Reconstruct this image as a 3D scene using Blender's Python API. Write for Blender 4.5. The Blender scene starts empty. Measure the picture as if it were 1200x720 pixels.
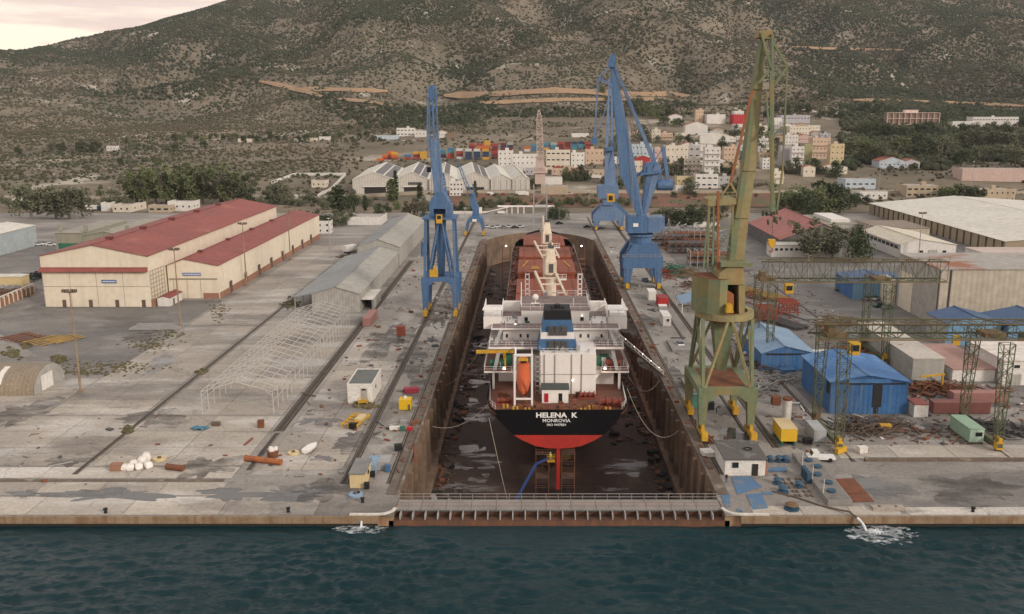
import bpy, bmesh, math, random
import numpy as np
from mathutils import Vector, noise as mnoise
R = math.radians
random.seed(7)
sc = bpy.context.scene
col = sc.collection

# ------------------------------------------------------------------ camera
F, CX, CY, H, TH = 1050.0, 622.0, 360.0, 64.0, R(12.51)
CT, ST = math.cos(TH), math.sin(TH)
cd = bpy.data.cameras.new('camera'); cam = bpy.data.objects.new('camera', cd); col.objects.link(cam)
cd.sensor_fit = 'HORIZONTAL'; cd.sensor_width = 36.0; cd.lens = 36.0 * F / 1200.0
cd.shift_x = (600.0 - CX) / 1200.0
cd.clip_start = 1.0; cd.clip_end = 20000.0
cam.location = (0, 0, H); cam.rotation_euler = (math.pi / 2 - TH, 0, 0)
sc.camera = cam

# ------------------------------------------------------------------ light
SUN_EL, SUN_AZ = R(25), R(132)          # azimuth measured from +Y (view direction) clockwise: behind the camera, to the right
sd = Vector((math.sin(SUN_AZ) * math.cos(SUN_EL), math.cos(SUN_AZ) * math.cos(SUN_EL), math.sin(SUN_EL)))
ld = bpy.data.lights.new('sun', 'SUN'); sun = bpy.data.objects.new('sun', ld); col.objects.link(sun)
ld.energy = 1.5; ld.angle = R(10); ld.color = (1.0, 0.91, 0.80)
sun.rotation_euler = sd.to_track_quat('Z', 'Y').to_euler(); sun.location = (300, -400, 600)
W = bpy.data.worlds.new('World'); sc.world = W; W.use_nodes = True
nt = W.node_tree; nt.nodes.clear()
wo = nt.nodes.new('ShaderNodeOutputWorld'); bg = nt.nodes.new('ShaderNodeBackground')
sky = nt.nodes.new('ShaderNodeTexSky'); sky.sky_type = 'NISHITA'; sky.sun_disc = False
sky.sun_elevation = SUN_EL; sky.sun_rotation = SUN_AZ; sky.air_density = 1.0; sky.dust_density = 2.0
# a broken layer of thin warm cloud over the whole sky
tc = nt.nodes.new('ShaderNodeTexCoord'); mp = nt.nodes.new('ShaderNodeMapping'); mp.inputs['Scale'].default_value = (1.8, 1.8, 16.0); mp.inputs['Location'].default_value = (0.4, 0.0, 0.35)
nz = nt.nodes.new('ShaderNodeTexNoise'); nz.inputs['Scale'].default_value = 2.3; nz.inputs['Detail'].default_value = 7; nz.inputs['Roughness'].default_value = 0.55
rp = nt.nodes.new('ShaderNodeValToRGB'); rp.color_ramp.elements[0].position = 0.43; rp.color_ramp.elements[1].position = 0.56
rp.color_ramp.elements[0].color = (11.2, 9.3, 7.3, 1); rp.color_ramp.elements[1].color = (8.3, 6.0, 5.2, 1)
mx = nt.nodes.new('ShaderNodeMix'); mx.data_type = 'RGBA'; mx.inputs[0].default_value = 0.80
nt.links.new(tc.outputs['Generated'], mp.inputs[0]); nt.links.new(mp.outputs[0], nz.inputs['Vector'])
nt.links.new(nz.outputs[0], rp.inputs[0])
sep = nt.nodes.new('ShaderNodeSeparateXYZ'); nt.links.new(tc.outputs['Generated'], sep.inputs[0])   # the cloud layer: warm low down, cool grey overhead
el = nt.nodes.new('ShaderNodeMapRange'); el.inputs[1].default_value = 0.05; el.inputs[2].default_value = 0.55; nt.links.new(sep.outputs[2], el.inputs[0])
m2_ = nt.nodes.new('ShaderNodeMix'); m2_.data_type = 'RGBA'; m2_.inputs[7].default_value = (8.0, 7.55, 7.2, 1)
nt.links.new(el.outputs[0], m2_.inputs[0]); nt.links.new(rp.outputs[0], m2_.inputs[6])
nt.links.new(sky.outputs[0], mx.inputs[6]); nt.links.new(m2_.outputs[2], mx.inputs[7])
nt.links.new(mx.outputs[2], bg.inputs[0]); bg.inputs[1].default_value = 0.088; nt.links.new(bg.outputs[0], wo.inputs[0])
sc.view_settings.view_transform = 'Standard'; sc.view_settings.look = 'None'
sc.view_settings.exposure = 0.52; sc.view_settings.gamma = 1.0; sc.view_settings.use_curve_mapping = False
sc.render.engine = 'CYCLES'
sc.cycles.use_denoising = True
sc.cycles.max_bounces = 5; sc.cycles.diffuse_bounces = 2; sc.cycles.glossy_bounces = 2; sc.cycles.transmission_bounces = 2; sc.cycles.volume_bounces = 0
sc.cycles.transparent_max_bounces = 4
sc.cycles.volume_step_rate = 5.0; sc.cycles.caustics_reflective = False; sc.cycles.caustics_refractive = False
sc.cycles.use_fast_gi = False

# ------------------------------------------------------------------ pixel helpers (photo 1200 x 720 -> world)
def ray(px, py):
    a, b = (px - CX) / F, (py - CY) / F
    return a, CT - b * ST, -ST - b * CT
def at(px, py, z=0.0):
    a, b, c = ray(px, py); t = (z - H) / c
    return Vector((a * t, b * t, z))
def pt(px, py, Y):
    a, b, c = ray(px, py); t = Y / b
    return Vector((a * t, Y, H + c * t))
def spx(Y, z=0.0):                      # pixels per metre
    return F / (Y * CT + (H - z) * ST)

# ------------------------------------------------------------------ materials
MATS = {}
def nn(t, k): return t.nodes.new('ShaderNode' + k)
def mat(name, c1, c2=None, scale=0.3, rough=0.7, metal=0.0, streak=None, samt=0.5, corr=None, cper=0.5, bump=0.15,
        patch=None, pscale=0.05, plo=0.55, phi=0.62, emit=None, estr=0, spec=0.3, stretch=(1, 1, 1), fine=None, rnd=0.0, local=False, fa=0.45):
    if name in MATS: return MATS[name]
    m = bpy.data.materials.new(name); MATS[name] = m; m.use_nodes = True
    t = m.node_tree; t.nodes.clear(); L = t.links.new
    o = nn(t, 'OutputMaterial'); b = nn(t, 'BsdfPrincipled'); L(b.outputs[0], o.inputs[0])
    b.inputs['Roughness'].default_value = rough; b.inputs['Metallic'].default_value = metal
    b.inputs['Specular IOR Level'].default_value = spec
    if local:
        g = nn(t, 'TexCoord'); pos = g.outputs['Object']
    else:
        g = nn(t, 'NewGeometry'); pos = g.outputs['Position']
    mpn = nn(t, 'Mapping'); mpn.inputs['Scale'].default_value = stretch; L(pos, mpn.inputs[0]); p2 = mpn.outputs[0]
    def noise_(s, det, vec=p2, rg=0.55):
        n = nn(t, 'TexNoise'); n.inputs['Scale'].default_value = s; n.inputs['Detail'].default_value = det; n.inputs['Roughness'].default_value = rg
        L(vec, n.inputs['Vector']); return n.outputs[0]
    def ramp(v, lo, hi):
        r = nn(t, 'MapRange'); r.inputs[1].default_value = lo; r.inputs[2].default_value = hi; r.clamp = True; L(v, r.inputs[0]); return r.outputs[0]
    def mix(f, a, b_, blend='MIX'):
        x = nn(t, 'Mix'); x.data_type = 'RGBA'; x.blend_type = blend
        if isinstance(f, (int, float)): x.inputs[0].default_value = f
        else: L(f, x.inputs[0])
        for v, i in ((a, 6), (b_, 7)):
            if isinstance(v, tuple): x.inputs[i].default_value = (*v, 1)
            else: L(v, x.inputs[i])
        return x.outputs[2]
    c2 = c2 or tuple(v * 0.78 for v in c1)
    n0 = noise_(scale, 5)
    c = mix(ramp(n0, 0.32, 0.68), c1, c2)
    nf = noise_(scale * 9, 4)
    c = mix(fa, c, mix(ramp(nf, 0.3, 0.7), (0.62, 0.62, 0.62), (1.28, 1.28, 1.28)), 'MULTIPLY')
    if patch:
        c = mix(ramp(noise_(pscale, 6), plo, phi), c, patch)
    if streak:
        ms = nn(t, 'Mapping'); ms.inputs['Scale'].default_value = (1, 1, 0.06); L(pos, ms.inputs[0])
        a = noise_(0.9, 5, ms.outputs[0], 0.7)
        k = nn(t, 'Math'); k.operation = 'MULTIPLY'; L(ramp(a, 0.48, 0.72), k.inputs[0]); k.inputs[1].default_value = samt
        c = mix(k.outputs[0], c, streak)
    if rnd:
        oi = nn(t, 'ObjectInfo'); rr = ramp(oi.outputs['Random'], 0, 1)
        c = mix(1.0, c, mix(rr, (1 - rnd,) * 3, (1 + rnd,) * 3), 'MULTIPLY')
    L(c, b.inputs['Base Color'])
    hgt = nf
    if corr is not None:
        w = nn(t, 'TexWave'); w.wave_type = 'BANDS'; w.bands_direction = corr; w.inputs['Scale'].default_value = 0.314 / cper
        L(pos, w.inputs['Vector']); hgt = w.outputs[1]
        c = mix(0.22, c, mix(w.outputs[1], (0.62,) * 3, (1.2,) * 3), 'MULTIPLY'); L(c, b.inputs['Base Color'])
    bp = nn(t, 'Bump'); bp.inputs['Strength'].default_value = bump; bp.inputs['Distance'].default_value = 0.15
    L(hgt, bp.inputs['Height']); L(bp.outputs[0], b.inputs['Normal'])
    if emit:
        b.inputs['Emission Color'].default_value = (*emit, 1); b.inputs['Emission Strength'].default_value = estr
    return m

# ------------------------------------------------------------------ mesh builder
BOXF = [(0, 3, 2, 1), (4, 5, 6, 7), (0, 1, 5, 4), (1, 2, 6, 5), (2, 3, 7, 6), (3, 0, 4, 7)]
SPLIT = {'deck_covering', 'diagonal', 'marking', 'winch_block', 'hatch', 'vent_pipe', 'blue_cabinet', 'side_beam', 'counterweight_arm', 'tie_rod', 'aerial', 'runway_beam', 'foremast', 'poop_railing'}
class MB:
    def __init__(s): s.v = []; s.f = []; s.sm = False
    def hexa(s, pts):
        n = len(s.v); s.v += [tuple(p) for p in pts]; s.f += [tuple(i + n for i in f) for f in BOXF]; return s
    def box(s, x0, x1, y0, y1, z0, z1):
        return s.hexa([(x0, y0, z0), (x1, y0, z0), (x1, y1, z0), (x0, y1, z0), (x0, y0, z1), (x1, y0, z1), (x1, y1, z1), (x0, y1, z1)])
    def bar(s, p, q, w, h=None, up=(0, 0, 1), w2=None, h2=None):
        p, q = Vector(p), Vector(q); d = q - p
        if d.length < 1e-6: return s
        d.normalize(); u = Vector(up)
        if abs(d.dot(u)) > 0.98: u = Vector((0, 1, 0))
        r = d.cross(u).normalized(); u = r.cross(d); h = h or w; w2 = w2 or w; h2 = h2 or h
        pts = []
        for c, ww, hh in ((p, w, h), (q, w2, h2)):
            for a, b in ((-1, -1), (1, -1), (1, 1), (-1, 1)): pts.append(c + r * (a * ww / 2) + u * (b * hh / 2))
        n = len(s.v); s.v += [tuple(x) for x in pts]
        s.f += [tuple(i + n for i in f) for f in [(0, 1, 2, 3), (7, 6, 5, 4), (0, 4, 5, 1), (1, 5, 6, 2), (2, 6, 7, 3), (3, 7, 4, 0)]]; return s
    def tube(s, p, q, r, n=8, r2=None):
        p, q = Vector(p), Vector(q); d = (q - p).normalized(); u = Vector((0, 0, 1)) if abs(d.z) < 0.95 else Vector((0, 1, 0))
        a = d.cross(u).normalized(); b = a.cross(d); r2 = r if r2 is None else r2; k = len(s.v)
        for c, rr in ((p, r), (q, r2)):
            for i in range(n):
                t = 2 * math.pi * i / n; s.v.append(tuple(c + a * (rr * math.cos(t)) + b * (rr * math.sin(t))))
        for i in range(n): j = (i + 1) % n; s.f.append((k + i, k + n + i, k + n + j, k + j))
        s.f.append(tuple(k + i for i in range(n))); s.f.append(tuple(k + 2 * n - 1 - i for i in range(n))); return s
    def path(s, pts, r, n=6):
        for a, b in zip(pts[:-1], pts[1:]): s.tube(a, b, r, n)
        return s
    def prism(s, poly, z0, z1):          # ccw poly in xy
        n = len(poly); k = len(s.v); s.v += [(x, y, z0) for x, y in poly] + [(x, y, z1) for x, y in poly]
        for i in range(n): j = (i + 1) % n; s.f.append((k + i, k + j, k + n + j, k + n + i))
        s.f.append(tuple(k + n - 1 - i for i in range(n))); s.f.append(tuple(k + n + i for i in range(n))); return s
    def extr(s, poly, axis, a, b):        # poly in (u, z); axis 'x' -> u is y, 'y' -> u is x
        n = len(poly); k = len(s.v)
        for c in (a, b):
            for u, z in poly: s.v.append((c, u, z) if axis == 'x' else (u, c, z))
        for i in range(n): j = (i + 1) % n; s.f.append((k + i, k + j, k + n + j, k + n + i))
        s.f.append(tuple(k + n - 1 - i for i in range(n))); s.f.append(tuple(k + n + i for i in range(n))); s.fixn = True; return s
    def quad(s, *p):
        k = len(s.v); s.v += [tuple(x) for x in p]; s.f.append(tuple(range(k, k + len(p)))); return s
    def loft(s, rings, caps=True):
        k = len(s.v); n = len(rings[0])
        for r in rings: s.v += [tuple(p) for p in r]
        for m in range(len(rings) - 1):
            for i in range(n):
                j = (i + 1) % n; a = k + m * n
                s.f.append((a + i, a + j, a + n + j, a + n + i))
        if caps: s.f.append(tuple(k + n - 1 - i for i in range(n))); s.f.append(tuple(k + (len(rings) - 1) * n + i for i in range(n)))
        s.fixn = True; return s
    def ball(s, c, r, nu=10, nv=6, sq=(1, 1, 1)):
        rings = []
        for i in range(1, nv):
            ph = math.pi * i / nv
            rings.append([(c[0] + r * sq[0] * math.sin(ph) * math.cos(2 * math.pi * j / nu), c[1] + r * sq[1] * math.sin(ph) * math.sin(2 * math.pi * j / nu), c[2] - r * sq[2] * math.cos(ph)) for j in range(nu)])
        k = len(s.v); s.loft(rings, False); n = len(s.v)
        s.v += [(c[0], c[1], c[2] - r * sq[2]), (c[0], c[1], c[2] + r * sq[2])]
        for j in range(nu):
            s.f.append((n, k + (j + 1) % nu, k + j)); b = k + (nv - 2) * nu; s.f.append((n + 1, b + j, b + (j + 1) % nu))
        s.fixn = True; return s
    def mesh(s, name, m=None, org=(0, 0, 0)):
        me = bpy.data.meshes.new(name); ox, oy, oz = org
        me.from_pydata([(x - ox, y - oy, z - oz) for x, y, z in s.v], [], s.f)
        if m: me.materials.append(m)
        if getattr(s, 'fixn', False):
            b = bmesh.new(); b.from_mesh(me); bmesh.ops.recalc_face_normals(b, faces=b.faces); b.to_mesh(me); b.free()
        if s.sm: me.polygons.foreach_set('use_smooth', [True] * len(me.polygons))
        me.update(); return me
    def build(s, name, m, parent=None, loc=None, world=True):
        """link as one object; world=True: the vertices are world coordinates and become local to parent / loc"""
        if name in SPLIT and len(s.f) > 6:
            par = list(range(len(s.v)))
            def fnd(i):
                while par[i] != i: par[i] = par[par[i]]; i = par[i]
                return i
            for f in s.f:
                for i in f[1:]: par[fnd(i)] = fnd(f[0])
            gr = {}
            for f in s.f: gr.setdefault(fnd(f[0]), []).append(f)
            if len(gr) > 1:
                for fs in gr.values():
                    k = sorted({i for f in fs for i in f}); mp_ = {i: j for j, i in enumerate(k)}; q = MB(); q.v = [s.v[i] for i in k]; q.f = [tuple(mp_[i] for i in f) for f in fs]; q.fixn = getattr(s, 'fixn', False); o = q.build(name, m, parent, loc, world)
                return o
        org = (0, 0, 0)
        if world: org = wloc(parent) if parent else (loc or (0, 0, 0))
        o = bpy.data.objects.new(name, s.mesh(name, m, org)); col.objects.link(o)
        if parent: o.parent = parent
        elif loc: o.location = loc
        return o
def wloc(o):
    v = Vector((0, 0, 0))
    while o: v += Vector(o.location); o = o.parent
    return v
def tag(o, label=None, cat=None, group=None, kind=None):
    if label: o['label'] = label
    if cat: o['category'] = cat
    if group: o['group'] = group
    if kind: o['kind'] = kind
    return o
def thing(name, label, cat, loc=(0, 0, 0), rz=0.0, group=None):
    o = bpy.data.objects.new(name, None); col.objects.link(o); o.location = loc; o.rotation_euler = (0, 0, rz); o.empty_display_size = 0.5
    return tag(o, label, cat, group)
KIDS = {}
def inst(me, name, parent, loc=(0, 0, 0), rz=0.0):
    o = bpy.data.objects.new(name, me); col.objects.link(o); o.parent = parent; o.location = loc; o.rotation_euler = (0, 0, rz); return o
def dup(root, loc, rz=None, label=None, scale=None):
    r = root.copy(); col.objects.link(r); r.location = loc
    if rz is not None: r.rotation_euler = (0, 0, rz)
    if scale is not None: r.scale = scale if hasattr(scale, '__len__') else (scale,) * 3
    if label: r['label'] = label
    for ch in list(root.children):
        c = ch.copy(); col.objects.link(c); c.parent = r
        for g in list(ch.children):
            d = g.copy(); col.objects.link(d); d.parent = c
    return r
ORD = ['first', 'second', 'third', 'fourth', 'fifth', 'sixth', 'seventh', 'eighth', 'ninth', 'tenth', 'eleventh', 'twelfth', 'thirteenth', 'fourteenth', 'fifteenth', 'sixteenth', 'seventeenth', 'eighteenth', 'nineteenth', 'twentieth'] + ['%dst' % i if i % 10 == 1 else '%dnd' % i if i % 10 == 2 else '%drd' % i if i % 10 == 3 else '%dth' % i for i in range(21, 90)]
# ------------------------------------------------------------------ terrain
def fbm(x, y, sc_, octv=4, seed=0):
    out = np.zeros_like(x, dtype=float); amp = 1.0; tot = 0.0
    for o in range(octv):
        rs = np.random.RandomState(seed + o * 17); G = rs.rand(256, 256)
        xs, ys = x * sc_ + 37.3 * o, y * sc_ + 11.7 * o
        xi, yi = np.floor(xs).astype(int), np.floor(ys).astype(int); fx, fy = xs - xi, ys - yi
        fx = fx * fx * (3 - 2 * fx); fy = fy * fy * (3 - 2 * fy)
        a = G[xi % 256, yi % 256]; b = G[(xi + 1) % 256, yi % 256]; c = G[xi % 256, (yi + 1) % 256]; d = G[(xi + 1) % 256, (yi + 1) % 256]
        out += amp * ((a * (1 - fx) + b * fx) * (1 - fy) + (c * (1 - fx) + d * fx) * fy); tot += amp; amp *= 0.5; sc_ *= 2
    return out / tot - 0.5
CX_PX = np.array([-700, -300, 0, 75, 150, 225, 300, 390, 450, 600, 750, 900, 1050, 1200, 1500, 1900.])
CY_Y = np.array([560, 700, 800, 1000, 1300, 1600, 1900, 2200, 2600, 3200, 4200.])
TAB = np.array([  # row of the photo at which each distance's ground is seen
 [250,225.7,206,180,158,140,122,106, 95, 88, 90], [250,225.7,206,180,158,135,115,100, 85, 76, 80], [250,225.7,204,178,152,126,104, 86, 70, 62, 70],
 [250,225.7,204,178,152,127,106, 86, 66, 54, 60], [250,225.7,204,178,152,128,106, 84, 56, 40, 50], [250,225.7,204,177,150,124, 98, 72, 38, 19, 25],
 [250,225.7,202,176,148,118, 90, 57, 22, -2, 0], [250,225.7,200,175,146,114, 80, 45, 14, -1, -5], [250,225.7,199,174,145,112, 70, 32,  8, -16, -20], [250,225.7,198,171,145,111, 64, 24, -2, -34, -40],
 [250,225.7,198,169,145,111, 70, 30,  0, -34, -40], [250,225.7,199,171,147,122, 92, 56, 22, -22, -30], [250,225.7,201,174,150,129,109, 82, 46, -4, -20],
 [250,225.7,203,177,154,135,119, 95, 54,  8, -10], [250,225.7,204,178,158,140,125,108, 80, 40, 20], [250,225.7,206,180,160,145,130,115, 95, 70, 60]])
TZ = H - CY_Y[None, :] * np.tan(TH + np.arctan((TAB - CY) / F))
NU, NY = 240, 260
UG = np.linspace(-1.25, 1.25, NU); YG = np.concatenate([np.linspace(560, 1500, 110), np.linspace(1510, 4200, NY - 110)])
UC = (CX_PX - CX) / F / 0.985
_t = np.array([np.interp(YG, CY_Y, r) for r in TZ]); TG = np.array([np.interp(UG, UC, _t[:, j]) for j in range(NY)]).T
for _ in range(3):
    TG[1:-1] = (TG[:-2] + 2 * TG[1:-1] + TG[2:]) / 4; TG[:, 1:-1] = (TG[:, :-2] + 2 * TG[:, 1:-1] + TG[:, 2:]) / 4
UU, YY = np.meshgrid(UG, YG, indexing='ij'); XX = UU * YY
amp = np.clip((YY - 1250) / 1200, 0, 1)
TG += amp * (fbm(XX, YY, 1 / 420., 5, 3) * 100 + (0.36 - np.abs(fbm(XX, YY, 1 / 330., 3, 13)) * 3.2) * 92 + fbm(XX * 1.6, YY * 0.55, 1 / 160., 3, 9) * 58)
TG += np.clip((YY - 720) / 200, 0, 1) * fbm(XX, YY, 1 / 60., 3, 5) * 4
_sk = np.interp(UG * F * .985 + CX, [-700, -300, 0, 60, 100, 150, 190, 220, 265, 300, 340, 1900], [88, 76, 63, 59, 51, 39, 33, 23, 11, -2, -16, -500])
TG = np.minimum(TG, H - YY * np.tan(TH + np.arctan((_sk[:, None] - CY) / F)) + fbm(XX, YY, 1 / 70., 3, 77) * 9)
def tbil(U, Y):
    U = np.clip(U, UG[0], UG[-1] - 1e-6); Y = np.clip(Y, YG[0], YG[-1] - 1e-3)
    i = np.clip(((U - UG[0]) / (UG[1] - UG[0])).astype(int), 0, NU - 2); j = np.clip(np.searchsorted(YG, Y, 'right') - 1, 0, NY - 2)
    fu = (U - UG[i]) / (UG[i + 1] - UG[i]); fy = (Y - YG[j]) / (YG[j + 1] - YG[j])
    return (TG[i, j] * (1 - fu) + TG[i + 1, j] * fu) * (1 - fy) + (TG[i, j + 1] * (1 - fu) + TG[i + 1, j + 1] * fu) * fy
def poly_d(x, y, P):
    best = np.full_like(x, 1e9)
    for (ax, ay), (bx, by) in zip(P[:-1], P[1:]):
        dx, dy = bx - ax, by - ay; t = np.clip(((x - ax) * dx + (y - ay) * dy) / (dx * dx + dy * dy), 0, 1)
        best = np.minimum(best, np.hypot(x - ax - t * dx, y - ay - t * dy))
    return best
def march(px, py, step=6.0):
    a, b, c = ray(px, py); t = np.arange(560, 4200, step) / b
    X, Y, Z = a * t, b * t, H + c * t; k = np.nonzero(Z < tbil(X / Y, Y))[0]
    if len(k) == 0: return None
    k = k[0]; return Vector((X[k], Y[k], Z[k]))
# gullies and spurs, laid along the photo's own valley lines
def carve(pxl, depth, width):
    global TG
    P = [march(*p) for p in pxl]; P = [(p.x, p.y) for p in P if p is not None]
    d = poly_d(XX, YY, P); TG = TG + depth * np.exp(-(d / width) ** 2) * np.clip((YY - 1300) / 300, 0, 1)
carve([(640, 6), (690, 32), (745, 42), (790, 52), (805, 85), (815, 112)], -60, 80)
carve([(905, 8), (960, 28), (1010, 48), (1060, 66), (1110, 92), (1150, 112)], -55, 95)
carve([(480, 20), (520, 42), (540, 70), (505, 108)], -45, 75)
carve([(330, 30), (370, 48), (300, 62), (220, 82), (150, 92)], -48, 80)
carve([(430, 36), (480, 32), (500, 60)], 28, 70)
carve([(800, 40), (850, 62), (900, 90)], 14, 80)
def hz(x, y):
    """ground height at one point"""
    if y <= 560: return 0.0
    return float(tbil(np.array([x / y]), np.array([float(y)]))[0])
_raise = lambda x: 1.0 + 4.0 * np.clip((x + 140) / 70, 0, 1)
def add_bank():
    global TG
    top = _raise(XX); up = np.clip((YY - 596) / 40, 0, 1); dn = np.clip((730 - YY) / 70, 0, 1)
    TG = np.where(YY < 735, np.maximum(TG * np.clip((YY - 600) / 100, 0, 1), top * np.minimum(up, np.maximum(dn, 0.35))), TG)
add_bank()
def ground(px, py): 
    p = at(px, py, 0.0) if py > CY + F * math.tan(-TH) + 1 else None
    if p is not None and p.y <= 560: return p
    return march(px, py, 2.0)
m_hill = mat('hill_soil', (0.225, 0.185, 0.138), (0.125, 0.108, 0.080), scale=0.008, rough=0.95, bump=0.6, patch=(0.40, 0.36, 0.30), pscale=0.011, plo=0.60, phi=0.68, spec=0.05)
def grid_obj(name, X, Y, Z, m):
    n, k = X.shape; me = bpy.data.meshes.new(name); v = np.stack([X, Y, Z], -1).reshape(-1, 3)
    i = np.arange(n * k).reshape(n, k); q = np.stack([i[:-1, :-1], i[1:, :-1], i[1:, 1:], i[:-1, 1:]], -1).reshape(-1, 4)
    me.from_pydata(v.tolist(), [], q.tolist()); me.materials.append(m); me.polygons.foreach_set('use_smooth', [True] * len(me.polygons)); me.update()
    o = bpy.data.objects.new(name, me); col.objects.link(o); return o
tag(grid_obj('hills', XX, YY, TG, m_hill), kind='structure')

# shrubs and far woods: uncountable cover, instanced on points
def cover(name, P, S, mats, sub=1, flat=0.75, noise_amt=0.5):
    me = bpy.data.meshes.new(name); me.from_pydata(P.tolist(), [], [])
    a = me.attributes.new('size', 'FLOAT', 'POINT'); a.data.foreach_set('value', S.astype(np.float32)); me.update()
    o = bpy.data.objects.new(name, me); col.objects.link(o); tag(o, kind='stuff')
    g = bpy.data.node_groups.new(name, 'GeometryNodeTree')
    g.interface.new_socket('Geometry', in_out='INPUT', socket_type='NodeSocketGeometry'); g.interface.new_socket('Geometry', in_out='OUTPUT', socket_type='NodeSocketGeometry')
    N = g.nodes.new; L = g.links.new; gi = N('NodeGroupInput'); go = N('NodeGroupOutput')
    ico = N('GeometryNodeMeshIcoSphere'); ico.inputs['Subdivisions'].default_value = sub; ico.inputs['Radius'].default_value = 0.5
    sp = N('GeometryNodeSetPosition'); nz = N('ShaderNodeTexNoise'); nz.inputs['Scale'].default_value = 3.0; nz.inputs['Detail'].default_value = 3
    vs = N('ShaderNodeVectorMath'); vs.operation = 'SUBTRACT'; vs.inputs[1].default_value = (0.5, 0.5, 0.5)
    vm = N('ShaderNodeVectorMath'); vm.operation = 'SCALE'; vm.inputs['Scale'].default_value = noise_amt * 1.6
    L(nz.outputs[1], vs.inputs[0]); L(vs.outputs[0], vm.inputs[0]); L(ico.outputs[0], sp.inputs['Geometry']); L(vm.outputs[0], sp.inputs['Offset'])
    sm = N('GeometryNodeSetMaterial'); sm.inputs['Material'].default_value = mats; L(sp.outputs[0], sm.inputs[0])
    ip = N('GeometryNodeInstanceOnPoints'); L(gi.outputs[0], ip.inputs['Points']); L(sm.outputs[0], ip.inputs['Instance'])
    at_ = N('GeometryNodeInputNamedAttribute'); at_.data_type = 'FLOAT'; at_.inputs['Name'].default_value = 'size'
    cx = N('ShaderNodeCombineXYZ'); mz = N('ShaderNodeMath'); mz.operation = 'MULTIPLY'; mz.inputs[1].default_value = flat
    L(at_.outputs[0], cx.inputs[0]); L(at_.outputs[0], cx.inputs[1]); L(at_.outputs[0], mz.inputs[0]); L(mz.outputs[0], cx.inputs[2]); L(cx.outputs[0], ip.inputs['Scale'])
    rv = N('FunctionNodeRandomValue'); rv.data_type = 'FLOAT_VECTOR'; rv.inputs[0].default_value = (-0.3, -0.3, 0); rv.inputs[1].default_value = (0.3, 0.3, 6.28)
    L(rv.outputs[0], ip.inputs['Rotation']); L(ip.outputs[0], go.inputs[0])
    md = o.modifiers.new('cover', 'NODES'); md.node_group = g; return o
def leafmat(name, c1, c2, c3=None, scale=0.02, rnd=0.3):
    return mat(name, c1, c2, scale=scale, rough=0.9, bump=0.0, spec=0.08, rnd=rnd, patch=c3, pscale=scale * 0.6, plo=0.5, phi=0.62)
m_scrub = leafmat('scrub_leaves', (0.068, 0.068, 0.042), (0.102, 0.083, 0.056), (0.050, 0.058, 0.034), 0.006)
m_pine = leafmat('pine_wood_leaves', (0.032, 0.042, 0.024), (0.045, 0.052, 0.030), (0.060, 0.058, 0.036), 0.01)
rs = np.random.RandomState(4)
def scatter(n, y0, y1, u0=-0.72, u1=0.72, power=1.0):
    Y = np.sqrt(rs.rand(n) * (y1 * y1 - y0 * y0) + y0 * y0); U = u0 + (u1 - u0) * rs.rand(n); return U * Y, Y
def pxrow(X, Y, Z): 
    zc = Y * CT + (H - Z) * ST; return CX + F * X / zc, CY - F * (Y * ST - (H - Z) * CT) / zc
X, Y = scatter(300000, 760, 3300); Z = tbil(X / Y, Y); PX, PY = pxrow(X, Y, Z)
den = 0.80 + fbm(X, Y, 1 / 130., 4, 21) * 1.9 + fbm(X, Y, 1 / 25., 2, 31) * 0.5
den += np.where((PX > 860) & (PY < 125), 0.28, 0) + np.where((PX > 560) & (PX < 860) & (PY < 75), 0.1, 0)
town = (PX > 570) & (PX < 1000) & (PY > 138); yard = (PX > 400) & (PX < 720) & (PY > 158); leftb = (PX < 420) & (PY > 166)
den = np.where(town | yard, -1, np.where(leftb, den - 0.25, den)); den = np.where((PX > 1000) & (PY > 165), -1, den)
k = rs.rand(len(X)) < den
X, Y, Z = X[k], Y[k], Z[k]; S = (1.5 + 3.8 * rs.rand(len(X)) ** 1.6) * np.clip(Y / 1500, 0.75, 1.35)
cover('hillside_scrub', np.stack([X, Y, Z + S * 0.12], -1), S, m_scrub)
X, Y = scatter(210000, 900, 3300); Z = tbil(X / Y, Y); PX, PY = pxrow(X, Y, Z)
den = fbm(X, Y, 1 / 170., 4, 51) * 2.6 + 0.05 + np.clip((Y - 2000) / 3000, 0, .3)
for P_, w, g in (([(0, 75), (90, 60), (190, 45)], 9, .5), ([(150, 92), (230, 82), (300, 62), (380, 48)], 22, 0.9), ([(640, 4), (700, 36), (790, 52), (810, 100)], 12, 0.8), ([(930, 10), (1010, 48), (1150, 112)], 30, 0.7), ([(480, 18), (530, 50), (560, 85)], 30, 0.6), ([(200, 30), (300, 8), (420, 20)], 16, 0.7)):
    den += g * np.exp(-(poly_d(PX, PY, P_) / w) ** 2)
for cx_, cy_, rx_, ry_, a_ in ((200, 72, 130, 12, .8), (552, 62, 34, 45, .9), (806, 78, 16, 34, .9), (985, 75, 70, 34, .7), (1110, 85, 110, 40, .7), (250, 34, 60, 14, .6), (645, 28, 40, 22, .6), (330, 62, 40, 9, .7), (470, 12, 90, 12, .4), (740, 52, 30, 18, .6), (420, 140, 60, 12, .4), (700, 134, 120, 10, .5), (1150, 30, 60, 30, .4), (455, 68, 70, 32, -.9), (690, 82, 80, 26, -.8), (880, 46, 50, 26, -.7), (60, 100, 90, 14, -.8), (340, 36, 40, 8, -.7), (860, 68, 25, 12, -.6), (1050, 42, 60, 10, -.5), (500, 100, 60, 8, -.6)):
    den += a_ * np.exp(-((PX - cx_) / rx_) ** 2 - ((PY - cy_) / ry_) ** 2)
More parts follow.
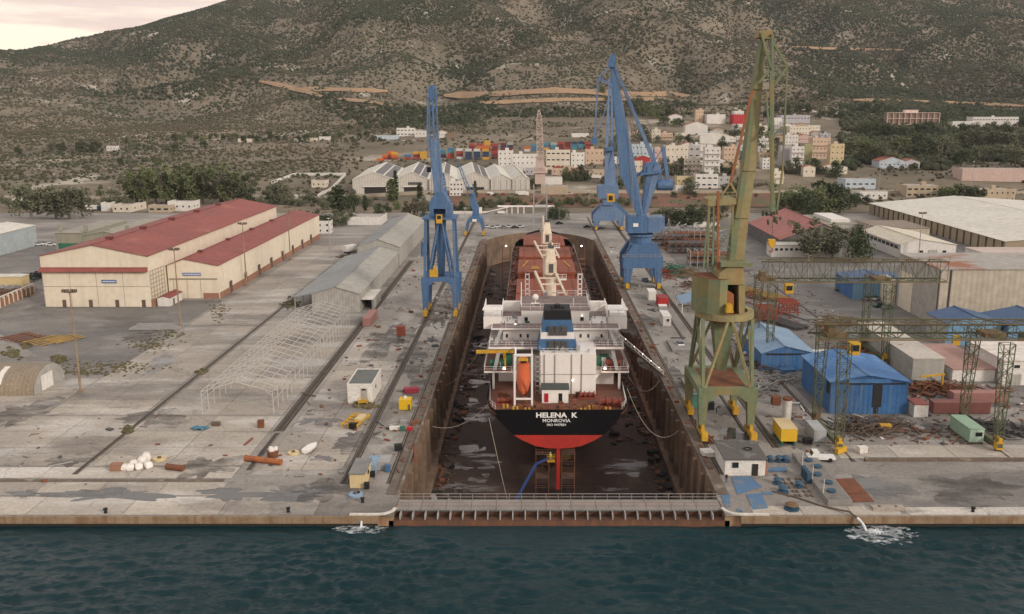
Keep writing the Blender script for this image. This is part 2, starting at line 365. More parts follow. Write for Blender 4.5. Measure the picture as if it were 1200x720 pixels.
den += np.where(PX > 860, 0.22, 0) + np.where((PX > 1000) & (PY < 60), 0.2, 0); den = np.where(((PX > 560) & (PX < 1000) & (PY > 138)) | ((PX < 860) & (PY > 118) & ~((PX > 380) & (PX < 830) & (PY < 152))), -1, den); den = np.where((PX > 1000) & (PY > 165), -1, den)
k = rs.rand(len(X)) < den; X, Y, Z = X[k], Y[k], Z[k]; S = 3.0 + 4.5 * rs.rand(len(X))
cover('far_pine_wood', np.stack([X, Y, Z + S * 0.3], -1), S, m_pine, flat=1.0)

# pale rock outcrops as real blocks among the scrub
m_rock = mat('pale_limestone', (0.56, 0.52, 0.47), (0.42, 0.38, 0.34), scale=0.05, rough=0.9, spec=0.1, rnd=0.2)
RP = []
for (px, py, w, h_, n) in ((150, 83, 18, 7, 90), (165, 48, 22, 8, 60), (235, 28, 10, 3, 30), (205, 40, 18, 5, 70), (128, 58, 12, 4, 50), (30, 100, 60, 10, 120), (345, 38, 35, 9, 150), (350, 47, 15, 5, 60), (445, 36, 22, 5, 80), (505, 35, 24, 4, 60),
        (490, 58, 40, 18, 120), (575, 105, 20, 6, 60), (735, 23, 5, 6, 25), (745, 38, 5, 4, 20), (825, 68, 22, 8, 90), (790, 78, 8, 6, 30), (912, 17, 12, 4, 30), (975, 12, 14, 5, 50), (1080, 42, 12, 5, 50), (1055, 52, 5, 4, 25), (1145, 40, 12, 4, 40), (1095, 40, 8, 5, 30), (640, 2, 30, 3, 50), (40, 195, 40, 12, 100), (110, 205, 40, 10, 120), (180, 180, 40, 6, 40)):
    for i in range(n * 2):
        p = march(px + random.gauss(0, w * 0.6), py + random.gauss(0, h_ * 0.4), 10)
        if p: RP.append((p.x, p.y, p.z, (1.0 + 3.0 * random.random() ** 2) * min(1.3, p.y / 1500)))
RP = np.array(RP); cover('rock_outcrops', RP[:, :3], RP[:, 3], m_rock, flat=0.6)

# cut dirt roads on the hill
m_cut = mat('cut_earth', (0.36, 0.225, 0.125), (0.27, 0.19, 0.13), scale=0.05, rough=0.95, spec=0.05, streak=(0.42, 0.34, 0.26), samt=0.6)
def hillstrip(name, pts, th, m, lift=2.4, dens=14):
    mb = MB(); prev = None; P = []
    for (a, b), (c, d) in zip(pts[:-1], pts[1:]):
        n = max(1, int(abs(c - a) / dens)); P += [(a + (c - a) * i / n, b + (d - b) * i / n) for i in range(n)]
    P.append(pts[-1])
    for i, (px, py) in enumerate(P):
        t = th * (0.7 + 0.6 * random.random()) * (0.25 if i in (0, len(P) - 1) else 1); lo, hi = march(px, py + t / 2, 3), march(px, py - t / 2, 3)
        if not lo or not hi: continue
        lo.z += lift; hi.z += lift * 1.6; mid = (lo + hi) / 2; mid.y -= 0.8
        cur = (lo, mid, hi)
        if prev:
            mb.quad(prev[0], cur[0], cur[1], prev[1]); mb.quad(prev[1], cur[1], cur[2], prev[2])
        prev = cur
    return tag(mb.build(name, m), kind='structure')
hillstrip('dirt_road', [(303, 97), (325, 101), (345, 106), (362, 110), (380, 116)], 5, m_cut)
hillstrip('dirt_road', [(355, 106), (400, 107), (455, 109)], 4, m_cut)
hillstrip('dirt_road', [(520, 114), (560, 113), (600, 111), (650, 108), (700, 110), (740, 113), (780, 112), (808, 114)], 5.5, m_cut)
hillstrip('dirt_road', [(560, 123), (610, 121), (660, 119), (720, 119), (780, 118)], 3, m_cut)
hillstrip('dirt_road', [(395, 118), (430, 121), (470, 128)], 2.5, m_cut)
hillstrip('dirt_road', [(925, 56), (960, 58), (1000, 59), (1060, 60)], 2, m_cut)
hillstrip('dirt_road', [(1000, 119), (1060, 120), (1120, 122), (1200, 126)], 2, m_cut)

# ------------------------------------------------------------------ quay, dock, water
DX0, DX1, QY = -22.2, 31.4, 133.4
FLOOR, WL = -14.0, -1.6
def conc(name, a, b, dark, pale, sx, joint=True):
    """old quay concrete: patches, long streaks, cracks, oil"""
    m = bpy.data.materials.new(name); MATS[name] = m; m.use_nodes = True; t = m.node_tree; t.nodes.clear(); L = t.links.new
    o = nn(t, 'OutputMaterial'); bs = nn(t, 'BsdfPrincipled'); L(bs.outputs[0], o.inputs[0]); bs.inputs['Specular IOR Level'].default_value = 0.25
    g = nn(t, 'NewGeometry'); pos = g.outputs['Position']
    def noi(s, d, st=(1, 1, 1), rg=0.6):
        mp_ = nn(t, 'Mapping'); mp_.inputs['Scale'].default_value = st; L(pos, mp_.inputs[0]); n = nn(t, 'TexNoise'); n.inputs['Scale'].default_value = s; n.inputs['Detail'].default_value = d; n.inputs['Roughness'].default_value = rg; L(mp_.outputs[0], n.inputs['Vector']); return n.outputs[0]
    def rng(v, lo, hi, k=1.0):
        r = nn(t, 'MapRange'); r.inputs[1].default_value = lo; r.inputs[2].default_value = hi; r.inputs[4].default_value = k; L(v, r.inputs[0]); return r.outputs[0]
    def mix(f, x, y, bl='MIX'):
        q = nn(t, 'Mix'); q.data_type = 'RGBA'; q.blend_type = bl
        if isinstance(f, float): q.inputs[0].default_value = f
        else: L(f, q.inputs[0])
        for v, i in ((x, 6), (y, 7)):
            if isinstance(v, tuple): q.inputs[i].default_value = (*v, 1)
            else: L(v, q.inputs[i])
        return q.outputs[2]
    c = mix(rng(noi(0.03, 6), 0.38, 0.62), a, b)
    c = mix(rng(noi(0.11, 7, sx), 0.50, 0.62, 0.8), c, pale)
    c = mix(rng(noi(0.05, 9, sx, 0.70), 0.52, 0.66, 0.78), c, dark)
    c = mix(rng(noi(0.36, 8, sx, 0.73), 0.56, 0.70, 0.7), c, dark)
    c = mix(0.5, c, mix(rng(noi(1.6, 5), 0.3, 0.7), (0.6, 0.6, 0.6), (1.3, 1.3, 1.3)), 'MULTIPLY')
    v = nn(t, 'TexVoronoi'); v.feature = 'DISTANCE_TO_EDGE'; v.inputs['Scale'].default_value = 0.055
    mw = nn(t, 'Mix'); mw.data_type = 'VECTOR'; 
    nw = nn(t, 'TexNoise'); nw.inputs['Scale'].default_value = 0.25; nw.inputs['Detail'].default_value = 5; L(pos, nw.inputs['Vector'])
    va = nn(t, 'VectorMath'); va.operation = 'MULTIPLY_ADD'; L(nw.outputs[1], va.inputs[0]); va.inputs[1].default_value = (7, 7, 0); L(pos, va.inputs[2]); L(va.outputs[0], v.inputs['Vector'])
    c = mix(rng(v.outputs[0], 0.0, 0.018, -0.6), c, dark) if False else c
    cr = nn(t, 'MapRange'); cr.inputs[1].default_value = 0.0; cr.inputs[2].default_value = 0.016; cr.inputs[3].default_value = 0.28; cr.inputs[4].default_value = 0.0; L(v.outputs[0], cr.inputs[0]); c = mix(cr.outputs[0], c, (0.06, 0.05, 0.042))
    oi = nn(t, 'ObjectInfo'); c = mix(1.0, c, mix(rng(oi.outputs['Random'], 0, 1), (0.86, 0.86, 0.87), (1.13, 1.12, 1.1)), 'MULTIPLY')
    L(c, bs.inputs['Base Color']); L(rng(noi(0.05, 8, sx, 0.68), 0.5, 0.7, 1.0), bs.inputs['Roughness'])
    r2 = nn(t, 'MapRange'); r2.inputs[1].default_value = 0.5; r2.inputs[2].default_value = 0.72; r2.inputs[3].default_value = 0.85; r2.inputs[4].default_value = 0.45; L(noi(0.05, 8, sx, 0.68), r2.inputs[0]); L(r2.outputs[0], bs.inputs['Roughness'])
    bp = nn(t, 'Bump'); bp.inputs['Strength'].default_value = 0.25; bp.inputs['Distance'].default_value = 0.08; L(noi(1.1, 6), bp.inputs['Height']); L(bp.outputs[0], bs.inputs['Normal'])
    return m
m_conc = conc('quay_concrete', (0.325, 0.292, 0.258), (0.25, 0.226, 0.20), (0.112, 0.098, 0.086), (0.41, 0.38, 0.345), (0.35, 1.0, 1))
m_conc2 = conc('apron_concrete', (0.27, 0.247, 0.222), (0.217, 0.198, 0.18), (0.100, 0.088, 0.077), (0.335, 0.315, 0.29), (1.0, 0.4, 1))
m_asph = conc('old_asphalt', (0.150, 0.142, 0.135), (0.190, 0.176, 0.163), (0.085, 0.079, 0.075), (0.24, 0.222, 0.205), (0.6, 1.0, 1))
m_joint = mat('joint_dirt', (0.085, 0.07, 0.055), (0.055, 0.046, 0.038), scale=0.6, rough=0.9)
m_wall = mat('dock_wall_concrete', (0.25, 0.175, 0.12), (0.15, 0.10, 0.07), scale=0.25, rough=0.9, streak=(0.085, 0.055, 0.04), samt=0.85, bump=0.4, patch=(0.12, 0.085, 0.062), pscale=0.12, plo=0.54, phi=0.66)
m_face = mat('quay_face_concrete', (0.31, 0.235, 0.155), (0.22, 0.15, 0.095), scale=0.5, rough=0.9, streak=(0.19, 0.075, 0.028), samt=0.95, bump=0.5)
m_dark = mat('weed_dark', (0.025, 0.024, 0.02), scale=1.0, rough=0.8)
m_floor = mat('dock_floor_mud', (0.078, 0.046, 0.034), (0.042, 0.026, 0.020), scale=0.10, rough=0.75, bump=0.3, patch=(0.13, 0.088, 0.066), pscale=0.07, plo=0.60, phi=0.72, stretch=(1, 0.5, 1))
HEAD = [(DX0 + (DX1 - DX0) * t, 441 + 31 * (1 - (2 * t - 1) ** 2) ** 0.8) for t in [i / 20 for i in range(21)]]
g_ = MB()
g_.quad((-1200, QY, 0), (DX0, QY, 0), (DX0, 441, 0), (-1200, 441, 0)); g_.quad((DX1, QY, 0), (1200, QY, 0), (1200, 441, 0), (DX1, 441, 0))
g_.quad((-1200, 441, 0), (DX0, 441, 0), (DX0, 561, 0), (-1200, 561, 0)); g_.quad((DX1, 441, 0), (1200, 441, 0), (1200, 561, 0), (DX1, 561, 0))
for (a, b), (c, d) in zip(HEAD[:-1], HEAD[1:]): g_.quad((a, b, 0), (c, d, 0), (c, 561, 0), (a, 561, 0))
quay = tag(g_.build('quay', m_conc), kind='structure')
# quay face
fb = MB()
for x0, x1 in ((-1200, DX0 - 2.4), (DX1 + 2.4, 1200)): fb.box(x0, x1, QY - 0.35, QY + 0.6, -14, -0.03)
fb.box(DX0 - 2.4, DX0 - 0.02, QY + 0.6, QY + 1.4, -14, -0.03); fb.box(DX1 + 0.02, DX1 + 2.4, QY + 0.6, QY + 1.4, -14, -0.03)
tag(fb.build('quay_face', m_face), kind='structure')
ub = MB()
for x0, x1 in ((-1200, DX0 - 2.4), (DX1 + 2.4, 1200)): ub.box(x0, x1, QY - 0.5, QY - 0.36, -3, -1.2)
tag(ub.build('weed_band', m_dark), kind='structure')
# dock walls with buttress ribs; each rib is a part of the wall
def dockwall(name, x, sgn, y0, y1):
    w = MB(); w.box(min(x, x - sgn * 1.5), max(x, x - sgn * 1.5), y0, y1, FLOOR - 0.5, -0.02); o = tag(w.build(name, m_wall, loc=(x, y0, FLOOR)), kind='structure')
    rb = MB(); rb.box(min(0.01 * sgn, 0.75 * sgn), max(0.01 * sgn, 0.75 * sgn), -0.6, 0.6, 0, 13.0); me = rb.mesh('rib', m_wall)
    st = MB(); st.box(min(0.01 * sgn, 1.6 * sgn), max(0.01 * sgn, 1.6 * sgn), 0, y1 - y0, 0, 1.6); inst(st.mesh('footing', m_wall), 'footing', o)
    n = int((y1 - y0) / 7.0)
    for i in range(n): inst(me, 'rib', o, (0, 3 + i * 7.0, 0.5))
    return o
dockwall('dock_wall', DX0, 1, QY + 1.4, 441); dockwall('dock_wall', DX1, -1, QY + 1.4, 441)
hw = MB()
for (a, b), (c, d) in zip(HEAD[:-1], HEAD[1:]): hw.quad((a, b, -0.02), (c, d, -0.02), (c, d, FLOOR), (a, b, FLOOR))
tag(hw.build('dock_head_wall', m_wall), kind='structure')
fl = MB(); fl.quad((DX0, QY, FLOOR), (DX1, QY, FLOOR), (DX1, 480, FLOOR), (DX0, 480, FLOOR)); tag(fl.build('dock_floor', m_floor), kind='structure')
# coping along the dock edge
m_cop = mat('coping_concrete', (0.175, 0.140, 0.112), (0.115, 0.088, 0.068), scale=0.35, rough=0.9, bump=0.5, patch=(0.26, 0.22, 0.18), pscale=0.3, plo=0.58, phi=0.68)
cp = MB(); me_c = None
for sgn, x in ((-1, DX0), (1, DX1)):
    r = tag(bpy.data.objects.new('coping', None), kind='structure'); col.objects.link(r); r.location = (x, QY + 8, 0)
    b = MB(); b.box(min(0, 2.2 * sgn), max(0, 2.2 * sgn), 0.04, 7.0, 0.004, 0.20); b.box(min(0.0, 0.45 * sgn), max(0.0, 0.45 * sgn), 0.04, 7.0, 0.202, 0.48); me = b.mesh('coping_block', m_cop)
    for i in range(43): inst(me, 'coping_block', r, (0, i * 7.04, 0))
# water
def water():
    nx, ny = 830, 250; xs = np.linspace(-125, 125, nx); ys = np.linspace(66, QY - 0.36, ny); Xw, Yw = np.meshgrid(xs, ys, indexing='ij'); Zw = np.zeros_like(Xw)
    r = np.random.RandomState(2)
    for i in range(60):
        wl = 0.8 + 3.6 * r.rand() ** 1.5; a = r.normal(1.35, 0.38); k = 2 * math.pi / wl; Zw += 0.017 * wl ** 0.85 * np.sin(k * (Xw * math.cos(a) + Yw * math.sin(a)) + r.rand() * 6.28)
    Zw *= 0.85 + 1.7 * fbm(Xw, Yw, 1 / 26., 3, 8)
    Zw *= np.clip((QY - Yw) / 6, 0.25, 1)
    edge = np.clip(np.minimum.reduce([Xw + 125, 125 - Xw, Yw - 66]) / 8, 0, 1); return Xw, Yw, WL + Zw * edge
m_wat = bpy.data.materials.new('sea_water'); m_wat.use_nodes = True
t = m_wat.node_tree; b = t.nodes['Principled BSDF']; b.inputs['Base Color'].default_value = (0.0012, 0.021, 0.027, 1); b.inputs['Roughness'].default_value = 0.09; b.inputs['IOR'].default_value = 1.33; b.inputs['Specular IOR Level'].default_value = 0.36
g = nn(t, 'NewGeometry'); n1 = nn(t, 'TexNoise'); n1.inputs['Scale'].default_value = 2.2; n1.inputs['Detail'].default_value = 5; n1.inputs['Distortion'].default_value = 0.6
mpw = nn(t, 'Mapping'); mpw.inputs['Scale'].default_value = (0.5, 1.5, 1); mpw.inputs['Rotation'].default_value = (0, 0, 0.22)
t.links.new(g.outputs['Position'], mpw.inputs[0]); t.links.new(mpw.outputs[0], n1.inputs['Vector'])
wp = nn(t, 'TexNoise'); wp.inputs['Scale'].default_value = .035; wp.inputs['Detail'].default_value = 3; wr = nn(t, 'MapRange'); wr.inputs[1].default_value = .38; wr.inputs[2].default_value = .62; wr.inputs[3].default_value = .35; wr.inputs[4].default_value = 1.0; t.links.new(g.outputs['Position'], wp.inputs['Vector']); t.links.new(wp.outputs[0], wr.inputs[0])
bp = nn(t, 'Bump'); t.links.new(wr.outputs[0], bp.inputs['Strength']); bp.inputs['Strength'].default_value = 0.8; bp.inputs['Distance'].default_value = 0.28; t.links.new(n1.outputs[0], bp.inputs['Height']); t.links.new(bp.outputs[0], b.inputs['Normal'])
wx, wy, wz = water(); tag(grid_obj('water', wx, wy, wz, m_wat), kind='structure')
ow = MB()
for q in (((-125, 66), (125, 66), (4000, -3000), (-4000, -3000)), ((-125, QY - 0.36), (-125, 66), (-4000, -3000), (-4000, QY - 0.36)), ((125, 66), (125, QY - 0.36), (4000, QY - 0.36), (4000, -3000))):
    ow.quad(*[(x, y, WL) for x, y in q])
ow.fixn = True; tag(ow.build('open_water', m_wat), kind='structure')
# ---- strips of other paving (each 4 mm over the sheet below)
def sheet(name, pts, m, z=0.004, px=True, kind='structure'):
    P = [at(*p) if px else Vector((p[0], p[1], 0)) for p in pts]; b = MB(); b.quad(*[(p.x, p.y, z) for p in P]); b.fixn = True
    o = b.build(name, m); 
    if o.data.polygons[0].normal.z < 0: o.data.flip_normals()
    return tag(o, kind=kind)
def rect(name, x0, x1, y0, y1, m, z=0.004): return sheet(name, [(x0, y0), (x1, y0), (x1, y1), (x0, y1)], m, z, False)
rect('dock_apron', -50, DX0 - 2.3, 150, 556, m_conc2); rect('dock_apron', DX1 + 2.3, 62, 150, 556, m_conc2)
sheet('yard', [(0, 392), (-200, 470), (-200, 352), (55, 352), (212, 352), (262, 352), (205, 388), (160, 436), (90, 442)], m_asph, 0.004)
sheet('yard', [(0, 285), (-120, 300), (-100, 282), (0, 281), (70, 283), (62, 308), (45, 330), (0, 352)], m_asph, 0.006)
sheet('wharf_road', [(-60, 398), (-60, 376), (0, 357), (55, 346), (52, 354)], m_conc2, 0.010)
rect('yard', 62.0, 330, 187, 520, m_asph, 0.006)
sheet('wharf_basin', [(988, 560), (1300, 548), (1300, 602), (1022, 602)], m_asph, 0.010)
# ------------------------------------------------------------------ the ship in the dock
SX = 5.5
m_black = mat('ship_black_paint', (0.004, 0.004, 0.005), (0.007, 0.007, 0.008), scale=0.2, rough=0.6, bump=0.05, spec=0.12)
m_red = mat('antifouling_red', (0.42, 0.032, 0.022), (0.33, 0.028, 0.022), scale=0.3, rough=0.6, bump=0.08, streak=(0.25, 0.03, 0.02), samt=0.4)
m_deck = mat('ship_deck_red', (0.19, 0.072, 0.046), (0.12, 0.055, 0.040), scale=0.3, rough=0.7)
m_hatch = mat('hatch_red', (0.27, 0.070, 0.034), (0.19, 0.055, 0.030), scale=0.12, rough=0.7, streak=(0.20, 0.06, 0.04), samt=0.4)
m_white = mat('ship_white', (0.80, 0.76, 0.72), (0.72, 0.67, 0.63), scale=0.25, rough=0.5, bump=0.05, streak=(0.55, 0.46, 0.39), samt=0.22, fa=.12)
m_wdeck = mat('upper_deck_brown', (0.26, 0.19, 0.175), (0.20, 0.15, 0.14), scale=0.4, rough=0.8)
m_fblue = mat('funnel_blue', (0.060, 0.140, 0.270), (0.050, 0.115, 0.22), scale=0.3, rough=0.5)
m_soot = mat('funnel_black', (0.014, 0.014, 0.016), rough=0.7, scale=0.5)
m_grey = mat('louver_grey', (0.10, 0.095, 0.095), (0.07, 0.066, 0.066), scale=1, rough=0.7)
m_cream = mat('crane_cream', (0.74, 0.65, 0.53), (0.62, 0.52, 0.40), scale=0.3, rough=0.6, streak=(0.36, 0.20, 0.10), samt=0.5)
m_yel = mat('safety_yellow', (0.62, 0.36, 0.03), (0.50, 0.28, 0.03), scale=0.6, rough=0.6, streak=(0.25, 0.12, 0.04), samt=0.5)
m_orange = mat('lifeboat_orange', (0.52, 0.105, 0.03), (0.43, 0.09, 0.03), scale=0.4, rough=0.5)
m_glass = mat('dark_glass', (0.018, 0.022, 0.026), rough=0.12, spec=0.6, scale=1)
m_green = mat('deck_green', (0.03, 0.15, 0.09), (0.025, 0.10, 0.07), scale=0.5, rough=0.7)
m_rust = mat('rusty_steel', (0.23, 0.085, 0.038), (0.13, 0.055, 0.032), scale=0.5, rough=0.85, bump=0.4)
m_winch = mat('winch_red', (0.27, 0.055, 0.032), (0.18, 0.05, 0.035), scale=0.6, rough=0.7)
m_lamp = mat('lamp_lit', (1, 1, 1), emit=(1, 0.93, 0.80), estr=9)
m_rope = mat('rope', (0.42, 0.36, 0.28), rough=0.9, scale=2)
m_steel = mat('grey_steel', (0.36, 0.35, 0.34), (0.28, 0.27, 0.26), scale=0.5, rough=0.6)
m_text = mat('white_letter', (0.86, 0.84, 0.82), rough=0.6, scale=3)

ship = thing('bulk_carrier', 'large black and red bulk carrier ship standing in the dry dock', 'ship', (SX, 168, -12.5))
def P(mb, name, m, par=None): return mb.build(name, m, par or ship)
# hull sections: (y, [(half width, z) from keel to deck edge])
def sec(y, kz, prof): return (y, [(0.0, kz)] + prof)
DK = 5.0
SEC = [
 sec(168.0, -2.1, [(2.4, -2.0), (4.6, -1.6), (7.1, -0.45), (8.9, 0.7), (11.0, 3.0), (12.7, 6.0)]),
 sec(171.0, -2.6, [(2.4, -2.5), (4.8, -2.0), (7.4, -0.8), (9.6, 0.7), (12.2, 3.0), (13.9, 6.0)]),
 sec(176.0, -3.4, [(1.8, -3.3), (4.6, -2.6), (8.0, -1.0), (11.2, 0.7), (13.6, 3.0), (14.7, 6.0)]),
 sec(184.0, -11.6, [(0.8, -9), (1.6, -6.0), (6.5, -3.0), (12.0, 0.7), (13.4, 3.0), (14.4, 6.0)]),
 sec(200.0, -12.5, [(2.5, -12.2), (6.0, -10), (10.5, -6.0), (13.0, 0.7), (13.6, 3.0), (13.8, 6.0)]),
 sec(218.0, -12.5, [(10.5, -12.5), (12.6, -11.2), (13.2, -9), (13.2, 0.7), (13.2, 3.0), (13.2, 5.6)]),
 sec(360.0, -12.5, [(10.5, -12.5), (12.6, -11.2), (13.2, -9), (13.2, 0.7), (13.2, 3.0), (13.2, 5.6)]),
 sec(390.0, -12.5, [(4.0, -12.5), (7.0, -11), (8.4, -8), (10.6, 0.7), (11.4, 3.0), (12.0, 6.5)]),
 sec(406.0, -12.5, [(0.8, -12.5), (1.4, -11), (1.8, -8), (3.6, 0.7), (5.0, 3.0), (6.6, 8.6)]),
 sec(414.0, -11.5, [(0.2, -11), (0.3, -10), (0.3, -8), (0.5, 0.7), (0.9, 3.0), (1.4, 9.0)])]
def hull_part(name, m, i0, i1):          # strip of the section ring between indices
    b = MB()
    for s in (-1, 1):
        rows = [[(SX + s * p[0], y, p[1]) for p in pr[i0:i1 + 1]] for y, pr in SEC]
        for r0, r1 in zip(rows[:-1], rows[1:]):
            for k in range(len(r0) - 1): b.quad(r0[k], r1[k], r1[k + 1], r0[k + 1])
    y, pr = SEC[0]; pr = pr[i0:i1 + 1]
    ring = [(SX + p[0], y, p[1]) for p in pr] + [(SX - p[0], y, p[1]) for p in reversed(pr)]
    ring = [p for k, p in enumerate(ring) if k == 0 or (Vector(p) - Vector(ring[k - 1])).length > 1e-4]
    if (Vector(ring[0]) - Vector(ring[-1])).length < 1e-4: ring = ring[:-1]
    b.quad(*ring); b.fixn = True; o = P(b, name, m)
    md = o.modifiers.new('thick', 'SOLIDIFY'); md.thickness = 0.04; return o
hull_part('bottom_hull', m_red, 0, 4); hull_part('upper_hull', m_black, 4, 6)
d = MB()
for (y0, p0), (y1, p1) in zip(SEC[:-1], SEC[1:]):
    z0, z1 = (DK, DK) if y0 < 390 else (8.0, 8.0); w0, w1 = p0[-1][0] - 0.1, p1[-1][0] - 0.1
    d.quad((SX - w0, y0 + 0.1, z0), (SX + w0, y0 + 0.1, z0), (SX + w1, y1, z1), (SX - w1, y1, z1))
P(d, 'deck', m_deck)
# stern lettering
def text(s, size, x, y, z, m, parent, rx=math.pi / 2, rz=0.0, name='lettering', wide=1.0):
    c = bpy.data.curves.new(name, 'FONT'); c.body = s; c.size = size; c.align_x = 'CENTER'; c.align_y = 'CENTER'; c.extrude = 0.01; c.offset = size * 0.035 if size > 1.2 else size * 0.012; c.resolution_u = 2
    o = bpy.data.objects.new('tmp', c); col.objects.link(o); dg = bpy.context.evaluated_depsgraph_get(); me = bpy.data.meshes.new_from_object(o.evaluated_get(dg)); bpy.data.objects.remove(o)
    me.materials.clear(); me.materials.append(m); q = bpy.data.objects.new(name, me); col.objects.link(q); q.rotation_euler = (rx, 0, rz); q.scale = (wide, 1, 1); q['kind'] = 'stuff'
    if parent: q.parent = parent; q.location = Vector((x, y, z)) - wloc(parent)
    else: q.location = (x, y, z)
    return q
for s, py, size, wd in (('HELENA  K', 487, 1.42, 1.17), ('MONROVIA', 493.3, 0.98, 1.06), ('IMO 9497854', 498.2, 0.68, 1.0)):
    p = pt(652, py, 167.9); text(s, size, p.x, 167.9, p.z, m_text, ship, wide=wd)
# rudder, propeller
b = MB(); b.extr([(168.6, -2.3), (173.4, -2.9), (173.0, -11.7), (169.2, -11.4), (168.4, -6)], 'x', SX - 0.35, SX + 0.35); P(b, 'rudder', m_red)
b = MB(); b.tube((SX, 174.6, -8), (SX, 177, -8), 0.7, 10)
for k in range(4):
    a = k * math.pi / 2 + 0.5; b.bar((SX, 175.4, -8), (SX + 3 * math.cos(a), 175.6, -8 + 3 * math.sin(a)), 1.0, 0.18, up=(0, 1, 0), w2=1.5)
b.tube((SX, 177, -8), (SX, 186, -8), 0.9, 10); P(b, 'propeller', mat('bronze', (0.25, 0.16, 0.07), rough=0.4, metal=0.8))
# hatches (each with coaming as a sub-part)
for y0, y1 in ((217, 238), (244, 266), (268, 291), (303, 330), (336, 360), (366, 392)):
    w = 10.0 if y0 < 360 else 8.6
    b = MB(); b.box(SX - w, SX + w, y0, (y0 + y1) / 2 - 0.1, 8.2, 9.0); b.box(SX - w, SX + w, (y0 + y1) / 2 + 0.1, y1, 8.2, 9.0)
    n = 5
    for i in range(n): x = SX - w + (i + 0.5) * 2 * w / n; b.box(x - 0.15, x + 0.15, y0 + 0.2, y1 - 0.2, 9.0, 9.16)
    o = P(b, 'hatch_cover', m_hatch); b = MB(); b.box(SX - w + 0.3, SX + w - 0.3, y0 + 0.3, y1 - 0.3, DK, 8.2); b.build('coaming', m_hatch, o)
    if y0 in (303,):
        mk = MB()
        for s in (-1, 1): mk.bar((SX + s * 8.4, 313, 9.22), (SX + s * 6.6, 325, 9.22), 0.4, 0.04)
        mk.box(SX - 5.4, SX - 2.6, 309, 311, 9.20, 9.24); mk.box(SX - 5.0, SX - 3, 313, 314.2, 9.20, 9.24); mk.build('marking', m_yel, o)
# deck cranes
def deck_crane(y):
    b = MB(); b.tube((SX, y, DK), (SX, y, 19), 1.45, 14); b.tube((SX, y, 19), (SX, y, 20), 1.45, 14, 2.0); p = P(b, 'crane_pedestal', m_cream)
    b = MB(); b.box(SX - 1.5, SX + 1.5, y - 1.6, y + 2.0, 20.02, 23.5); b.hexa([(SX - 1.4, y - 1.2, 23.5), (SX + 1.4, y - 1.2, 23.5), (SX + 1.4, y + 1.8, 23.5), (SX - 1.4, y + 1.8, 23.5), (SX - 0.8, y + 0.2, 27), (SX + 0.8, y + 0.2, 27), (SX + 0.8, y + 1.4, 27), (SX - 0.8, y + 1.4, 27)]); b.build('crane_house', m_cream, p)
    b = MB(); b.box(SX - 0.6, SX + 0.6, y - 1.68, y - 1.6, 20.6, 23.0); b.box(SX - 0.8, SX + 0.8, y, y + 1.4, 27, 27.7); b.box(SX - 0.1, SX + 0.1, y + 0.7, y + 0.9, 27.7, 29.2); b.build('winch_block', m_grey, p)
    b = MB(); b.box(SX + 1.8, SX + 4.2, y - 2.2, y - 0.4, 18.6, 18.8)
    for x in (1.9, 3, 4.1): b.box(SX + x - .05, SX + x + .05, y - 2.2, y - 2.1, 18.8, 20.2)
    for z in (19.5, 20.2): b.box(SX + 1.8, SX + 4.2, y - 2.2, y - 2.1, z - .06, z + .06)
    b.build('crane_platform', m_white, p)
    j = MB()
    for s in (-1, 1): j.bar((SX - 1.6 + s * 2.7, y + 1, 20.3), (SX + 0.6 + s * 2.5, y - 27, 19.6), 0.6, 0.8, w2=0.4, h2=0.5)
    for t in (0.3, 0.6, 0.98):
        yy = y + 1 - 28 * t; xx = SX - 1.6 + 2.2 * t; j.bar((xx - 2.6, yy, 20.2), (xx + 2.6, yy, 20.2), 0.35)
    j.build('crane_jib', m_cream, p)
for y in (240, 297): deck_crane(y)
b = MB(); b.tube((SX, 363, DK), (SX, 363, 16), 1.2, 10); b.tube((SX, 400, 8), (SX, 400, 17), 0.45, 8); P(b, 'foremast', m_cream)
# superstructure
def rail(b, pts, h=1.05, n_post=1.6, t=0.05):
    for p, q in zip(pts[:-1], pts[1:]):
        p, q = Vector(p), Vector(q); L_ = (q - p).length; n = max(1, int(L_ / n_post))
        for k in (0.5, 1.0): b.bar(p + Vector((0, 0, h * k)), q + Vector((0, 0, h * k)), t)
        for i in range(n + 1): c = p.lerp(q, i / n); b.bar(c, c + Vector((0, 0, h)), t)
    return b
b = MB(); b.box(SX - 3.6, SX + 8.2, 181, 199, DK, 13.8); P(b, 'engine_casing', m_white)
b = MB(); b.box(SX - 12.6, SX - 3.62, 190, 213, DK, 11.0); b.box(SX + 8.22, SX + 12.6, 188, 213, DK, 11.0); b.box(SX - 3.6, SX + 8.2, 199.02, 213, DK, 13.2); P(b, 'lower_house', m_white)
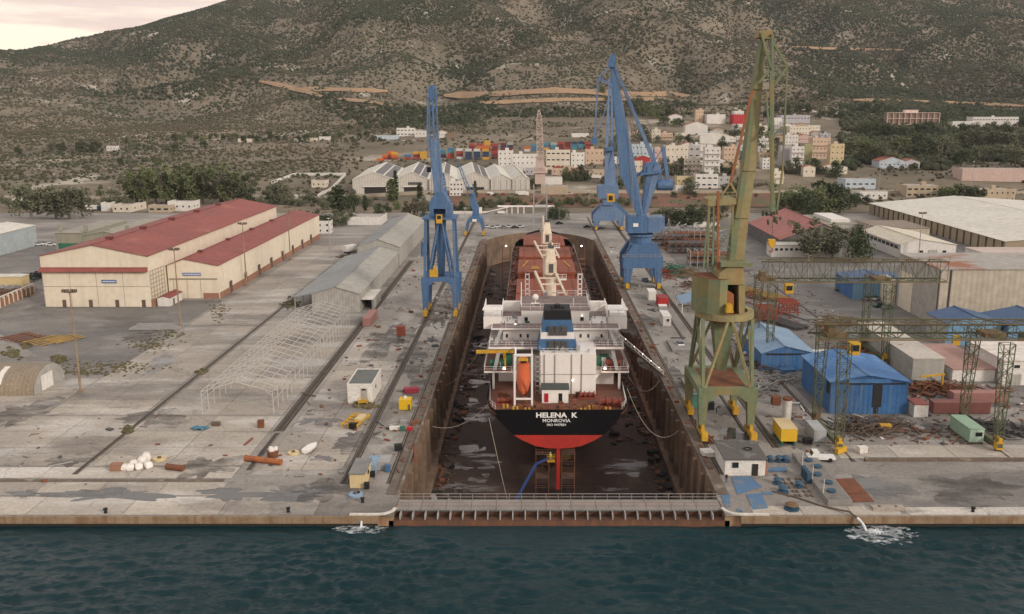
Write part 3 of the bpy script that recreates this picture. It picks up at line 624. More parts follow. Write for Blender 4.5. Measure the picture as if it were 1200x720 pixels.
# side platforms at the poop ends, on posts
for s, x0, x1 in ((-1, -15.5, -9.6), (1, 9.6, 15.5)):
    b = MB(); b.box(SX + x0, SX + x1, 184, 206, 8.75, 9.1); o = P(b, 'side_platform', m_white)
    b = MB(); b.box(SX + x0 + .1, SX + x1 - .1, 184.1, 206, 9.102, 9.13); b.build('platform_deck', m_deck, o)
    b = MB(); xo = x0 + 2.0 if s < 0 else x1 - 2.0
    b.box(SX + xo - 0.25, SX + xo + 0.25, 184.4, 184.9, DK, 8.75); b.build('platform_post', m_white, o)
    b = MB(); rail(b, [(SX + x0, 206, 9.1), (SX + x0, 184, 9.1), (SX + x1, 184, 9.1)] if s < 0 else [(SX + x0, 184, 9.1), (SX + x1, 184, 9.1), (SX + x1, 206, 9.1)]); b.build('railing', m_white, o)
    b = MB(); xi = 9.6 * s; b.extr([(SX + xi, 8.75), (SX + xi * 1.02, 8.75), (SX + xi - s * 2.6, DK), (SX + xi - s * 3.2, DK), (SX + xi - s * 3.2, 8.75)], 'y', 185, 186); b.build('bulwark_bracket', m_white, o)
    b = MB()
    for x in (x0 + 1.2, x0 + 3.0): b.tube((SX + x, 187, 10.2), (SX + x + 1.3, 187, 10.2), 0.75, 10); b.box(SX + x, SX + x + 1.3, 186.4, 187.6, 9.13, 9.6)
    b.build('mooring_winch', m_green if s < 0 else m_winch, o)
    b = MB(); b.box(SX + x1 - 2 if s < 0 else SX + x0, SX + x1 if s < 0 else SX + x0 + 2, 188.5, 189.5, 9.13, 11.5); b.build('locker', m_green, o)
b = MB(); b.box(SX - 14.6, SX + 14.6, 186.5, 213, 13.3, 13.78); b.box(SX - 3.6, SX + 8.2, 181.02, 186.5, 13.802, 13.9); p = P(b, 'boat_deck', m_white)
b = MB(); b.box(SX - 14.4, SX - 3.7, 186.6, 192, 13.782, 13.80); b.box(SX + 8.3, SX + 14.4, 186.6, 192, 13.782, 13.80); b.build('deck_covering', m_wdeck, p)
b = MB(); rail(b, [(SX - 14.5, 213, 13.8), (SX - 14.5, 186.6, 13.8), (SX - 3.6, 186.6, 13.8), (SX - 3.6, 181.1, 13.9), (SX + 8.2, 181.1, 13.9), (SX + 8.2, 186.6, 13.8), (SX + 14.5, 186.6, 13.8), (SX + 14.5, 213, 13.8)]); b.build('railing', m_white, p)
b = MB(); b.box(SX - 11.6, SX + 11.6, 192, 213, 13.8, 16.5); h2 = P(b, 'upper_house', m_white)
pw = MB(); pw.box(-0.22, 0.22, -0.05, 0.04, -0.4, 0.4); me_p = pw.mesh('window', m_glass)
for px in (594, 610, 618.5, 680.5, 689.5, 705): 
    q = pt(px, 393.8, 191.97); inst(me_p, 'window', h2, (q.x - SX, 191.97 - 168, q.z + 12.5))
for k in range(6): inst(me_p, 'window', ship, (-9.5 + k * 0.1 + (k % 3) * 2.0, (189.97 if k < 3 else 187.97) - 168, 20.4 + (k // 3) * 2.6 - 0)) if False else None
b = MB(); b.box(SX - 14.2, SX + 14.2, 191.0, 213, 16.5, 16.8); p = P(b, 'bridge_deck', m_white)
b = MB(); b.box(SX - 14.0, SX + 14.0, 191.2, 196, 16.802, 16.82); b.build('deck_covering', m_wdeck, p)
b = MB(); rail(b, [(SX - 11, 191.1, 16.8), (SX + 11, 191.1, 16.8)]); b.build('railing', m_white, p)
b = MB(); b.box(SX - 7.6, SX + 7.6, 196, 209, 16.82, 19.8); b.box(SX - 12.0, SX - 7.62, 207.5, 209, 16.82, 19.2); b.box(SX + 7.62, SX + 12.0, 207.5, 209, 16.82, 19.2); h3 = P(b, 'wheelhouse', m_white)
me_w = MB().box(-0.38, 0.38, -0.05, 0.04, -0.42, 0.42).mesh('window', m_glass)
for px, py in ((616.5, 374), (682, 374)): q = pt(px, py, 195.97); inst(me_w, 'window', h3, (q.x - SX, 195.97 - 168, q.z + 12.5))
b = MB(); b.box(-0.5, 0.5, -0.05, 0.04, -0.9, 0.9); q = pt(618, 381, 195.97); inst(b.mesh('door', m_green), 'door', h3, (q.x - SX, 195.97 - 168, q.z + 12.5))
b = MB(); b.box(SX - 7.8, SX + 7.8, 195.8, 211, 19.802, 19.95); p = P(b, 'compass_deck', m_wdeck)
b = MB(); rail(b, [(SX - 7.8, 211, 19.95), (SX - 7.8, 195.9, 19.95), (SX + 7.8, 195.9, 19.95), (SX + 7.8, 211, 19.95), (SX - 7.8, 211, 19.95)], 1.3, 2.2, 0.07); b.build('railing', m_white, p)
for s in (-1, 1):                         # bridge wings
    a, c = sorted((SX + s * 12.0, SX + s * 16.1)); b = MB(); b.box(a, c, 195.5, 208, 15.6, 18.4); o = P(b, 'bridge_wing', m_white)
    b = MB(); e, f = sorted((SX + s * 7.6, SX + s * 12.0)); b.box(e, f, 203, 208.2, 16.7, 16.9) ; b.build('wing_deck', m_wdeck, o)
    b = MB(); rail(b, [(a, 208, 18.4), (a, 195.6, 18.4), (c, 195.6, 18.4), (c, 208, 18.4)], 1.5, 1.4, 0.14); b.box(a - .2, c + .2, 195.4, 198, 19.85, 20.0); b.build('wing_railing', m_white, o)
# masts, domes and ladders on the compass deck
b = MB()
for px, h_ in ((611, 5.5), (689, 2.6), (672, 1.8)): q = pt(px, 366, 200); b.tube((q.x, 200, 19.95), (q.x, 200, 19.95 + h_), 0.12, 5)
P(b, 'aerial', m_white)
for px, py, r in ((627.5, 348.5, 0.75), (619, 364, 0.6)):
    q = pt(px, py, 201); b = MB(); b.ball((q.x, 201, q.z), r, 12, 8); b.tube((q.x, 201, q.z - r), (q.x, 201, 19.95), 0.14, 6); b.box(q.x - 1.0, q.x + 1.0, 200.4, 201.6, q.z - 1.5, q.z - 1.4) if r > .7 else None; b.sm = False; P(b, 'radar_dome', m_white)
for px in (618, 679.5):                  # two white ladder masts forward of the bridge
    b = MB(); x0 = pt(px, 350, 213).x
    for s in (-0.45, 0.45): b.box(x0 + s - .1, x0 + s + .1, 213.4, 213.6, 13.8, 25.0)
    for k in range(9): b.box(x0 - .45, x0 + .45, 213.4, 213.6, 15 + k * 1.2, 15.25 + k * 1.2)
    P(b, 'ladder_mast', m_white)
# funnel
b = MB(); f1 = lambda w0, w1, y0, y1, z0, z1, yy0=None: b.hexa([(SX + 0.2 - w0, y0, z0), (SX + 0.2 + w0, y0, z0), (SX + 0.2 + w0, y1, z0), (SX + 0.2 - w0, y1, z0), (SX + 0.2 - w1, yy0 or y0, z1), (SX + 0.2 + w1, yy0 or y0, z1), (SX + 0.2 + w1, y1, z1), (SX + 0.2 - w1, y1, z1)])
f1(4.3, 3.7, 183.4, 191.5, 13.9, 16.2); o = P(b, 'funnel', m_fblue)
b = MB(); f1(3.65, 3.5, 184.2, 191.5, 16.2, 17.6); b.build('funnel_band', m_white, o)
b = MB(); f1(3.45, 3.0, 184.6, 191.5, 17.6, 20.2); b.build('funnel_casing', m_fblue, o)
b = MB(); f1(3.0, 2.75, 185.0, 191.5, 20.2, 22.2); b.tube((SX + .2, 188, 22.2), (SX + .2, 188, 22.9), 0.7, 10); b.tube((SX - 1, 187, 22.2), (SX - 1, 187, 22.7), 0.25, 8); b.tube((SX + 1.4, 187, 22.2), (SX + 1.4, 187, 22.7), 0.25, 8); b.build('funnel_top', m_soot, o)
lv = MB(); lv.box(-0.62, 0.62, -0.35, 0.6, 0, 1.9)
for k in range(5): lv.box(-0.6, 0.6, -0.42, -0.35, 0.2 + k * .35, 0.34 + k * .35)
me_l = lv.mesh('louver', m_grey)
for row, z in ((0, 14.1), (1, 17.0)):
    for k in range(3): inst(me_l, 'louver', o, (0.2 + (k - 1) * 1.36, (183.35 if row == 0 else 184.3) - 168, z + 12.5))
# poop deck hut
b = MB(); b.box(SX - 3.2, SX + 2.2, 175.0, 178.5, DK, 7.9); o = P(b, 'deck_hut', m_white)
b = MB(); b.box(SX - 3.4, SX + 2.4, 174.8, 178.7, 7.9, 8.15); b.build('hut_roof', mat('hut_roof_dark', (0.07, 0.085, 0.075), rough=.8, scale=1), o)
b = MB(); b.box(SX - 2.75, SX - 1.9, 174.92, 174.98, DK + .2, 7.1); b.build('door', mat('red_door', (0.45, 0.02, 0.03), rough=.5, scale=1), o)
b = MB(); b.box(SX + 0.2, SX + 0.95, 174.92, 174.98, DK + .2, 7.1); b.build('doorway', m_soot, o)
# winches, bollards, deck clutter on the poop
def winch(x, y, s=1.0, rz=0.3):
    b = MB(); r = 0.95 * s; dx = math.cos(rz); dy = math.sin(rz)
    for k in range(4): c = (x + dx * (k * 1.25) * s, y + dy * k * 1.25 * s, DK + 1.1 * s); e = (c[0] + dx * .22 * s, c[1] + dy * .22 * s, c[2]); b.tube(c, e, r, 12)
    b.tube((x, y, DK + 1.1 * s), (x + dx * 3.9 * s, y + dy * 3.9 * s, DK + 1.1 * s), 0.55 * s, 10); b.box(x - .3, x + 4 * s, y - .5, y + .9, DK, DK + .4); P(b, 'mooring_winch', m_winch)
winch(SX + 8.6, 172.8, 1.05, -0.12); winch(SX - 12.4, 174.2, 0.8, 0.1); winch(SX + 4.6, 178, 0.8, 0.0)
b = MB()
for x, y in ((-9, 170.5), (-6.6, 169.8), (4.5, 169.6), (6.2, 171), (9.5, 170.2), (11, 175), (-11, 171.8)): b.tube((SX + x, y, DK), (SX + x, y, DK + 0.8), 0.22, 6); b.tube((SX + x + .8, y, DK), (SX + x + .8, y, DK + 0.8), 0.22, 6)
tag(P(b, 'bollards', m_yel), kind='stuff')
b = MB(); rr = random.Random(3)
for k in range(70): x, y = rr.uniform(-12, 12), rr.uniform(169, 180); w = rr.uniform(.15, .6); b.box(SX + x - w, SX + x + w, y - w * .6, y + w * .6, DK, DK + rr.uniform(.2, 1.0)) if not (-3.6 < x < 2.6 and y > 174) else None
tag(P(b, 'deck_clutter', m_rust), kind='stuff')
b = MB(); rail(b, [(SX - 14.3, 186, DK), (SX - 13.7, 171.5, DK + .9), (SX - 12.5, 168.3, DK + 1)], 1.1, 1.3); rail(b, [(SX + 14.3, 186, DK), (SX + 13.7, 171.5, DK + .9), (SX + 12.5, 168.3, DK + 1)], 1.1, 1.3); P(b, 'poop_railing', m_white)
b = MB(); rr = random.Random(41)
for (x0, x1, y0, y1, z, n) in ((-14, -4, 187, 191.5, 13.8, 16), (8.6, 14, 187, 191.5, 13.8, 16), (-13.5, -7.8, 191.6, 203, 16.82, 14), (7.8, 13.5, 191.6, 203, 16.82, 14), (-7, 7, 198, 210, 19.95, 16), (-3.2, 7.8, 181.4, 183.2, 13.9, 14), (-15, -10, 185, 200, 9.13, 26), (10, 15, 185, 200, 9.13, 26)):
    for k in range(n):
        x, y, w = SX + rr.uniform(x0, x1), rr.uniform(y0, y1), rr.uniform(.1, .35); h_ = rr.uniform(.3, 1.3)
        if rr.random() < .4: b.tube((x, y, z), (x, y, z + h_ * 1.3), w * .5, 6)
        else: b.box(x - w, x + w, y - w * .7, y + w * .7, z, z + h_)
tag(P(b, 'deck_fittings', m_steel), kind='stuff')
b = MB()
for x in (-2.6, -.4, 3.1, 5.2): b.tube((SX + x, 180.85, DK), (SX + x, 180.85, 13.7), .09, 5)
b.box(SX - 3.55, SX + 8.15, 180.9, 180.98, 9.3, 9.42); P(b, 'casing_pipes', m_steel)
for k, (x, y) in enumerate(((-12.2, 189.8), (9.4, 187.8), (11.4, 187.8), (-10.2, 189.8), (-6.4, 189.8))):
    q = inst(MB().box(-.5, .5, -.06, .1, 0, 2.0).mesh('door', m_green if k % 2 else m_grey), 'door', ship, (x, y - 168, 9.2 + 12.5))
for x in (-13.2, 13.0): b = MB(); b.bar((SX + x, 186.8, 13.9), (SX + x * .9, 191.6, 16.8), .8, .12); b.bar((SX + x, 184.3, 9.2), (SX + x * .93, 187.6, 13.4), .8, .12); P(b, 'stairs', m_steel)
# provision crane, port side, and its ladder
b = MB(); q0, q1 = pt(558, 412.5, 187), pt(602, 411.5, 187); b.bar(q0, q1, 0.5, 0.7); b.bar(q0 + Vector((.2, 0, -.3)), q1 + Vector((-3, 0, .55)), 0.2); b.tube((q1.x - 2, 187.2, 9.1), (q1.x - 2, 187.2, q1.z - .3), 0.35, 8); P(b, 'provision_crane', m_yel)
b = MB(); q0 = pt(627.5, 430, 180.6)
for k in range(8): b.box(q0.x - .1, q0.x + 1.1, 180.4, 180.8, DK + .8 + k * 1.05, DK + .95 + k * 1.05)
for x in (q0.x - .1, q0.x + 1.0): b.box(x, x + .1, 180.4, 180.5, DK, 13.8)
P(b, 'stairs', m_steel)
# free-fall lifeboat in its frame
fx = pt(613.5, 470, 176).x; b = MB()
for x in (fx - 1.75, fx + 1.75): b.box(x - .2, x + .2, 172.6, 173.0, DK, 15.6); b.bar((x, 173, 6.6), (x, 186, 13.8), 0.35)
b.box(fx - 1.55, fx + 1.55, 172.6, 173.0, 6.5, 6.8); b.box(fx - 1.95, fx + 1.95, 172.5, 173.1, 15.602, 16.0); lf = P(b, 'launching_ramp', m_white)
b = MB(); b.box(fx - 1.0, fx + 1.0, 172.7, 172.9, 14.6, 15.2); b.build('cross_beam', m_yel, lf)
b = MB(); rr = random.Random(31)
for k in range(260):
    s_ = rr.choice((-1, 1)); x, y = SX + s_ * rr.uniform(10.4, 12.6), rr.uniform(216, 385); w = rr.uniform(.15, .7); b.box(x - w, x + w, y - w, y + w, DK, DK + rr.uniform(.2, 1.6))
for s_ in (-1, 1):
    for q in (11.0, 11.6): b.box(SX + s_ * q - .12, SX + s_ * q + .12, 214, 386, DK + .3, DK + .55)
tag(P(b, 'side_deck_fittings', m_brown if False else m_deck), kind='stuff')
b = MB(); rail(b, [(SX - 13.1, 388, DK), (SX - 13.1, 214, DK)], 1.1, 2.2, .07); rail(b, [(SX + 13.1, 388, DK), (SX + 13.1, 214, DK)], 1.1, 2.2, .07); P(b, 'side_railing', m_steel)
lb = thing('lifeboat', 'orange free fall lifeboat tilted nose down at the ship stern', 'lifeboat', (fx, 177, 10.5))
rings = []
for t, r, up in ((0, .12, 0), (.06, .55, 0), (.16, 1.05, 0), (.35, 1.4, .1), (.6, 1.45, .2), (.85, 1.35, .25), (1, 1.0, .2)):
    c = Vector((fx, 173.6 + 7.2 * t, 7.3 + 4.6 * t)); rings.append([(c.x + r * math.cos(a), c.y - .5 * r * math.sin(a), c.z + 1.0 * r * math.sin(a) + up) for a in [k * math.pi / 5 for k in range(10)]])
b = MB(); b.loft(rings); b.sm = True; b.build('hull', m_orange, lb)
b = MB(); c = (fx, 179.2, 12.9); b.box(fx - .8, fx + .8, 178.6, 180.2, 11.6, 13.5); b.build('cabin', m_orange, lb)
b = MB(); b.box(fx - .6, fx + .6, 178.52, 178.6, 12.5, 13.2); b.build('windscreen', m_glass, lb)
# lamps that are lit on the ship and at the dock head
LAMPS = [(591, 432, 183.8, .24), (709, 432, 183.8, .24), (604, 380, 191, .10), (671, 446, 180.7, .10), (682, 370, 195.5, .08)]
for px, py, Y, r in LAMPS:
    q = pt(px, py, Y); b = MB(); b.ball((q.x, Y, q.z), r, 8, 6); P(b, 'deck_lamp', m_lamp)
for px, py, wd in ((593, 288.5, 'left'), (681.5, 288.5, 'right')):
    q = pt(px, py, 375); o = thing('floodlight', 'lit white floodlight on a scaffold beside the ship bow, %s side' % wd, 'light', (q.x, 375, FLOOR))
    b = MB(); b.ball((q.x, 375, q.z), 0.3, 8, 6); b.build('lamp', m_lamp, o)
    b = MB()
    for dx in (-1, 1):
        for dy in (0, 3): b.box(q.x + dx * 1.6 - .08, q.x + dx * 1.6 + .08, 375 + dy + .7, 375.16 + dy + .7, FLOOR, q.z)
    for k in range(7): b.box(q.x - 1.6, q.x + 1.6, 375.7, 379, FLOOR + 2 + k * 2.2, FLOOR + 2.1 + k * 2.2) if FLOOR + 2 + k * 2.2 < q.z else None
    b.build('scaffold', m_rust, o)
# ------------------------------------------------------------------ cranes
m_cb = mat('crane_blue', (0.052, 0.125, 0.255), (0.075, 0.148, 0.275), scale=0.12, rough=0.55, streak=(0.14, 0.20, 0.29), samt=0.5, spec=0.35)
m_cb2 = mat('crane_blue_pale_and_lit', (0.120, 0.190, 0.315), (0.085, 0.150, 0.27), scale=0.12, rough=0.55, streak=(0.22, 0.26, 0.33), samt=0.5, spec=0.35)  # paler blue parts; also colours the painted lit faces of the largest crane
m_cg = mat('crane_green', (0.165, 0.200, 0.115), (0.135, 0.175, 0.100), scale=0.10, rough=0.7, streak=(0.26, 0.19, 0.085), samt=0.75, patch=(0.23, 0.19, 0.085), pscale=0.12, plo=0.50, phi=0.66, bump=0.2)
m_cg2 = mat('crane_ochre_green', (0.30, 0.25, 0.125), (0.22, 0.21, 0.105), scale=0.10, rough=0.7, streak=(0.33, 0.17, 0.055), samt=0.8, bump=0.2)
m_crust = mat('crane_rust', (0.34, 0.12, 0.045), (0.24, 0.10, 0.045), scale=0.4, rough=0.8)
m_lat = mat('gantry_green', (0.075, 0.105, 0.060), (0.110, 0.098, 0.052), scale=0.25, rough=0.75)
m_lat2 = mat('gantry_rusty_ochre', (0.170, 0.130, 0.065), (0.15, 0.085, 0.045), scale=0.4, rough=0.8)
m_taupe = mat('weathered_pinkish_steel', (0.56, 0.42, 0.36), (0.46, 0.37, 0.33), scale=0.3, rough=0.7)
m_wheel = mat('black_rubber', (0.02, 0.02, 0.02), rough=0.8, scale=1)

def lattice(b, p, q, w0, h0, w1=None, h1=None, n=6, t=0.2, tb=None, up=(0, 0, 1), chords=4):
    p, q = Vector(p), Vector(q); d = (q - p).normalized(); u = Vector(up); w1 = w0 if w1 is None else w1; h1 = h0 if h1 is None else h1; tb = tb or t * 0.6
    r = d.cross(u).normalized(); u = r.cross(d); cs = [(-1, -1), (1, -1), (1, 1), (-1, 1)] if chords == 4 else [(-1, -1), (1, -1), (0, 1)]
    def C(k, f): a, c = cs[k]; return p.lerp(q, f) + r * (a * (w0 + (w1 - w0) * f) / 2) + u * (c * (h0 + (h1 - h0) * f) / 2)
    m = len(cs)
    for k in range(m): b.bar(C(k, 0), C(k, 1), t)
    for i in range(n):
        f0, f1 = i / n, (i + 1) / n
        for k in range(m):
            k2 = (k + 1) % m; b.bar(C(k, f1), C(k2, f1), tb)
            b.bar(C(k, f0), C(k2, f1), tb) if (i + k) % 2 == 0 else b.bar(C(k2, f0), C(k, f1), tb)
    return b
def plate(b, pts, Y0, Y1):
    """an outline given as photo pixels at depth Y0, extruded back to Y1"""
    return b.extr([(pt(x, y, Y0).x, pt(x, y, Y0).z) for x, y in pts], 'y', Y0, Y1)
def bogies(root, pts, m=m_yel):
    for (x, y, L_) in pts:
        b = MB(); b.box(x - .45, x + .45, y - L_ / 2, y + L_ / 2, 0.75, 1.9); b.box(x - .6, x + .6, y - L_ / 2 - .2, y - L_ / 2 + 1, 0.5, 2.1); b.box(x - .3, x + .3, y - 1, y + 1, 1.9, 2.8)
        o = b.build('bogie', m, root); w = MB()
        for k in range(4): yy = y - L_ / 2 + 0.8 + k * (L_ - 1.6) / 3; w.tube((x - .3, yy, 0.42), (x + .3, yy, 0.42), 0.41, 10)
        w.build('wheels', m_wheel, o)

# --- blue crane, left apron
Y = 280; z = lambda py, YY=280: pt(600, py, YY).z; s = spx(Y, 20)
c1 = thing('portal_crane', 'tall slim blue portal crane on four posts, left of the dock', 'crane', (pt(518, 370, Y).x, Y, 0))
xl, xr = pt(500.8, 350, Y).x, pt(535.5, 350, Y).x; yn, yf = 275, 285
for x in (xl, xr):
    for yy in (yn, yf):
        b = MB(); b.hexa([(x - .75, yy - .75, 2.2), (x + .75, yy - .75, 2.2), (x + .75, yy + .75, 2.2), (x - .75, yy + .75, 2.2), (x - 1.15, yy - .9, 10.2), (x + 1.15, yy - .9, 10.2), (x + 1.15, yy + .9, 10.2), (x - 1.15, yy + .9, 10.2)]); b.build('leg', m_cb, c1)
        b = MB(); b.bar((x, yy, 12.5), (x + (-.4 if x > -28 else .4), yy + (1.5 if yy < 280 else -1.5), 30.4), 0.85, w2=0.65); b.build('post', m_cb, c1)
bogies(c1, [(x, yy, 5) for x in (xl, xr) for yy in (yn, yf)])
b = MB()
for yy in (yn, yf): b.extr([(xl - 1.2, 10.2), (xl + 1.6, 10.2), (xl + 3, 11.2), (xr - 3, 11.2), (xr - 1.6, 10.2), (xr + 1.2, 10.2), (xr + 1.2, 12.5), (xl - 1.2, 12.5)], 'y', yy - .8, yy + .8)
for x in (xl, xr): b.box(x - .7, x + .7, yn + .82, yf - .82, 10.6, 12.4)
b.build('portal_beam', m_cb, c1)
xc = (xl + xr) / 2
b = MB(); b.hexa([(xc - 1.0, Y - 1.0, 12.6), (xc + 1.0, Y - 1.0, 12.6), (xc + 1.0, Y + 1.0, 12.6), (xc - 1.0, Y + 1.0, 12.6), (xc - 1.7, Y - 1.7, 31), (xc + 1.7, Y - 1.7, 31), (xc + 1.7, Y + 1.7, 31), (xc - 1.7, Y + 1.7, 31)]); b.box(xl, xr, Y - .6, Y + .6, 11.6, 12.6); b.build('column', m_cb, c1)
for k in (-1, 1):
    for yy in (yn, yf): b = MB(); b.bar((xc + k * 0.4, yy + (3 if yy < Y else -3), 30), (xc + k * 3.6, yy, 12.5), 0.6); b.build('brace', m_cb, c1)
b = MB(); b.box(xl - .4, xr + .6, yn + .6, yf - .6, 30.4, 31.0); rail(b, [(xl - .4, yn + .7, 31), (xr + .6, yn + .7, 31)], 1.1, 1.5, .08); b.build('platform', m_cb, c1)
b = MB(); plate(b, [(503, 256), (503, 238), (510, 226), (519, 226), (526, 238), (526, 256), (522, 256), (522, 245), (508, 245), (508, 256)], 276.5, 284); b.build('machine_house', m_cb, c1)
b = MB(); plate(b, [(508.2, 255), (508.2, 245.2), (521.8, 245.2), (521.8, 255)], 279, 284); b.build('winch_room', mat('crane_blue_dark', (0.03, 0.07, 0.15), rough=.7, scale=1), c1)
b = MB(); plate(b, [(526.3, 257), (526.3, 240), (529.5, 240), (529.5, 257)], 277.5, 283); b.build('switch_box', m_cb2, c1)
b = MB(); plate(b, [(511, 262), (511, 252), (518, 252), (518, 262)], 274.6, 276.4); o = b.build('cab', m_yel, c1)
b = MB(); plate(b, [(512.3, 257), (512.3, 253), (516.8, 253), (516.8, 257)], 274.5, 274.58); b.build('cab_window', m_glass, o)
b = MB(); p0, p1, p2 = pt(515, 229, 280), pt(508.5, 165, 284), pt(507, 112, 288); b.bar(p0, p1, 3.0, 2.0, up=(0, 1, 0), w2=3.1, h2=2.2); b.build('jib', m_cb2, c1)
b = MB()
for dx in (-1.35, 0, 1.35): b.bar(p1 + Vector((dx, 0, 0)), p2 + Vector((dx * .8, 0, 0)), 0.5, up=(0, 1, 0))
for k in range(5): q = p1.lerp(p2, (k + .5) / 5); b.bar(q + Vector((-1.3, 0, -1)), q + Vector((1.3, 0, 1)), 0.25, up=(0, 1, 0)); b.bar(q + Vector((-1.3, 0, 0)), q + Vector((1.3, 0, 0)), 0.25, up=(0, 1, 0))
b.build('upper_jib', m_cb, c1)
b = MB(); plate(b, [(502, 116), (501.5, 104), (504, 100), (509, 100), (511, 104), (511, 116)], 287, 290); b.build('jib_head', m_cb, c1)
b = MB(); b.bar(pt(501.5, 114, 288), pt(500.5, 150, 283), 0.35); b.bar(pt(500.5, 150, 283), pt(501.5, 175, 281), 0.45); b.bar(pt(511.5, 122, 288), pt(512.5, 160, 284), 0.3); b.bar(pt(511, 118, 288), pt(504, 130, 288), 0.25); b.build('fly_jib', m_cb, c1)
b = MB(); lattice(b, pt(519, 236, 284), pt(519, 203, 286), 3.0, 2.4, 0.6, 0.6, 5, .3, up=(0, 1, 0)); b.build('a_frame', m_cb, c1)
b = MB(); b.bar(pt(500.5, 199, 284), pt(505, 199, 284), 1.6, 1.6); b.build('counterweight', mat('dark_blue_weight', (0.03, 0.05, 0.09), rough=.7, scale=1), c1)
b = MB(); b.tube(pt(496.5, 300, 283), pt(496.5, 284, 283), 0.9, 10); b.build('stair_tower', m_cb, c1)
b = MB(); [b.bar(pt(*a, 279), pt(*c, 279), .10) for a, c in (((503, 104), (506, 232)), ((509, 104), (517, 228)), ((506, 102), (523, 205)))]; b.build('wire_ropes', m_grey, c1)
b = MB(); [b.box(xr - .3, xr + .3, yn - 1.02, yn - .95, 2.4 + k * .5, 2.5 + k * .5) for k in range(50)]; b.build('leg_ladder', m_steel, c1)
b = MB(); b.box(xl + 1.5, xl + 4, yn - .3, yn + 1.4, 12.6, 14.8); b.box(xl + 2.6, xl + 3.4, yn, yn + 1, 14.8, 16); b.build('winch', m_yel, c1)

# --- large blue crane, right apron
Y = 325; c2 = thing('portal_crane', 'largest blue crane with box jib and luffing beam, right of the dock', 'crane', (pt(751, 335, Y).x, Y, 0))
xl, xr = pt(733, 320, Y).x, pt(769, 320, Y).x; yn, yf = 320, 332
def portal(root, x0, x1, yn, yf, zl, zt, wl, m, inner):
    for x, sg in ((x0, 1), (x1, -1)):
        for yy in (yn, yf):
            b = MB(); b.hexa([(x - wl * .38, yy - wl * .38, 2.2), (x + wl * .38, yy - wl * .38, 2.2), (x + wl * .38, yy + wl * .38, 2.2), (x - wl * .38, yy + wl * .38, 2.2), (x - wl / 2 + sg * .2, yy - wl / 2, zl), (x + wl / 2 + sg * .5, yy - wl / 2, zl), (x + wl / 2 + sg * .5, yy + wl / 2, zl), (x - wl / 2 + sg * .2, yy + wl / 2, zl)]); b.build('leg', m, root)
    xm = (x0 + x1) / 2
    b = MB(); b.extr([(x0 - wl * .55, zl + .003), (x0 + wl * 1.0, zl + .003), (x1 - wl * 1.0, zl + .003), (x1 + wl * .55, zl + .003), (x1 + wl * .5, zl + (zt - zl) * .45), (xm + inner, zt * .93 + zl * .07), (xm + inner, zt), (xm - inner, zt), (xm - inner, zt * .93 + zl * .07), (x0 - wl * .5, zl + (zt - zl) * .45)], 'y', yn - wl * .45, yn + wl * .45); b.build('portal_frame', m, root)
    b = MB(); b.extr([(x0 - wl * .55, zl + .003), (x1 + wl * .55, zl + .003), (x1 + wl * .5, zl + (zt - zl) * .45), (xm + inner, zt), (xm - inner, zt), (x0 - wl * .5, zl + (zt - zl) * .45)], 'y', yf - wl * .45, yf + wl * .45); b.build('portal_frame', m, root)
    b = MB(); b.box(x0 - wl * .4, x0 + wl * .4, yn + wl * .46, yf - wl * .46, zl + .1, zl + 1.6); b.box(x1 - wl * .4, x1 + wl * .4, yn + wl * .46, yf - wl * .46, zl + .1, zl + 1.6); b.box(xm - inner, xm + inner, yn + wl * .46, yf - wl * .46, zt - 2, zt - .01); b.build('side_beam', m, root)
    b = MB()
    for sg, x in ((-1, x0), (1, x1)): b.bar((x + sg * wl * .3, yn - .2, zl + (zt - zl) * .5), (xm + sg * (inner + .1), yn - .2, zt + .4), 0.7)
    b.build('diagonal', m, root)
zz = lambda py: pt(750, py, Y).z
portal(c2, xl, xr, yn, yf, zz(311), zz(284), 3.0, m_cb, 4.2); bogies(c2, [(x, yy, 6) for x in (xl, xr) for yy in (yn, yf)])
xc = (xl + xr) / 2 - .4
b = MB(); b.tube((xc, Y, zz(284) + .01), (xc, Y, zz(276)), 4.0, 16); b.tube((xc, Y, zz(276)), (xc, Y, zz(274)), 4.8, 16); b.build('slewing_ring', m_cb, c2)
b = MB(); plate(b, [(735.5, 273.6), (735.5, 254), (759, 254), (759, 273.6)], 321, 329); o = b.build('turret', m_cb, c2)
b = MB(); plate(b, [(742, 266), (742, 262), (748, 262), (748, 266)], 320.85, 320.98); b.build('sign_plate', m_white, o)
b = MB(); plate(b, [(759.3, 273), (759.3, 256), (779, 255), (779, 270), (775, 270), (775, 273)], 322, 331); o = b.build('machine_house', m_cb2, c2)
b = MB(); lo = pt(751, 258, 323); wd = pt(735.5, 205, 323); tp = pt(717.5, 78, 323)
b.hexa([lo + Vector(v) for v in ((-.6, -1.4, 0), (.6, -1.4, 0), (.6, 1.4, 0), (-.6, 1.4, 0))] + [wd + Vector(v) for v in ((-2.7, -1.5, 0), (2.2, -1.5, 0), (2.2, 1.5, 0), (-2.7, 1.5, 0))])
b.hexa([wd + Vector(v) for v in ((-2.7, -1.5, 0), (2.2, -1.5, 0), (2.2, 1.5, 0), (-2.7, 1.5, 0))] + [tp + Vector(v) for v in ((-.7, -.8, 0), (.7, -.8, 0), (.7, .8, 0), (-.7, .8, 0))]); b.fixn = True; b.build('jib', m_cb, c2)
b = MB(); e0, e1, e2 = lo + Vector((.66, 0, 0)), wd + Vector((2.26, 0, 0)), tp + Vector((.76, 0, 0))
b.bar(e0, e1, .8, 2.6, up=(0, 1, 0), w2=1.9, h2=2.8); b.bar(e1, e2, 1.9, 2.8, up=(0, 1, 0), w2=.5, h2=1.4); b.build('jib_side_tone', m_cb2, c2)  # light on the jib's right face, put into a paler blue strip
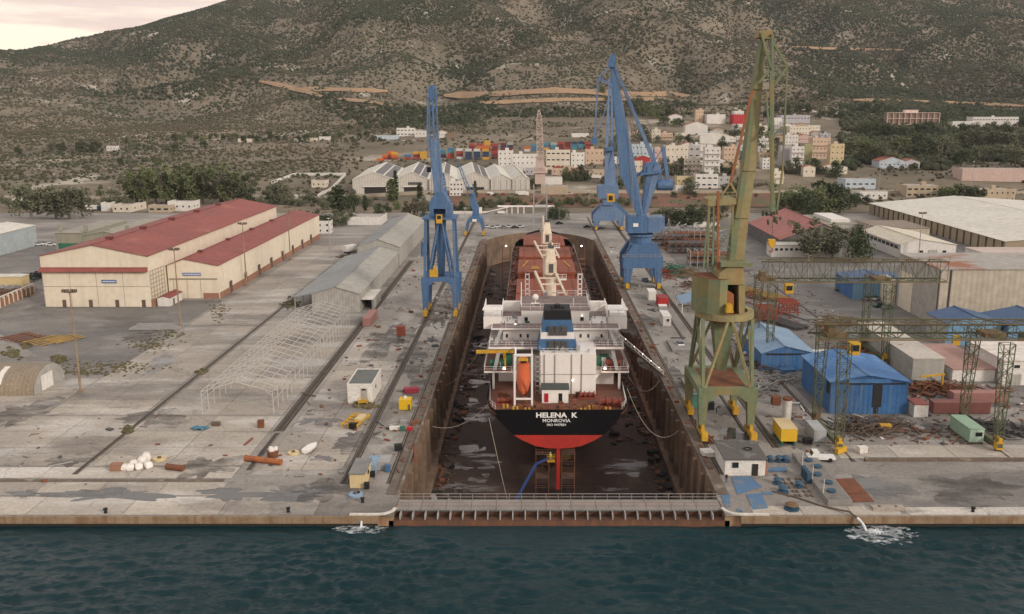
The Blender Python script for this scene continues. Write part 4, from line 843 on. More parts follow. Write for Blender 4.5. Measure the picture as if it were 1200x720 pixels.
b = MB(); p0, p1 = pt(752.5, 257, 325), pt(766, 197, 325); b.bar(p0, p1, 1.2, 4.0, up=(0, 1, 0), w2=5.2, h2=4.5); b.build('a_frame', m_cb, c2)
b = MB(); b.bar(pt(753.5, 257, 325), pt(770, 193, 325), .9, 4.2, up=(0, 1, 0), w2=2.6, h2=4.8); b.build('a_frame_lit_side', m_cb2, c2)  # lit right face of the A-frame, painted in the paler blue
b = MB(); b.bar(pt(720.5, 78, 324), pt(768, 193, 324), .9, 1.0, up=(0, 1, 0), w2=1.4, h2=1.6); b.build('luffing_beam', m_cb2, c2)
b = MB(); plate(b, [(750, 206), (752, 203), (776, 200), (776, 203)], 321.5, 328); b.bar(pt(741, 210, 324), pt(768, 190, 324), .9, .9); b.bar(pt(753, 206, 324), pt(778, 199, 324), .5, .5); b.build('head_platform', m_cb, c2)
b = MB(); plate(b, [(754, 202), (757, 191), (770, 190), (773, 200)], 323, 327); b.build('luffing_drive', m_cb, c2)
b = MB(); b.bar(pt(777, 172, 325), pt(783, 214, 325), 1.2, 1.5, up=(0, 1, 0), w2=1.3); b.bar(pt(776, 175, 325), pt(766, 190, 325), .3); b.bar(pt(766, 172, 325), pt(767, 192, 325), .5); b.bar(pt(772, 200, 325), pt(777, 214, 325), .9); b.build('counterweight_arm', m_cb2, c2)
b = MB(); b.tube(pt(770, 217, 325), pt(788, 217, 325), 2.0, 14); b.build('counterweight', m_cb, c2)
b = MB(); plate(b, [(713, 79), (714, 70), (716, 64), (721.5, 63), (721, 72), (721.5, 79)], 321.5, 325); b.build('jib_head', m_cb, c2)
b = MB()
for dy in (-1.1, 1.1):
    a, c, e, f_, g_ = [pt(*q, 323 + dy) for q in ((716, 77), (701, 91.5), (696.5, 164), (717.5, 100.5), (697.5, 167))]
    b.bar(a, c, .5); b.bar(c, e, .55); b.bar(c, f_, .8); b.bar(f_, g_, .35)
b.bar(pt(701, 91.5, 321.5), pt(701, 91.5, 324.5), .6); b.build('fly_jib', m_cb2, c2)
b = MB(); plate(b, [(692, 168), (694, 162), (699, 161), (701, 166), (699, 170)], 321.5, 324.5); b.build('fly_jib_sheaves', m_cb, c2)
b = MB(); b.bar(pt(719, 236, 322), pt(738, 255, 322), 1.2, 1.2); b.build('cab_arm', m_cb, c2)
b = MB(); plate(b, [(712, 237), (712, 228), (720.5, 228), (720.5, 237)], 320, 323.4); o = b.build('cab', m_yel, c2)
b = MB(); plate(b, [(713.5, 235), (713.5, 229.8), (718, 229.8), (718, 235)], 319.86, 319.98); b.build('cab_window', m_glass, o)

b = MB()
for a, c in (((719, 66), (757, 196)), ((716, 66), (754, 200)), ((718, 70), (697, 163)), ((777, 173), (722, 82))): b.bar(pt(*a, 322), pt(*c, 322), .11)
b.build('wire_ropes', m_grey, c2)
b = MB(); q0, q1 = pt(741, 245, 321.2), pt(735.5, 130, 321.2)
for k in range(46): q = q0.lerp(q1, k / 46); b.bar(q, q + Vector((.55, 0, 0)), .07)
for d in (0, .55): b.bar(q0 + Vector((d, 0, 0)), q1 + Vector((d, 0, 0)), .07)
b.build('jib_ladder', m_steel, c2)
b = MB(); rail(b, [(xl - 2, yn - 1.4, zz(299)), (xr + 2, yn - 1.4, zz(299))], 1.1, 1.6, .08); rail(b, [pt(759.3, 254.8, 322), pt(779, 254.8, 322)], 1.1, 1.2, .08); rail(b, [pt(735.5, 253.8, 321), pt(745, 253.8, 321)], 1.1, 1.2, .08); b.build('hand_rails', m_steel, c2)
for x in (xl, xr): b = MB(); [b.box(x - .3, x + .3, yn - 1.62, yn - 1.55, 2.4 + k * .5, 2.5 + k * .5) for k in range(12)]; b.build('leg_ladder', m_steel, c2)

# --- blue crane behind it
Y = 486; c3 = thing('portal_crane', 'plain blue crane standing farther back behind the largest crane', 'crane', (pt(713, 268, Y).x, Y, 0)); zz = lambda py: pt(713, py, Y).z
xl, xr = pt(697.5, 262, Y).x, pt(726.5, 262, Y).x; portal(c3, xl, xr, 480, 492, zz(257), zz(241), 3.2, m_cb2, 4.0); bogies(c3, [(x, yy, 6) for x in (xl, xr) for yy in (480, 492)])
b = MB(); plate(b, [(706, 241), (707, 233), (718, 233), (720, 241)], 482, 490); b.build('column', m_cb2, c3)
b = MB(); plate(b, [(701, 233), (701, 218), (725, 218), (725, 233)], 481, 491); b.build('machine_house', m_cb2, c3)
b = MB(); p0, p1, p2 = pt(715, 218, 486), pt(714, 174, 488), pt(715.5, 92, 494); b.bar(p0, p1, 6.2, 4, up=(0, 1, 0), w2=4.4); b.build('jib', m_cb2, c3)
b = MB(); b.bar(p1 + Vector((-1.4, 0, 0)), p2 + Vector((-.6, 0, 0)), 1.5, 1.6, up=(0, 1, 0), w2=.8); b.bar(p1 + Vector((1.4, 0, 0)), p2 + Vector((.6, 0, 0)), 1.5, 1.6, up=(0, 1, 0), w2=.8)
for k in range(6): q = p1.lerp(p2, (k + .6) / 6.4); b.bar(q + Vector((-1.6, 0, 0)), q + Vector((1.6, 0, 0)), .5, up=(0, 1, 0))
b.build('upper_jib', m_cb2, c3)
b = MB(); plate(b, [(710.5, 177), (710.5, 173), (719, 173), (719, 177)], 483, 486); b.build('sheave_block', m_cb, c3)
b = MB(); b.bar(pt(724, 160, 485), pt(713, 195, 485), .35); b.bar(pt(724, 160, 485), pt(723, 216, 485), .5); b.build('tie_rod', m_cb2, c3)

# --- small blue crane at the dock head
Y = 462; c4 = thing('small_portal_crane', 'small blue portal crane with thin lattice jib near the dock head', 'crane', (pt(556, 277, Y).x, Y, 0)); zz = lambda py: pt(556, py, Y).z
b = MB(); x0, x1 = pt(546.5, 275, Y).x, pt(567, 275, Y).x
for x, sg in ((x0, 1), (x1, -1)):
    for yy in (458, 466): b = MB(); b.bar((x, yy, 2), (x + sg * 1.2, yy, zz(258)), 1.1, w2=1.9); b.build('leg', m_cb, c4)
b = MB(); plate(b, [(547.5, 262), (548.5, 257), (553, 254), (561, 254), (565, 257), (566.5, 262), (563, 262), (562, 260.5), (551, 260.5), (550, 262)], 457, 467); o = b.build('portal_frame', m_cb, c4)
b = MB(); plate(b, [(553.5, 260), (553.5, 257), (558.5, 257), (558.5, 260)], 456.8, 456.95); b.build('sign_plate', m_white, o)
bogies(c4, [(x, yy, 4) for x in (x0, x1) for yy in (458, 466)])
b = MB(); plate(b, [(553, 254), (554, 247), (551, 240), (552, 228), (556, 226), (558, 238), (561, 244), (561, 254)], 460, 465); b.build('machine_house', m_cb, c4)
b = MB(); plate(b, [(561.3, 250), (561.3, 244), (564.5, 244), (564.5, 250)], 460, 464); b.build('cab', m_white, c4)
b = MB(); lattice(b, pt(555, 238, 461), pt(536.5, 190, 459), 2.2, 1.6, 0.9, 0.8, 10, .22, .13, up=(0, 1, 0)); b.build('jib', m_cb, c4)
b = MB(); b.bar(pt(556, 226, 462), pt(554, 216, 462), .6); b.bar(pt(554, 216, 462), pt(537, 191, 459), .1); b.build('jib_stay', m_cb, c4)

# --- pale lattice tower crane behind the bow
Y = 482; c5 = thing('lattice_tower_crane', 'pale pinkish lattice tower crane standing behind the bow at the dock head', 'crane', (pt(633, 275, Y).x, Y, 0))
x0, x1 = pt(625.5, 270, Y).x, pt(640.5, 270, Y).x
for x in (x0, x1):
    for yy in (478, 486): b = MB(); b.bar((x, yy, 0), (x, yy, pt(0, 216, Y).z), 0.55); b.build('leg', m_steel, c5)
b = MB()
for py in (268, 254, 250, 241, 228): zq = pt(0, py, Y).z; b.bar((x0, 478, zq), (x1, 478, zq), .35); b.bar((x0, 486, zq), (x1, 486, zq), .35); b.bar((x0, 478, zq), (x0, 486, zq), .3); b.bar((x1, 478, zq), (x1, 486, zq), .3)
for a, c in ((275, 254), (241, 228)): b.bar((x0, 478, max(0, pt(0, a, Y).z)), (x1, 478, pt(0, c, Y).z), .25)
b.build('portal_bracing', m_steel, c5)
b = MB(); plate(b, [(627, 216), (627, 203), (629, 183), (637, 183), (639, 203), (639, 216)], 479, 485); b.build('machine_house', m_taupe, c5)
b = MB(); plate(b, [(624.5, 203), (624.5, 201), (641.5, 201), (641.5, 203)], 478, 486); rail(b, [(pt(624.5, 201, Y).x, 478, pt(0, 201, Y).z), (pt(641.5, 201, Y).x, 478, pt(0, 201, Y).z)], 2.2, 2, .2); rail(b, [(pt(626, 187, Y).x, 478, pt(0, 187, Y).z), (pt(640.5, 187, Y).x, 478, pt(0, 187, Y).z)], 2.2, 2, .2); b.build('platform', m_taupe, c5)
b = MB(); lattice(b, pt(633, 183, 482), pt(632, 140, 482), 3.4, 3.2, 2.6, 2.6, 8, .34, .2, up=(0, 1, 0)); lattice(b, pt(632, 140, 482), pt(631.5, 129, 482), 2.6, 2.6, .5, .5, 3, .3, .2, up=(0, 1, 0)); b.build('jib', m_taupe, c5)

# --- green crane in the right foreground
Y = 176; c6 = thing('portal_crane', 'green and rust streaked portal crane with tall leaning jib in the right foreground', 'crane', (pt(845, 510, Y).x, Y, 0)); zz = lambda py, YY=Y: pt(845, py, YY).z
xl, xr, yn, yf = 34.0, 43.6, 169.0, 184.0
zb = 9.0
for x in (xl, xr):
    for yy in (yn, yf): b = MB(); b.hexa([(x - .6, yy - .6, 1.9), (x + .6, yy - .6, 1.9), (x + .6, yy + .6, 1.9), (x - .6, yy + .6, 1.9), (x - .95, yy - .95, zb - 1.4), (x + .95, yy - .95, zb - 1.4), (x + .95, yy + .95, zb - 1.4), (x - .95, yy + .95, zb - 1.4)]); b.build('leg', m_cg, c6)
bogies(c6, [(x, yy, 6.5) for x in (xl, xr) for yy in (yn - .5, yf)])
b = MB()
for yy in (yn, yf): b.extr([(xl - 1, zb - 1.398), (xl + 1.2, zb - 1.398), (xl + 3.0, zb), (xr - 3.0, zb), (xr - 1.2, zb - 1.398), (xr + 1, zb - 1.398), (xr + 1, zb + 1.2), (xl - 1, zb + 1.2)], 'y', yy - .95, yy + .95)
for x in (xl, xr): b.box(x - .9, x + .9, yn + .96, yf - .96, zb - .4, zb + 1.1)
b.build('portal_beam', m_cg, c6)
b = MB(); b.box(xl + .91, xr - .91, yn + .96, yf - .96, zb + .9, zb + 1.12); b.build('portal_deck', m_rust, c6)
b = MB(); p = [pt(x, y, Y) for x, y in ((834, 376), (858, 376), (850, 433), (839, 433))]
b.hexa([(p[3].x, Y - 1.0, p[3].z), (p[2].x, Y - 1.0, p[2].z), (p[2].x, Y + 1.0, p[2].z), (p[3].x, Y + 1.0, p[3].z), (p[0].x, Y - 2.1, p[0].z), (p[1].x, Y - 2.1, p[1].z), (p[1].x, Y + 2.1, p[1].z), (p[0].x, Y + 2.1, p[0].z)]); b.build('pendulum_column', m_cg, c6)
zr = zz(370); xc = (xl + xr) / 2 + .2
for x, sx in ((xl, -1), (xr, 1)):
    for yy, sy in ((yn, -1), (yf, 1)):
        b = MB(); b.bar((x, yy, zb + 1.2), (xc + sx * 4.9, Y + sy * 3.4, zr), 0.62); b.build('post', m_cg, c6)
        b = MB(); b.bar((x - sx * .3, yy, zb + 1.2), (xc + sx * 0.5, Y + sy * 5.6, zr), 0.5); b.build('brace', m_cg2, c6)
    b = MB(); b.bar((x, yn + .3, zb + 1.2), (xc + sx * 5.2, Y + 1.4, zr), 0.45); b.bar((x, yf - .3, zb + 1.2), (xc + sx * 5.2, Y - 1.4, zr), 0.45); b.build('side_brace', m_cg, c6)
b = MB(); N_ = 32; ro, ri = 5.8, 4.6
for i in range(N_):
    a0, a1 = 2 * math.pi * i / N_, 2 * math.pi * (i + 1) / N_
    q = lambda r, a, z_: (xc + r * math.cos(a), Y + r * math.sin(a), z_)
    b.quad(q(ro, a0, zr), q(ro, a1, zr), q(ro, a1, zr + 1.3), q(ro, a0, zr + 1.3)); b.quad(q(ro, a0, zr + 1.3), q(ro, a1, zr + 1.3), q(ri, a1, zr + 1.3), q(ri, a0, zr + 1.3)); b.quad(q(ri, a0, zr), q(ri, a1, zr), q(ri, a1, zr + 1.3), q(ri, a0, zr + 1.3)); b.quad(q(ro, a0, zr), q(ro, a1, zr), q(ri, a1, zr), q(ri, a0, zr))
b.fixn = True; b.build('slewing_ring', m_cg2, c6)
b = MB(); b.tube((xc, Y, zr - .8), (xc, Y, zr + 1.2), 3.6, 18); b.build('roller_path', m_crust, c6)
b = MB(); zt, zbm = zz(323), zz(357)
ang = [(math.radians(a)) for a in (150, 180, 205, 230, 250)]
ring = [(xc + .2 + 7.0 * math.cos(a), Y + 5.6 * math.sin(a)) for a in ang] + [(xc - .6, Y - 4.6), (xc - .6, Y + 3)]
b.prism(ring, zr + 1.32, zt); b.fixn = True; o = b.build('machine_house', m_cg, c6)
b = MB(); b.prism([(xc + (x - xc) * .97, Y + (y - Y) * .97) for x, y in ring], zt + .003, zt + .15); b.fixn = True; b.build('house_roof', m_rust, o)
# tower with the opening for the hook
b = MB()
for px0, px1, px2, px3 in ((837, 844.5, 848, 852.5), (872.5, 866, 865, 868)):
    A = [pt(px0, 356, 172).x, pt(px1, 356, 172).x, pt(px2, 334, 172).x, pt(px3, 334, 172).x]; 
    b.extr([(A[0], zr + 1.33), (A[1], zr + 1.33), (A[2], zz(334, 172)), (pt(842 if px0 < 850 else 873, 334, 172).x, zz(334, 172))], 'y', 171.5, 179)
plate(b, [(842, 333.9), (843, 321), (853, 313), (870, 313), (873, 321), (873, 333.9)], 171.5, 179); o = b.build('tower', m_cg2, c6)
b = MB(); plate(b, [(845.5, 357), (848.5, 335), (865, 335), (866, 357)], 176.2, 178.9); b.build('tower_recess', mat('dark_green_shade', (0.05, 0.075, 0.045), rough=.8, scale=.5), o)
b = MB(); plate(b, [(849, 360), (849, 345), (853, 341), (860, 345), (860, 362)], 172, 175.5); b.build('winch_housing', m_crust, o)
b = MB(); plate(b, [(851, 367), (852, 358), (858, 357), (860, 367)], 169.6, 171.4); b.build('winch_motor', m_yel, o)
b = MB(); plate(b, [(845, 313), (845, 308.5), (882, 308.5), (882, 313)], 171, 180); b.build('top_platform', m_cg, o)
b = MB(); K = [(864, 308.3, 11.0), (870.5, 255, 10.0), (879, 200, 9.2), (888, 105, 6.4), (895.5, 40, 2.2)]
for (x0, y0, w0), (x1, y1, w1) in zip(K[:-1], K[1:]):
    f = 1 / spx(Y, 40); b.bar(pt(x0, y0, Y), pt(x1, y1, Y), w0 * 2 * f * .52, 2.6, up=(0, 1, 0), w2=w1 * 2 * f * .52, h2=2.2)
b.build('jib', m_cg2, c6)
b = MB()
for (x0, y0, w0), (x1, y1, w1) in zip(K[:-1], K[1:]):
    f = 1 / spx(Y, 40); b.bar(pt(x0 - w0 * .78, y0, Y), pt(x1 - w1 * .78, y1, Y), w0 * f * .62, 3.0, up=(0, 1, 0), w2=w1 * f * .62, h2=2.4)
b.build('jib_side_tone', m_cg, c6)
b = MB(); b.bar(pt(882, 106, 174), pt(856, 214, 174), .42, w2=.5); b.build('tie_rod', m_crust, c6)
b = MB(); b.bar(pt(856, 214, 174), pt(862, 226, 174), .4); b.bar(pt(856, 214, 174), pt(843, 234, 174), .35); b.bar(pt(881, 38, 174), pt(881.5, 100, 174), .0001) if False else None; b.build('tie_link', m_cg2, c6)
b = MB()
for dy in (-2.6, 2.6):
    for px, m0 in ((831, 0), (837, 0), (859, 0)): b.bar(pt(px - 2, 318, Y + dy), pt(px, 234, Y + dy), .38)
    b.bar(pt(824, 318, Y + dy), pt(831, 240, Y + dy), .3); b.bar(pt(831, 268, Y + dy), pt(859, 268, Y + dy), .3)
    for k in range(2): b.bar(pt(837, 240 + 28 * k, Y + dy), pt(859, 268 + 28 * k, Y + dy), .18); b.bar(pt(859, 240 + 28 * k, Y + dy), pt(837, 268 + 28 * k, Y + dy), .18)
b.build('back_tower', m_cg, c6)
b = MB(); b.bar(pt(841.5, 316, 173), pt(841.5, 224, 173), .42); b.build('rusty_post', m_crust, c6)
b = MB(); plate(b, [(830, 242), (830, 234), (863, 233), (863, 240)], 173, 179); q0, q1 = pt(830, 233.6, 173), pt(863, 232.6, 173); rail(b, [q0, q1], 1.2, .8, .1); b.build('back_tower_platform', m_cg2, c6)
b = MB()
for dy in (-1.3, 1.3):
    T = lambda x, y: pt(x, y, Y - 1.5 + dy)
    b.bar(T(892, 38), T(903, 77), .42, w2=.35); b.bar(T(905, 40), T(905.5, 248), .5, .5, up=(0, 1, 0)); b.bar(T(905, 48), T(922.5, 77.5), .4); b.bar(T(903, 77.5), T(922.5, 77.5), .28); b.bar(T(903, 77), T(904, 248), .42); b.bar(T(922.5, 77), T(917, 200), .3); b.bar(T(917, 200), T(910.5, 246), .34)
    b.bar(T(903, 80), T(889, 98), .42); b.bar(T(922, 79), T(908, 99), .45); b.bar(T(898, 110), T(908, 248), .3)
    b.bar(T(917, 149), T(906, 159), .35); b.bar(T(903, 150), T(893, 160), .3); b.bar(T(895, 45), T(906, 45), .3)
b.build('fly_jib', m_cg, c6)
b = MB(); plate(b, [(889, 44), (890, 36), (905.5, 36), (906, 46)], Y - 2.5, Y + 1); b.build('jib_head', m_cg2, c6)
b = MB(); rr = random.Random(5)
for k in range(9): q = pt(rr.uniform(893, 915), rr.uniform(247, 261), Y - 1 + rr.uniform(-1.2, 1.2)); b.tube(q, q + Vector((.25, 0, 0)), rr.uniform(.35, .6), 10)
b.bar(pt(896, 250, Y - 1), pt(912, 256, Y - 1), .3); b.build('sheave_cluster', m_lat, c6)
b = MB(); b.bar(pt(905, 258, Y - 1), pt(905, 281, Y - 1), .09); b.build('hoist_rope', m_grey, c6)
b = MB(); plate(b, [(900.5, 286), (901, 281), (909, 281), (909.5, 286), (906, 291), (904, 291)], Y - 1.5, Y - .5); o = b.build('hook_block', m_yel, c6)
b = MB(); b.path([pt(905, 291, Y - 1), pt(905, 294, Y - 1), pt(903, 296, Y - 1), pt(901.5, 294, Y - 1)], .14, 6); b.build('hook', m_crust, o)

# --- two lattice gantry cranes on the yard rails
def gantry(label, x0, x1, ya, yb, z0, z1, xa, xb, cabx, topm):
    Yc = (ya + yb) / 2; g = thing('gantry_crane', label, 'crane', ((x0 + x1) / 2, Yc, 0))
    for x in (x0, x1):
        for yy in (ya, yb):
            b = MB(); lattice(b, (x, yy, 2.0), (x, Yc + (yy - Yc) * .9, z0), 1.2, 1.2, 2.2, 1.9, 10, .15, .09, up=(0, 1, 0)); b.build('leg', m_lat, g)
        b = MB(); b.box(x - .5, x + .5, ya - 1, yb + 1, .9, 1.7); b.build('sill_beam', m_lat, g)
    bogies(g, [(x, ya, 1.5) for x in (x0, x1)]); bogies(g, [(x, yb, 1.5) for x in (x0, x1)], m_lat2)
    b = MB(); n = int((xb - xa) / 3.0); lattice(b, (xa, Yc, (z0 + z1) / 2), (xb, Yc, (z0 + z1) / 2), 4.6, z1 - z0, None, None, n, .20, .11); b.build('girder', m_lat, g)
    b = MB(); b.box(xa, xb, Yc - 2.9, Yc - 2.55, z0 - .35, z0 - .14); b.box(xa, xb, Yc + 2.55, Yc + 2.9, z0 - .35, z0 - .14); b.build('runway_beam', topm, g)
    b = MB(); b.box(xa, xb, Yc - 2.75, Yc - 2.5, z1 + .16, z1 + .3); rail(b, [(xa, Yc - 2.7, z1 + .3), (xb, Yc - 2.7, z1 + .3)], 1.0, 2.6, .07); b.build('walkway', topm, g)
    b = MB(); b.box(cabx - 1.0, cabx + 1.0, Yc - 4.4, Yc - 2.8, z0 - 2.8, z0 - .4); o = b.build('cab', m_yel, g)
    b = MB(); b.box(cabx - .75, cabx + .75, Yc - 4.5, Yc - 4.42, z0 - 2.0, z0 - .8); b.build('cab_window', m_glass, o)
    b = MB(); b.box(x0 - 2, x0 + 2, Yc - 2, Yc + 2, z0 - .1, z0 + .8); b.box(x0 - 1.6, x0 - .4, Yc - 1.5, Yc + 1.5, z0 + .8, z0 + 2.2); b.box(x1 - 2, x1 + 2, Yc - 2, Yc + 2, z0 - .1, z0 + .8); b.build('trolley', m_lat2, g)
gantry('nearer rusty green lattice gantry crane spanning beside the bright blue shed', 58.8, 89.2, 161.5, 175.5, 21.0, 23.6, 54.5, 108, 61.5, m_lat2)
gantry('farther green lattice gantry crane spanning the yard behind the pale blue roof', 61.0, 90.5, 221, 236, 20.6, 25.6, 59, 107, 66, m_lat2)

# --- crane rails let into the aprons; each line is a thing of two rails
m_railt = mat('rail_top', (0.20, 0.17, 0.15), (0.12, 0.085, 0.06), scale=0.5, rough=0.55, metal=0.3)
def track(label, x, y0, y1, gap=0.9, w=.14, bed=1.5):
    o = thing('crane_track', label, 'rails', (x, y0, 0)); b = MB(); b.box(x - bed / 2, x + bed / 2, y0, y1, .003, .018); b.build('track_bed', m_joint, o)
    for d in ((-gap / 2, gap / 2) if gap else (0,)): b = MB(); b.box(x + d - w / 2, x + d + w / 2, y0, y1, .02, .16); b.build('rail', m_railt, o)
track('double crane rail along the left apron under the blue crane outer legs', -32.6, 146, 552)
track('single crane rail close to the left dock edge', -24.9, 146, 440, 0, .25, .7)
track('crane rail close to the right dock edge', 34.0, 150, 540, 0, .2, .9)
track('crane rail under the right legs of the green crane', 43.3, 156, 300, 0, .2, .9)
track('double crane rail on the right apron beside the steel yard', 47.4, 163, 552, .9, .16, 1.6)
track('rail under the left legs of the lattice gantry cranes', 59.9, 156, 330, 0, .2, .9)
track('rail under the right legs of the lattice gantry cranes', 89.8, 156, 330, 0, .2, .9)
track('old rail line left of the white steel frame building, beside the concrete strip', -51.2, 172, 380, 1.2, .16, 2.2)
# ------------------------------------------------------------------ yard buildings
m_cw = mat('cream_wall', (0.71, 0.63, 0.505), (0.65, 0.575, 0.46), scale=0.06, rough=0.8, streak=(0.46, 0.36, 0.25), samt=0.28, fa=.2)
m_rr = mat('red_roof', (0.28, 0.080, 0.066), (0.22, 0.070, 0.060), scale=0.05, rough=0.7, corr='Y', cper=1.0, patch=(0.40, 0.15, 0.12), pscale=0.06, plo=.6, phi=.75)
m_brickb = mat('brick_base', (0.34, 0.17, 0.11), (0.26, 0.14, 0.10), scale=0.4, rough=.9)
m_gw = mat('grey_cladding', (0.40, 0.385, 0.345), (0.345, 0.33, 0.30), scale=0.08, rough=0.7, corr='X', cper=0.9)
m_gwy = mat('grey_cladding_side', (0.38, 0.365, 0.33), (0.33, 0.315, 0.285), scale=0.08, rough=0.7, corr='Y', cper=0.9)
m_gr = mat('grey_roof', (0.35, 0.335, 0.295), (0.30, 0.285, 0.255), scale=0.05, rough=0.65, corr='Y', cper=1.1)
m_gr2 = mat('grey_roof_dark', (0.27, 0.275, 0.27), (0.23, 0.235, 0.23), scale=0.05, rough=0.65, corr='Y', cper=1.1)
m_wht = mat('white_wall', (0.70, 0.67, 0.63), (0.62, 0.59, 0.55), scale=0.2, rough=.8, streak=(0.45, 0.40, 0.34), samt=.35)
m_wroof = mat('white_roof', (0.62, 0.59, 0.52), (0.55, 0.52, 0.455), scale=0.04, rough=.6, corr='Y', cper=2.0)
m_sign = mat('blue_sign', (0.05, 0.14, 0.36), (0.04, 0.11, 0.3), rough=.5, scale=1)
m_brown = mat('brown_door', (0.14, 0.10, 0.075), rough=.8, scale=1)
m_seam = mat('panel_seam', (0.33, 0.28, 0.21), rough=.8, scale=1)
m_bl = mat('blue_sheet', (0.030, 0.115, 0.29), (0.045, 0.145, 0.33), scale=0.15, rough=.7, corr='X', cper=1.0, streak=(0.16, 0.19, 0.23), samt=.75)
m_bly = mat('blue_sheet_side', (0.030, 0.115, 0.29), (0.045, 0.145, 0.33), scale=0.15, rough=.7, corr='Y', cper=1.0, streak=(0.16, 0.19, 0.23), samt=.75)
m_sbr = mat('slate_blue_roof', (.06, .11, .21), (.08, .13, .22), scale=.15, rough=.7, corr='Y', cper=1.0)
m_pbw = mat('pale_blue_wall', (.13, .26, .40), (.16, .29, .41), scale=.15, rough=.7, corr='X', cper=1.0, streak=(.25, .27, .28), samt=.5)
m_blr = mat('blue_roof', (0.055, 0.155, 0.36), (0.075, 0.185, 0.39), scale=0.12, rough=.65, corr='Y', cper=1.0, bump=.3, patch=(.13, .25, .42), pscale=.22, plo=.52, phi=.68)
m_pbr = mat('pale_blue_roof', (0.25, 0.34, 0.44), (0.19, 0.29, 0.42), scale=0.12, rough=.65, corr='Y', cper=1.0)
m_bge = mat('beige_cladding', (0.48, 0.42, 0.335), (0.43, 0.375, 0.30), scale=0.05, rough=.7, corr='X', cper=1.6, streak=(0.38, 0.32, 0.25), samt=.4)
m_bgs = mat('beige_grey_side', (0.42, 0.39, 0.345), (0.37, 0.345, 0.31), scale=0.06, rough=.7, corr='Y', cper=1.6)
m_broof = mat('hangar_roof_rusting', (0.36, 0.33, 0.295), (0.31, 0.285, 0.26), scale=0.05, rough=.7, patch=(0.28, 0.11, 0.06), pscale=.05, plo=.52, phi=.62)

def gable(name, label, cat, x0, x1, y0, y1, ez, pz, mw, mr, xr=None, over=0.35, mside=None, group=None, base=0.0, th=.18, wname='wall'):
    """shed with its ridge along Y; walls and the two roof slopes are parts"""
    xr = (x0 + x1) / 2 if xr is None else xr
    o = thing(name, label, cat, (xr, y0, base), 0, group)
    for yy, dy in ((y0, .2), (y1, -.2)):
        b = MB(); b.extr([(x0, base), (x1, base), (x1, ez), (xr, pz), (x0, ez)], 'y', yy, yy + dy); b.build('gable_wall', mw, o)
    for xx, dx in ((x0, .2), (x1, -.2)):
        b = MB(); a, c = sorted((xx, xx + dx)); b.box(a, c, y0 + .202, y1 - .202, base, ez); b.build('side_wall', mside or mw, o)
    rs_ = []
    for xe, sg in ((x0, -1), (x1, 1)):
        sl = (ez - pz) / abs(xe - xr); ex = xe + sg * over; zz_ = ez + sl * over; b = MB()
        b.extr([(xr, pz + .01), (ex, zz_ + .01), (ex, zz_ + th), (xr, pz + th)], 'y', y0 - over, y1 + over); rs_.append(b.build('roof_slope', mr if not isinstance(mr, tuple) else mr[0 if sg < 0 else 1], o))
    b = MB(); b.box(xr - .3, xr + .3, y0 - over, y1 + over, pz + th + .003, pz + th + .12); b.build('ridge_cap', mr if not isinstance(mr, tuple) else mr[0], o)
    return o
def pbox(o, name, x0, x1, y0, y1, z0, z1, m):
    return MB().box(x0, x1, y0, y1, z0, z1).build(name, m, o)
def flat(name, label, cat, x0, x1, y0, y1, h, mw, mr, base=0.0, par=.25, group=None):
    o = thing(name, label, cat, ((x0 + x1) / 2, y0, base), 0, group)
    pbox(o, 'walls', x0, x1, y0, y1, base, base + h, mw); pbox(o, 'roof', x0 - par, x1 + par, y0 - par, y1 + par, base + h + .002, base + h + .25, mr)
    return o
def wins(o, xs, y, z, w, h, m=None, frame=None, name='window'):
    """windows on a wall facing the camera: pane (sub-part) in a frame"""
    key = ('win', round(w, 2), round(h, 2), (frame or m_white).name)
    if key not in MATS:
        f = MB(); t = .09
        f.box(-w / 2 - t, w / 2 + t, -.08, 0, h / 2, h / 2 + t); f.box(-w / 2 - t, w / 2 + t, -.1, 0, -h / 2 - t, -h / 2); f.box(-w / 2 - t, -w / 2, -.08, 0, -h / 2, h / 2); f.box(w / 2, w / 2 + t, -.08, 0, -h / 2, h / 2)
        MATS[key] = (f.mesh('window', frame or m_white), MB().box(-w / 2, w / 2, -.03, .0, -h / 2, h / 2).mesh('pane', m_glass))
    L0 = wloc(o)
    for x in xs:
        q = inst(MATS[key][0], name, o, (x - L0.x, y - L0.y, z - L0.z)); inst(MATS[key][1], 'pane', q)

# red roofed hangar and its lower side bay
hg = gable('hangar', 'large cream hangar with long red roof and four sliding door panels', 'building', -160, -125, 288.5, 440, 17, 20.6, m_cw, m_rr, mside=m_cw, over=.5)
for i in range(4):
    x0 = -159.6 + i * 8.7; d = pbox(hg, 'door_panel', x0 + .08, x0 + 8.62, 288.1, 288.45, .15, 11.6, m_cw)
    pbox(d, 'wicket_door', x0 + 5.6, x0 + 6.8, 287.98, 288.08, .15, 2.5, m_brown); pbox(d, 'seam', x0 + .1, x0 + 8.6, 288.04, 288.09, 6.9, 7.05, m_seam)
b = MB(); b.extr([(287.0, 11.9), (288.45, 13.3), (288.45, 11.9)], 'x', -160.4, -125.2); b.build('door_canopy', m_rr, hg)
b = pbox(hg, 'sign', -140.4, -135.6, 287.9, 288.06, 8.1, 9.2, m_sign); b2 = MB(); 
for k in range(9): b2.box(-140.0 + k * .48, -139.7 + k * .48, 287.86, 287.9, 8.45, 8.85)
b2.build('sign_lettering', m_white, b)
for k in range(5): pbox(hg, 'ridge_vent', -143.6, -141.6, 300 + k * 27, 302.2 + k * 27, 20.85, 21.6, mat('vent_dark_red', (0.16, 0.05, 0.045), rough=.8, scale=1))
b = MB(); rr = random.Random(1)
for k in range(6): b.box(-124.7, -124.6, 288.8 + k * 2.2, 288.95 + k * 2.2, .3, 12.0)
